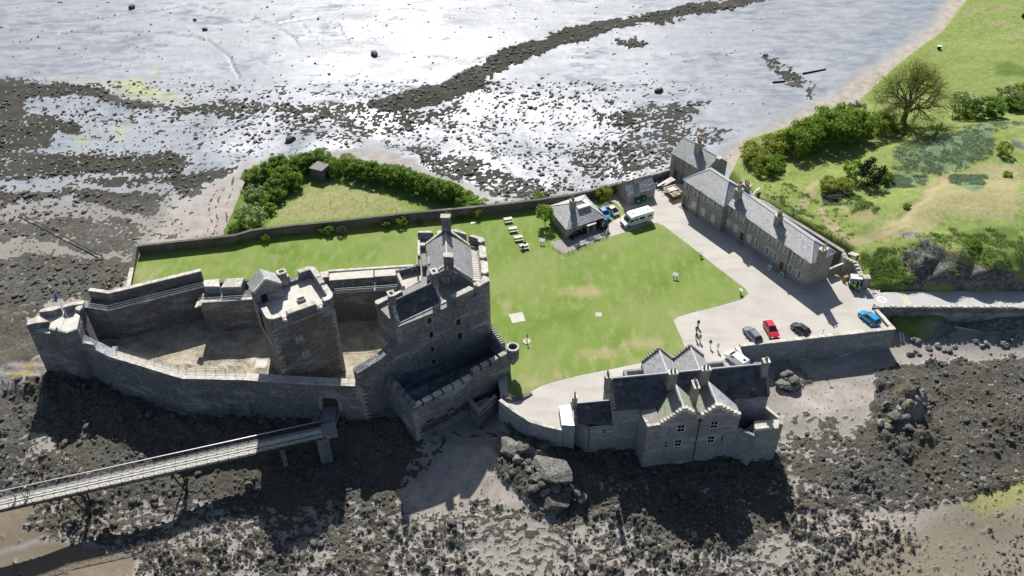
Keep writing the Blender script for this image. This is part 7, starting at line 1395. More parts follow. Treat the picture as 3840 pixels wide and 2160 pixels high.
c = q('E5', 125, 160, 0); T = Thing('grit_bin', 'yellow grit bin with lid beside the ticket booth', 'bin', (c.x, c.y + .5, 0), None, .5); T.part('body', G().prism([(-.55, -.4), (.55, -.4), (.55, .4), (-.55, .4)], 0, .8, [(-.65, -.5), (.65, -.5), (.65, .5), (-.65, .5)]), plain('yellow plastic', (.30, .25, .05), .6), world=False); T.part('lid', G().prism([(-.68, -.52), (.68, -.52), (.68, .52), (-.68, .52)], .803, 1.1, [(-.5, -.2), (.5, -.2), (.5, .35), (-.5, .35)]), plain('yellow lid', (.22, .19, .05), .6), world=False)
T = Thing('field_gate', 'open metal gate at the roadside beside the gate pier', 'gate', q('E5', 520, 400, 0)); ga_, gb_ = q('E5', 515, 420, 0), q('E5', 680, 400, 0)
for z in (.2, .5, .8, 1.1): T.part('gate_bar', G().tube(ga_ + Vector((0, 0, z)), gb_ + Vector((0, 0, z)), .03, .03, 5), M['galv'])
for f in (0, .5, 1): v = ga_.lerp(gb_, f); T.part('gate_post', G().tube(v, v + Vector((0, 0, 1.2)), .04, .04, 6), M['galv'])
for i, (x, y) in enumerate(((1060, 1118), (1078, 1117))):
    v = q('Y4', x, y, 0); single('drain_grate', G().box((v.x, v.y, .022), (.45, .45, .012)), M['iron'], 'dark square drain grate at the road edge by the gate', 'drain', 'drain grates by the gate')
BP = [q('Y1', *p, 0) for p in ((250, 850), (400, 935), (500, 895), (610, 850), (720, 790), (845, 745), (940, 720), (972, 640), (950, 600))]
T = Thing('barrier_fence', 'galvanised metal barrier railing around the front of the cottage', 'fence', BP[3])
for p0, p1 in zip(BP[:-1], BP[1:]):
    for k in range(2): v = p0.lerp(p1, k / 2); T.part('fence_post', G().tube(v, v + Vector((0, 0, 1.15)), .04, .04, 6), M['galv'])
    for z in (1.12, .62, .15): T.part('fence_rail', G().tube(p0 + Vector((0, 0, z)), p1 + Vector((0, 0, z)), .03, .03, 5), M['galv'])
for i, (x, y) in enumerate(((640, 835), (830, 765))):
    c = q('Y1', x, y, 0); T = Thing('garden_bench', ('white garden bench inside the cottage barrier near its middle', 'white garden bench inside the cottage barrier near the drive')[i], 'bench', (c.x, c.y + .4, .05), 'benches in front of the cottage', .45)
    for k in range(3): T.part('seat_slat', G().box((0, -.15 + .15 * k, .45), (1.5, .12, .04)), M['white'], world=False)
    for k in range(2): T.part('back_slat', G().box((0, .25, .6 + .16 * k), (1.5, .04, .11)), M['white'], world=False)
    for s in (-1, 1): T.part('leg', G().box((s * .65, -.12, .22), (.06, .06, .44)), M['white'], world=False); T.part('leg', G().box((s * .65, .24, .4), (.06, .06, .8)), M['white'], world=False)
# bicycle rack, A boards by the barracks
c = q('B2', 120, 420, 0); T = Thing('bicycle_rack', 'row of curved iron bicycle hoops by the barracks front', 'bicycle rack', (c.x, c.y, 0))
for k in range(7):
    v = q('B2', 20 + k * 38, 330 + k * 24, 0)
    for s in range(6): a0_, a1_ = math.pi * s / 6, math.pi * (s + 1) / 6; T.part('hoop', G().tube((v.x + .38 * math.cos(a0_), v.y, .75 * math.sin(a0_)), (v.x + .38 * math.cos(a1_), v.y, .75 * math.sin(a1_)), .03, .03, 5), M['galv'])
for lab, x, y, m_ in (('white bordered pavement sign board on the shaded gravel by the barracks', 415, 700, 'teal'), ('white round topped pavement sign outside the barracks door', 712, 880, 'white')):
    c = q('B2', x, y, 0); T = Thing('pavement_sign', lab, 'sign', (c.x, c.y, 0), None, -.6)
    for s in (-1, 1): T.part('board', G().box((0, s * .18, .5), (.7, .04, 1.0), (Vector((1, 0, 0)), Vector((0, .96, s * .28)), Vector((0, -s * .28, .96)))), M['white'], world=False); T.part('poster', G().box((0, s * .205, .52), (.52, .02, .75), (Vector((1, 0, 0)), Vector((0, .96, s * .28)), Vector((0, -s * .28, .96)))), cl['teal'] if m_ == 'teal' else cl['grey'], world=False)
# garden stakes, driftwood, mooring pole, grid in the yard
for i, (x, y, h_, lab) in enumerate(((1070, 300, 2.2, 'thin wooden stake in the garden grass close to the shed corner'), (1032, 490, 2.2, 'thin wooden stake in the middle of the garden grass left of the other middle stake'), (1348, 490, 2.0, 'thin wooden stake in the garden grass on the hedge side'), (1612, 598, 2.0, 'thin wooden stake close to the wall at the narrow end of the garden'), (985, 665, 2.0, 'thin wooden stake close to the lawn wall at the wide end of the garden'), (1313, 632, 1.2, 'short wooden stake close to the lawn wall at the middle of the garden'))):
    c = q('Y2', x, y, -1.0); zz = garden_z(c.x, c.y); single('garden_stake', G().tube((c.x, c.y, zz - .2), (c.x + .03, c.y, zz + h_), .05, .04, 6), M['wood'], lab, 'stake', 'stakes in the garden')
for lab, r, a_, b_, w_ in (('white painted timber lying at the foot of the car park wall corner beside the rocks', 'Z8', (2235, 640), (2260, 740), .16), ('pale plank lying in the shade below the sea wall', 'Z8', (1270, 885), (1390, 905), .16), ('bleached driftwood trunk in the shade below the sea wall', 'Z8', (1660, 865), (1880, 805), .2), ('bleached driftwood log below the road wall', 'Y5', (1170, 60), (1290, 80), .2), ('second white timber beside the painted timber at the wall corner', 'Z8', (2262, 650), (2290, 750), .14)):
    A, B = q(r, *a_, -4.4), q(r, *b_, -4.4); A.z, B.z = ground_z(A.x, A.y) + .15, ground_z(B.x, B.y) + .15; single('driftwood', G().tube(A, B, w_, w_ * .7, 7), M['white'] if 'white' in lab else M['slab'], lab, 'timber')
A, B = q('H2', 52, 540, -4.6), q('H2', 262, 655, -4.2); A.z = ground_z(A.x, A.y) + .6; B.z = ground_z(B.x, B.y) + .5; single('old_pipe', G().tube(A, B, .12, .12, 8), M['iron'], 'long dark straight pipe lying across the weedy rocks', 'pipe')
A, B = q('Y3', 690, 625, -4.9), q('Y3', 880, 598, -4.9); A.z = ground_z(A.x, A.y) + .2; B.z = ground_z(B.x, B.y) + .2; single('beam', G().tube(A, B, .28, .2, 6), M['iron'], 'dark timber beam lying on the mud below the big tree', 'timber')
A, B = q('Y3', 440, 692, -4.9), q('Y3', 545, 685, -4.9); A.z = ground_z(A.x, A.y) + .2; B.z = ground_z(B.x, B.y) + .2; single('beam', G().tube(A, B, .3, .25, 6), M['iron'], 'short dark beam lying on the open mud', 'timber')
c = q('Z2', 680, 1140, 1.2); T = Thing('pit_grille', 'metal grid over a rock edged pit at the foot of the central tower', 'grille', (c.x, c.y, 1.2))
for k in range(7): T.part('grid_bar', G().box((c.x - .9 + .3 * k, c.y, 1.75), (.04, 1.8, .04)), M['galv']); T.part('grid_bar', G().box((c.x, c.y - .9 + .3 * k, 1.78), (1.9, .04, .04)), M['galv'])
# ------------------------------------------------------------------ rocks and boulders
def rock_mesh(seed, sub=1, cuts=5):
    bm = bmesh.new(); bmesh.ops.create_icosphere(bm, subdivisions=sub, radius=1); rnd = random.Random(seed)
    ax_ = [Vector((rnd.gauss(0, 1), rnd.gauss(0, 1), rnd.gauss(0, 1))).normalized() for _ in range(cuts)]; dd = [rnd.uniform(.55, .9) for _ in ax_]
    for v in bm.verts:
        for a, d in zip(ax_, dd):
            k = v.co.dot(a)
            if k > d: v.co -= a * (k - d)
        v.co *= rnd.uniform(.88, 1.1) if cuts < 8 else rnd.uniform(.975, 1.02); v.co.z *= .7
    m = bpy.data.meshes.new('rock'); bm.to_mesh(m); bm.free(); return m
def rockmat(name, a, b_, c_, wet_=.8, lc=0):
    m, t, b = NT(name); v = coords(t, world=True); n = noise(t, v, 2.2, 6, .65); oi = nd(t, 'ShaderNodeObjectInfo'); cc = ramp(t, n, [(.3, a), (.5, b_), (.72, c_)]); cc = mix(t, math_(t, 'MULTIPLY', sstep(t, noise(t, v, .5, 5, .7), .58, .68), lc), cc, (.40, .29, .08)) if lc else cc; t.links.new(cc, b.inputs['Base Color']); b.inputs['Roughness'].default_value = wet_; bump(t, b, n, .7, .12); return m
M['weedrock'] = rockmat('weedy rock', (.03, .03, .026), (.085, .082, .068), (.19, .183, .15)); M['palerock'] = rockmat('bare rock', (.06, .058, .052), (.165, .16, .145), (.31, .30, .27)); M['slabrock'] = rockmat('lichened slab rock', (.035, .035, .03), (.145, .143, .125), (.30, .295, .26), lc=.8)
RM = [rock_mesh(s, 2) for s in range(6)] + [rock_mesh(s, 4, 14) for s in (21, 22, 23)]
RM[6].materials.append(M['slabrock']); RM[7].materials.append(M['slabrock']); RM[8].materials.append(M['weedrock'])
for m in RM[:4]: m.materials.append(M['weedrock'])
for m in RM[4:6]: m.materials.append(M['palerock'])
def boulder(x, y, z, r, k, label, group, rz, sq=1.0, fz=.85):
    o = link(bpy.data.objects.new('boulder', RM[k])); o.location = (x, y, z + r * .2); o.scale = (r, r * sq, r * fz); o.rotation_euler = (0, 0, rz); tag(o, label, 'boulder', group); return o
rnd = random.Random(5)
named = (('H2', 333, 20, 1.5, 'largest dark boulder on the far left mud at the waterline'), ('H2', 942, 137, 1.6, 'dark flat boulder alone on the bright mud below the causeway'), ('H2', 1657, 236, 1.5, 'dark pointed boulder alone on the mud of the inner bay'), ('H2', 734, 365, 1.5, 'dark boulder alone on the pale sand above the garden'), ('H2', 490, 50, .9, 'dark boulder on the mud beside the creek mouth'), ('H2', 515, 75, 1.0, 'dark boulder on the mud among the creek branches'), ('H2', 1335, 275, .8, 'dark round boulder on the glistening mud of the bay'), ('H2', 1355, 218, .8, 'dark flat boulder below the causeway toe'))
for r, x, y, rad, lab in named: c = q(r, x, y, -5.3); boulder(c.x, c.y, ground_z(c.x, c.y), rad, rnd.randrange(4), lab, None, rnd.uniform(0, 6), .7)
n = 0
while n < 70:
    x, y = rnd.uniform(0, 3300), rnd.uniform(20, 760); c = pp(x, y, -5.1); wv0, z0 = rocky(c.x, c.y)
    if not (.18 < wv0 < .62): continue
    boulder(c.x, c.y, z0, rnd.uniform(.25, .55), rnd.randrange(4), 'dark weedy boulder on the wet tidal flat north of the lawn wall', 'boulders on the tidal flat', rnd.uniform(0, 6), rnd.uniform(.6, 1)); n += 1
n = 0
while n < 150:
    x, y = rnd.uniform(0, 3840), rnd.uniform(1320, 2150); c = pp(x, y, -5.6); wv0, z0 = rocky(c.x, c.y)
    if wv0 < .3 or c.y > 112 and c.x < 75: continue
    boulder(c.x, c.y, z0, rnd.uniform(.35, .9), rnd.randrange(4), 'dark weed covered boulder on the foreshore below the castle', 'boulders on the near foreshore', rnd.uniform(0, 6), rnd.uniform(.6, 1)); n += 1
n = 0
while n < 36:
    x, y = rnd.uniform(3400, 3820), rnd.uniform(1240, 1330); c = pp(x, y, -4.2); boulder(c.x, c.y, ground_z(c.x, c.y), rnd.uniform(.35, 1.0), 4 + rnd.randrange(2), 'pale grey bare boulder heaped below the road wall', 'boulders below the road wall', rnd.uniform(0, 6), .8); n += 1
for x, y in [(rnd.uniform(2225, 2330), rnd.uniform(1000, 1075)) for _ in range(10)]: c = q('H2', x, y, -4); boulder(c.x, c.y, ground_z(c.x, c.y), rnd.uniform(.5, 1.1), 4 + rnd.randrange(2), 'grey bare slab of the lichened outcrop on the right foreshore', 'slabs of the lichened outcrop', rnd.uniform(0, 6), .5)
for lab, r, x, y, rad, sq, rz, zz_ in (('pale flat topped outcrop slab with orange lichen below the low sea wall', 'H2', 1298, 1128, 3.9, .62, -.5, .0), ('second pale outcrop slab below the annex, with a dark pool on top', 'H2', 1388, 1188, 4.0, .66, -.55, .0), ('small pale slab wedged between the two outcrop slabs', 'H2', 1345, 1160, 1.5, .7, .2, .1), ('pale rounded outcrop beside the chimney end of the gabled house', 'H2', 1985, 955, 2.9, .7, .4, .5), ('dark weed covered outcrop running down from the pale slabs', 'H2', 1385, 1262, 4.2, .55, -.7, -.4)):
    c = q(r, x, y, -3.4 if 'dark' not in lab[:5] else -5.6); boulder(c.x, c.y, ground_z(c.x, c.y) + zz_ - 1.2, rad, (6 if 'orange' in lab else 7) if 'dark' not in lab[:5] else 8, lab, None, rz, sq, .46)
for x, y, n in ((1330, 1150, 9), (1415, 1225, 8), (1990, 965, 10), (1365, 1230, 8), (2265, 1050, 8)):
    for _ in range(n): c = q('H2', x + rnd.gauss(0, 26), y + rnd.gauss(0, 16), -4.2); boulder(c.x, c.y, ground_z(c.x, c.y), rnd.uniform(.6, 1.4), rnd.choice((1, 2, 4, 5, 8)), 'angular rock broken from the outcrops beside the gabled house and right foreshore', 'broken rocks around the outcrops', rnd.uniform(0, 6), rnd.uniform(.5, .9), .6)
# smaller stones: too many to count
def scatter(name, n, xr, yr, zg, cond, rmin, rmax, mat, seed):
    rnd = np.random.RandomState(seed); tp = [rock_mesh(100 + seed * 7 + i, 1) for i in range(5)]; V = [np.array([v.co[:] for v in m.vertices]) for m in tp]; Fc = [np.array([p.vertices[:] for p in m.polygons]) for m in tp]
    vs_, fs, off = [], [], 0; k = 0; tries = 0
    while k < n and tries < n * 12:
        tries += 1; c = pp(rnd.uniform(*xr), rnd.uniform(*yr), zg); w0, z0 = rocky(c.x, c.y)
        if not cond(w0, c, rnd): continue
        r = rmin + (rmax - rmin) * rnd.rand() ** 2.2; j = rnd.randint(5); a = rnd.uniform(0, 6.28); v = V[j] * r * np.array([1, rnd.uniform(.6, 1), .8]); ca, sa = math.cos(a), math.sin(a)
        v = np.stack([v[:, 0] * ca - v[:, 1] * sa + c.x, v[:, 0] * sa + v[:, 1] * ca + c.y, v[:, 2] + z0 + r * .15], 1); vs_.append(v); fs.append(Fc[j] + off); off += len(v); k += 1
    for m_ in tp: bpy.data.meshes.remove(m_)
    v = np.concatenate(vs_); f = np.concatenate(fs); m = bpy.data.meshes.new(name); m.from_pydata(v.tolist(), [], f.tolist()); m.materials.append(mat); return tag(link(bpy.data.objects.new(name, m)), kind='stuff')
tag(scatter('weedy_stones', 9000, (-50, 3890), (1340, 2200), -5.6, lambda w0, c, r: w0 > .22 and r.rand() < w0 + .15 and not (c.y > 112 and c.x < 75), .09, .5, M['weedrock'], 1), 'dark weedy stones strewn over the near foreshore', 'stones')
tag(scatter('shore_stones', 2600, (-50, 3000), (20, 1150), -5.0, lambda w0, c, r: w0 > .3 and r.rand() < w0 ** 1.5 and not (-62 < c.x < 80 and 100 < c.y < 165), .25, .8, M['weedrock'], 2), 'dark weedy stones of the causeway and far shore', 'stones')
tag(scatter('pale_stones', 6000, (900, 3840), (1300, 2200), -5.6, lambda w0, c, r: w0 < .52 and not (c.y > 112 and c.x < 75), .06, .2, M['palerock'], 3), 'small pale stones on the sand of the near foreshore', 'stones')
# ------------------------------------------------------------------ plants
def crown_mesh(seed, n, mat, size=.3, clumps=44, flat=.85, shell=.55, core=True, mat2=None, frac2=0.0):
    """leaf faces gathered in clumps through an uneven crown of unit radius"""
    rs = np.random.RandomState(seed); C = []
    while len(C) < clumps:
        p = rs.uniform(-1, 1, 3); l = np.linalg.norm(p)
        if l > 1 or l < shell * rs.rand(): continue
        p = p / max(l, 1e-6) * (l * .5 + .42); C.append((p, rs.uniform(.2, .36)))
    g = G(); mi = []
    for k in range(n):
        c, r = C[rs.randint(clumps)]; d = rs.normal(size=3); d /= np.linalg.norm(d); p = c + d * r * rs.rand() ** .4; p[2] *= flat
        nrm = d * .6 + rs.normal(size=3) * .6 + np.array([0, 0, .35]); nrm /= np.linalg.norm(nrm); a = np.cross(nrm, rs.normal(size=3)); a /= np.linalg.norm(a); b_ = np.cross(nrm, a); s = size * rs.uniform(.6, 1.2)
        g.add([p - a * s * .5, p + b_ * s * .32, p + a * s * .5, p - b_ * s * .32], [(0, 1, 2, 3)]); mi.append(1 if (mat2 and p[2] > -.1 and rs.rand() < frac2) else 0)
    m = mesh('foliage', g); m.materials.append(mat)
    if mat2: m.materials.append(mat2); m.polygons.foreach_set('material_index', mi)
    return m
CM = {}
for key, mat, n, size, v2, fr, var in (('leaf', 'leaf', 2600, .17, None, 0, 4), ('bright', 'leaf_bright', 1600, .19, None, 0, 3), ('yellow', 'leaf_yellow', 2400, .15, None, 0, 3), ('mid', 'leaf_mid', 4200, .125, None, 0, 4), ('dark', 'leaf_dark', 2200, .16, None, 0, 2), ('grey', 'leaf_grey', 1500, .17, None, 0, 2), ('blossom', 'leaf_mid', 2400, .15, 'blossom', .42, 2)):
    CM[key] = [crown_mesh(hash(key) % 1000 + 0 if False else sum(map(ord, key)) + 31 * i, n, M[mat], size, mat2=M[v2] if v2 else None, frac2=fr) for i in range(var)]
trunk_m = mesh('trunk', G().tube((0, 0, -.3), (.03, 0, .75), .10, .06, 7).tube((.03, 0, .7), (.25, .12, 1.25), .05, .03, 5).tube((.03, 0, .7), (-.22, -.1, 1.2), .05, .03, 5)); trunk_m.materials.append(M['bark'])
rndp = random.Random(9)
def plant(name, label, cat, x, y, z, r, hgt, key, group=None, stem=.35):
    """r crown radius, hgt total height; trunk and crown stand on z"""
    e = bpy.data.objects.new(name, None); link(e); e.location = (x, y, z); tag(e, label, cat, group); e.rotation_euler = (0, 0, rndp.uniform(0, 6.28)); e.empty_display_size = .3
    fo_ = link(bpy.data.objects.new('foliage', rndp.choice(CM[key])), e); ch_ = hgt * (1 - stem * .5); fo_.scale = (r, r, ch_ / 2 / .85); fo_.location = (0, 0, hgt - ch_ / 2)
    tr = link(bpy.data.objects.new('trunk', trunk_m), e); tr.scale = (max(r * .5, .3), max(r * .5, .3), hgt * .55); return e
# garden hedge
hl_lab = 'dense green shrub in the tall hedge ringing the triangular garden'
for (x, y, r, hh_) in ((330, 260, 2.2, 3.0), (430, 250, 2.4, 3.8), (540, 220, 2.8, 4.8), (620, 190, 2.6, 4.6), (640, 290, 3.0, 4.8), (720, 200, 2.8, 4.8), (560, 350, 2.6, 3.8), (700, 320, 2.6, 4.2), (800, 170, 2.6, 4.6), (900, 150, 2.6, 4.6), (960, 130, 2.4, 4.6), (560, 430, 2.2, 3.2), (470, 480, 2.0, 2.6), (1060, 190, 2.4, 4.2), (1160, 190, 2.4, 4.4), (1250, 220, 2.5, 4.6), (1340, 240, 2.5, 4.6), (1430, 255, 2.5, 4.6), (1520, 270, 2.5, 4.6), (1600, 280, 2.5, 4.8), (1680, 300, 2.5, 5.2), (1760, 330, 2.4, 4.8), (1840, 360, 2.4, 4.6), (1910, 380, 2.4, 4.6), (1990, 410, 2.4, 4.6), (2060, 430, 2.4, 4.8), (2120, 420, 2.2, 4.2)):
    c = q('Y2', x, y + 40, -1.2); plant('hedge_shrub', hl_lab, 'shrub', c.x, c.y, garden_z(c.x, c.y) - .2, r, hh_, rndp.choice(('leaf', 'leaf', 'leaf', 'mid')), 'shrubs of the garden hedge', .2)
for lab, x, y, r, hh_, k in (('white flowering hawthorn in the hedge beside the sand, farther from the lawn wall', 360, 440, 2.7, 4.0, 'blossom'), ('large white flowering hawthorn beside the lawn wall and the sand', 350, 660, 3.2, 4.8, 'blossom'), ('white flowering elder at the bend of the garden hedge above the shed', 1185, 120, 1.8, 3.2, 'blossom'), ('low green bush beside the bend of the lawn wall near the beach', 200, 690, 1.6, 1.6, 'bright'), ('low green bush at the wall beside the larger hawthorn', 500, 540, 1.6, 2.2, 'bright'), ('spreading bright shrub at the narrow end of the garden by the lawn wall', 2310, 480, 2.6, 2.4, 'bright'), ('grey green shrub at the narrow end of the garden hedge', 2160, 480, 1.8, 2.6, 'leaf'), ('shrub at the tip of the garden between hedge and bright shrub', 2240, 420, 1.8, 2.2, 'mid'), ('small bright bush on the beach bank beside the lawn wall', 140, 760, 1.2, 1.0, 'bright'), ('low hummock of weeds on the beach bank below the hawthorn', 240, 560, 1.4, 1.4, 'bright')):
    c = q('Y2', x, y + 45, -1.3); plant('garden_shrub', lab, 'shrub', c.x, c.y, max(garden_z(c.x, c.y), -2.6) - .15, r, hh_, k, None, .2)
# lawn border shrubs
for lab, x, y, r, hh_, k in (('bright round bush alone against the lawn wall near its seaward end', 465, 830, .95, 1.6, 'bright'), ('small brownish bush against the wall at the seaward end', 235, 850, .6, 1.0, 'yellow'), ('dull bush left of the pair of clipped bushes on the lawn border', 945, 770, .85, 1.5, 'mid'), ('dark clipped round bush between the dull bush and the pale bush', 1020, 770, 1.1, 1.9, 'leaf'), ('pale green clipped bush on the lawn border', 1135, 765, 1.1, 1.9, 'grey'), ('tiny reddish bush in the lawn border', 1425, 715, .6, .9, 'yellow'), ('soft green bush in the lawn border beside the broad bush', 1525, 705, 1.1, 1.5, 'leaf'), ('broad dark bush casting a round shadow on the lawn border', 1655, 690, 1.4, 2.0, 'mid'), ('bright green bush behind the keep chimney on the lawn border', 2062, 640, 1.1, 2.1, 'bright'), ('olive bush near the narrow end of the garden on the lawn border', 2318, 620, 1.2, 2.0, 'yellow'), ('low dark planting between the bright bush and the olive bush', 2170, 640, .9, .9, 'mid'), ('flat leafy clump in the lawn border', 1810, 680, .7, .6, 'bright')):
    c = q('Y2', x, y, 0); plant('border_bush', lab, 'bush', c.x, c.y, 0, r, hh_, k, None, .1)
for lab, r_, x, y, r, hh_, k, st in (('bright green small tree standing against the side of the cottage', 'Y1', 150, 560, 1.9, 5.0, 'bright', .55), ('leafy shrub against the lawn wall behind the cottage', 'Y1', 60, 270, 1.3, 2.4, 'bright', .2), ('big clipped dome of yew between cottage and outbuilding', 'Y1', 905, 240, 1.75, 3.6, 'yellow', .05), ('yellow flowering shrub beside the clipped dome', 'Y1', 780, 225, 1.2, 1.5, 'yellow', .1), ('slim green shrub against the outbuilding gable', 'Y1', 1070, 160, .85, 2.6, 'bright', .1), ('large dark bush at the corner of the cottage front', 'Y1', 885, 610, 1.5, 2.4, 'dark', .05), ('round dark bush under the cottage window', 'Y1', 550, 700, .9, 1.4, 'dark', .05), ('round dark bush beside the cottage porch', 'Y1', 628, 680, .9, 1.5, 'dark', .05), ('low dark bush at the cottage corner paving', 'Y1', 500, 745, .6, .8, 'dark', .05), ('green shrub behind the clipped dome', 'Y1', 700, 230, 1.1, 1.6, 'leaf', .1)):
    c = q(r_, x, y, 0); plant('courtyard_shrub', lab, 'shrub', c.x, c.y, 0, r, hh_, k, None, st)
# trees on the landward slope
for (x, y, r, hh_) in ((640, 1230, 4.2, 6.8), (760, 1180, 4.6, 7.8), (880, 1150, 4.6, 8.2), (1000, 1130, 4.4, 8.0), (1110, 1110, 4.2, 7.6), (1230, 1080, 4.0, 7.2), (700, 1140, 4.0, 6.4), (850, 1060, 4.0, 7.0), (1000, 1040, 4.0, 7.0)):
    c = q('Y3', x, y + 60, -1.2); plant('broadleaf_tree', 'rich green broadleaf tree in the dense row between mud and grass', 'tree', c.x, c.y, hill_z(c.x, c.y) - .3, r, hh_, 'mid', 'row of green trees by the bay', .25)
for lab, x, y, r, hh_, k in (('yellow green thin shrub beside the rear house at the end of the tree row', 300, 1300, 3.2, 4.2, 'yellow'), ('yellow green shrub between the rear house and the green trees', 420, 1230, 3.4, 5.0, 'yellow'), ('tall yellow green shrub touching the green tree row', 520, 1190, 3.2, 5.0, 'yellow'), ('low yellow green shrub at the mud edge of the tree row', 250, 1230, 2.6, 3.2, 'yellow'), ('dark green rounded bush on the grass before the yellow green shrubs', 380, 1380, 3.4, 4.2, 'mid'), ('bright leaved bush leaning from the dark rounded bush', 455, 1340, 2.0, 3.6, 'bright'), ('grey green shrub between the big bare tree and the green row', 1130, 900, 2.6, 4.0, 'grey'), ('bright green shrub at the foot of the big bare tree', 1360, 1000, 3.0, 4.6, 'mid'), ('hawthorn bush with white blossom on the meadow edge, larger', 2030, 920, 4.2, 6.0, 'blossom'), ('rounded green bush beside the larger hawthorn', 2210, 920, 4.0, 5.4, 'leaf'), ('white blossoming bush at the meadow edge farther right', 2390, 800, 3.6, 5.0, 'blossom'), ('small dark bush behind the larger hawthorn', 2020, 770, 2.2, 3.0, 'mid'), ('green bush below the white blossoming bush', 2460, 860, 2.6, 3.6, 'leaf'), ('dark bush at the edge of the picture beyond the blossom', 2530, 740, 3.0, 4.0, 'mid'), ('small bare thorn tree on the rough slope', 2330, 1330, 1.8, 3.6, 'yellow'), ('low shrub tangle in front of the big bare tree', 1500, 1010, 2.2, 2.0, 'mid')):
    c = q('Y3', x, y + 50, -.6); plant('meadow_shrub', lab, 'shrub', c.x, c.y, hill_z(c.x, c.y) - .3, r, hh_, k, None, .2)
for lab, x, y, r, hh_, k in (('dark evergreen bush standing tall on the slope', 1010, 230, 2.7, 6.4, 'dark'), ('yellow green bush pressed against the dark evergreen', 860, 180, 2.2, 4.6, 'bright'), ('olive gorse bush beside the yellow green bush', 680, 265, 2.3, 3.2, 'yellow'), ('low green bush between gorse and evergreen', 800, 275, 2.2, 2.6, 'yellow'), ('dark shrub on the far side of the evergreen', 1140, 210, 1.8, 3.0, 'mid'), ('grey low scrub below the gorse bush', 720, 330, 2.2, 1.4, 'grey'), ('small dark gorse on the knoll path', 1300, 500, .9, .9, 'mid'), ('dark ivy patch on the rocky knoll top', 1560, 660, 1.2, 1.4, 'mid'), ('dark ivy patch in the face of the rocky knoll', 1880, 720, 1.6, 1.6, 'mid'), ('dark gorse clump on the skyline slope', 2140, 215, 1.1, 1.2, 'mid'), ('leafy bush growing below the car park corner', 1200, 1335, 1.3, 1.4, 'bright')):
    c = q('Y4', x, y, .5 if y < 600 else 3); zz = hill_z(c.x, c.y) if y < 1200 else -3.0
    if y > 600 and y < 1200: c = q('Y4', x, y, zz)
    if y > 1200: c = q('Y4', x, y, -2.5); zz = ground_z(c.x, c.y)
    plant('slope_bush', lab, 'bush', c.x, c.y, zz - .2, r, hh_, k, None, .1)
# big spreading tree, mostly bare with ivy
def branching(seed, H, spread, levels=5, r0=.5, kids=3):
    rnd = random.Random(seed); g = G(); tips = []; mids = []
    def go(p, d, L, r, lv):
        n = 3; pts = [p]
        for k in range(n): d = (d + Vector((rnd.gauss(0, .13), rnd.gauss(0, .13), rnd.gauss(.02, .09)))).normalized(); pts.append(pts[-1] + d * L / n)
        for k in range(n): g.tube(pts[k], pts[k + 1], r * (1 - .22 * k / n), r * (1 - .22 * (k + 1) / n), 7 if lv < 2 else (5 if lv < 3 else 3), cap=False)
        (mids if lv < 3 else tips).extend(pts[1:])
        if lv >= levels: return
        for _ in range(kids + (1 if lv == 0 else 0) + (lv < 2)):
            ang = rnd.uniform(0, 6.28); tl = rnd.uniform(.35, .85) * spread; a = d.orthogonal().normalized(); b_ = d.cross(a); nd_ = (d * math.cos(tl) + (a * math.cos(ang) + b_ * math.sin(ang)) * math.sin(tl) + Vector((0, 0, .12))).normalized(); go(pts[rnd.choice((2, 3, 3))], nd_, L * rnd.uniform(.62, .82), r * .58, lv + 1)
    go(Vector((0, 0, -.5)), Vector((0, 0, 1)), H * .27, r0, 0); return g, tips, mids
def dome_tree(seed, H, Rr):
    rnd = random.Random(seed); g = G(); tips = []; mids = []
    def limb(p, tgt, r, lv):
        n = 4; pts = [p]; d0 = tgt - p
        for k in range(1, n + 1): f = k / n; pts.append(p + d0 * f + Vector((rnd.gauss(0, .05), rnd.gauss(0, .05), rnd.gauss(0, .04) + .1 * math.sin(f * 3.1))) * d0.length * .8)
        for k in range(n): g.tube(pts[k], pts[k + 1], r * (1 - .6 * k / n), r * (1 - .6 * (k + 1) / n), 6 if lv < 2 else 3, cap=False)
        (mids if lv < 2 else tips).extend(pts[1 + (lv < 2):]); return pts
    top = Vector((.2, .1, 3.2)); g.tube((0, 0, -.6), (0, 0, .3), .95, .72, 10, cap=False); g.tube((0, 0, .3), top, .72, .6, 10, cap=False); mids += [Vector((0, 0, 1.5)), top] * 6
    def dome(az, el, s): return Vector((Rr * s * math.cos(az) * math.cos(el), Rr * s * math.sin(az) * math.cos(el), 3.6 + (H - 3.6) * s * math.sin(el)))
    for i in range(13):
        az, el = i * 2.4 + rnd.uniform(-.3, .3), rnd.choice((.12, .4, .7, 1.0, 1.3)); a = limb(top, dome(az, el, .55), .34, 0)
        for j in range(4):
            az2, el2 = az + rnd.gauss(0, .45), max(.02, el + rnd.gauss(0, .3)); b_ = limb(a[rnd.choice((2, 3, 4))], dome(az2, el2, rnd.uniform(.72, .9)), .15, 1)
            for k in range(6):
                c_ = limb(b_[rnd.choice((1, 2, 3, 4))], dome(az2 + rnd.gauss(0, .28), max(-.05, el2 + rnd.gauss(0, .25)), rnd.uniform(.85, 1.05)), .06, 2)
                for _ in range(3): limb(c_[rnd.choice((2, 3, 4))], c_[4] + Vector((rnd.gauss(0, .9), rnd.gauss(0, .9), rnd.gauss(.25, .6))), .028, 3)
    return g, tips, mids
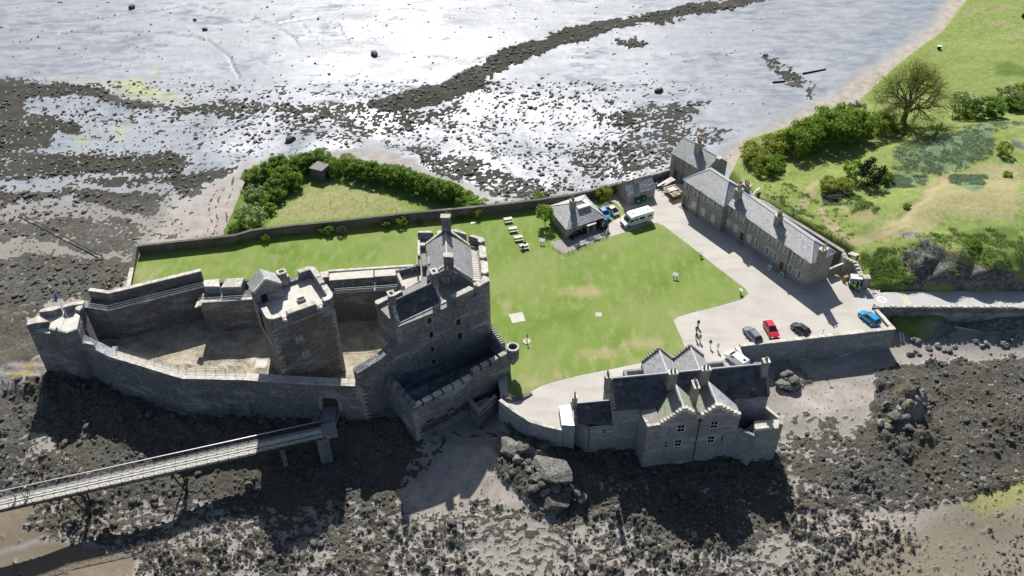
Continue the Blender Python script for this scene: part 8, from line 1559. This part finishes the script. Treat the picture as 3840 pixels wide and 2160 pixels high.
def leaf_sprays(pts, n, size, jitter, mat, seed):
    rs = np.random.RandomState(seed); g = G(); P_ = np.array([p[:] for p in pts])
    for k in range(n):
        p = P_[rs.randint(len(P_))] + rs.normal(size=3) * jitter; a = rs.normal(size=3); a /= np.linalg.norm(a); b_ = np.cross(a, rs.normal(size=3)); b_ /= np.linalg.norm(b_); s = size * rs.uniform(.6, 1.3); g.add([p - a * s * .5, p + b_ * s * .3, p + a * s * .5, p - b_ * s * .3], [(0, 1, 2, 3)])
    m = mesh('foliage', g); m.materials.append(mat); return m
c = q('Y3', 1530, 1015, -1.2); zz = hill_z(c.x, c.y)
T = Thing('spreading_tree', 'large wide spreading tree with ivied limbs and thin new leaf by the bay', 'tree', (c.x, c.y, zz)); gb, tips, mids = dome_tree(4, 15.5, 9.5); T.part('trunk', gb, M['bark'], world=False)
for nm, m_ in (('crown', leaf_sprays(tips, 16000, .2, .55, M['leaf_yellow'], 1)), ('ivy', leaf_sprays(mids, 6000, .3, .35, M['leaf_mid'], 2))): link(bpy.data.objects.new(nm, m_), T.e)
c = q('Y3', 1770, 1225, 0); zz = hill_z(c.x, c.y); T = Thing('dead_tree', 'slender bare dead tree standing in blue flowered scrub', 'tree', (c.x, c.y, zz)); gb, tips, mids = branching(8, 8.0, .6, 3, .22, 2); T.part('trunk', gb, M['bark'], world=False); link(bpy.data.objects.new('ivy', leaf_sprays(mids, 250, .2, .2, M['leaf_mid'], 3)), T.e)
# bracken, scrub and rough weeds: ground cover nobody could count
def cover(name, label, regs, n, size, hgt, mat, zf, seed):
    rs = np.random.RandomState(seed); g = G(); k = 0
    P_ = [(np.array([pix(r, *p) for p in L]), w_) for r, L, w_ in regs]; ws_ = np.array([w_ for _, w_ in P_]); ws_ = ws_ / ws_.sum(); tries = 0
    while k < n and tries < n * 20:
        tries += 1; L, _ = P_[rs.choice(len(P_), p=ws_)]; lo, hi = L.min(0), L.max(0); x, y = rs.uniform(lo[0], hi[0]), rs.uniform(lo[1], hi[1])
        if poly_sd(np.array([x]), np.array([y]), L)[0] < -12 * rs.rand(): continue
        c = pp(x, y, 1.0); z0 = zf(c.x, c.y); c = pp(x, y, z0); z0 = zf(c.x, c.y)
        if fbm(np.array([c.x * .4]), np.array([c.y * .4]), 3, seed)[0] < .42: continue
        for _ in range(7):
            a = rs.uniform(0, 6.28); d = np.array([math.cos(a), math.sin(a), 0]); s = size * rs.uniform(.6, 1.3); p = np.array([c.x, c.y, z0]) + d * s * .3 + rs.normal(size=3) * np.array([.25, .25, 0]); tz_ = hgt * rs.uniform(.4, 1.1); b_ = np.array([-d[1], d[0], 0]) * s * .32
            g.add([p - d * s * .3 + [0, 0, tz_ * .55], p + b_ + [0, 0, tz_ * .9], p + d * s * .6 + [0, 0, tz_ * .6], p - b_ + [0, 0, tz_ * .9]], [(0, 1, 2, 3)])
        k += 1
    single(name, g, mat, label, 'ground cover', kind='stuff')
cover('bracken_cover', 'green bracken and rough growth on the slope behind the barracks', [('Y4', [(110, 300), (320, 300), (800, 690), (850, 760), (600, 670), (300, 480)], 2), ('Y4', [(940, 800), (1250, 700), (1300, 900), (1400, 1000), (1300, 1085), (1010, 1085)], 3), ('Y4', [(1700, 560), (2318, 560), (2318, 880), (1900, 860)], 2.5), ('Y4', [(800, 330), (1050, 300), (1100, 420), (900, 450)], 1), ('Y4', [(1250, 640), (1700, 640), (1850, 860), (1400, 900)], .8)], 3000, .32, .22, M['bracken'], hill_z, 31)
cover('blue_flower_cover', 'blue green flowering scrub covering the slope below the big tree', [('Y3', [(1450, 1250), (1800, 1120), (2300, 1020), (2541, 1020), (2300, 1100), (2250, 1300), (1900, 1450), (1450, 1420)], 4), ('Y4', [(1180, 130), (1500, 130), (1450, 240), (1200, 230)], 1), ('Y4', [(1700, 130), (2000, 130), (1950, 240), (1720, 200)], 1), ('Y4', [(640, 300), (900, 280), (820, 380), (650, 380)], .5)], 3600, .32, .2, M['bluebell'], hill_z, 33)
cover('road_bank_weeds', 'green weeds on the bank below the road wall', [('Y4', [(1120, 1240), (1650, 1245), (1640, 1400), (1250, 1400)], 1)], 700, .6, .6, M['leaf_mid'], bank_z, 35)
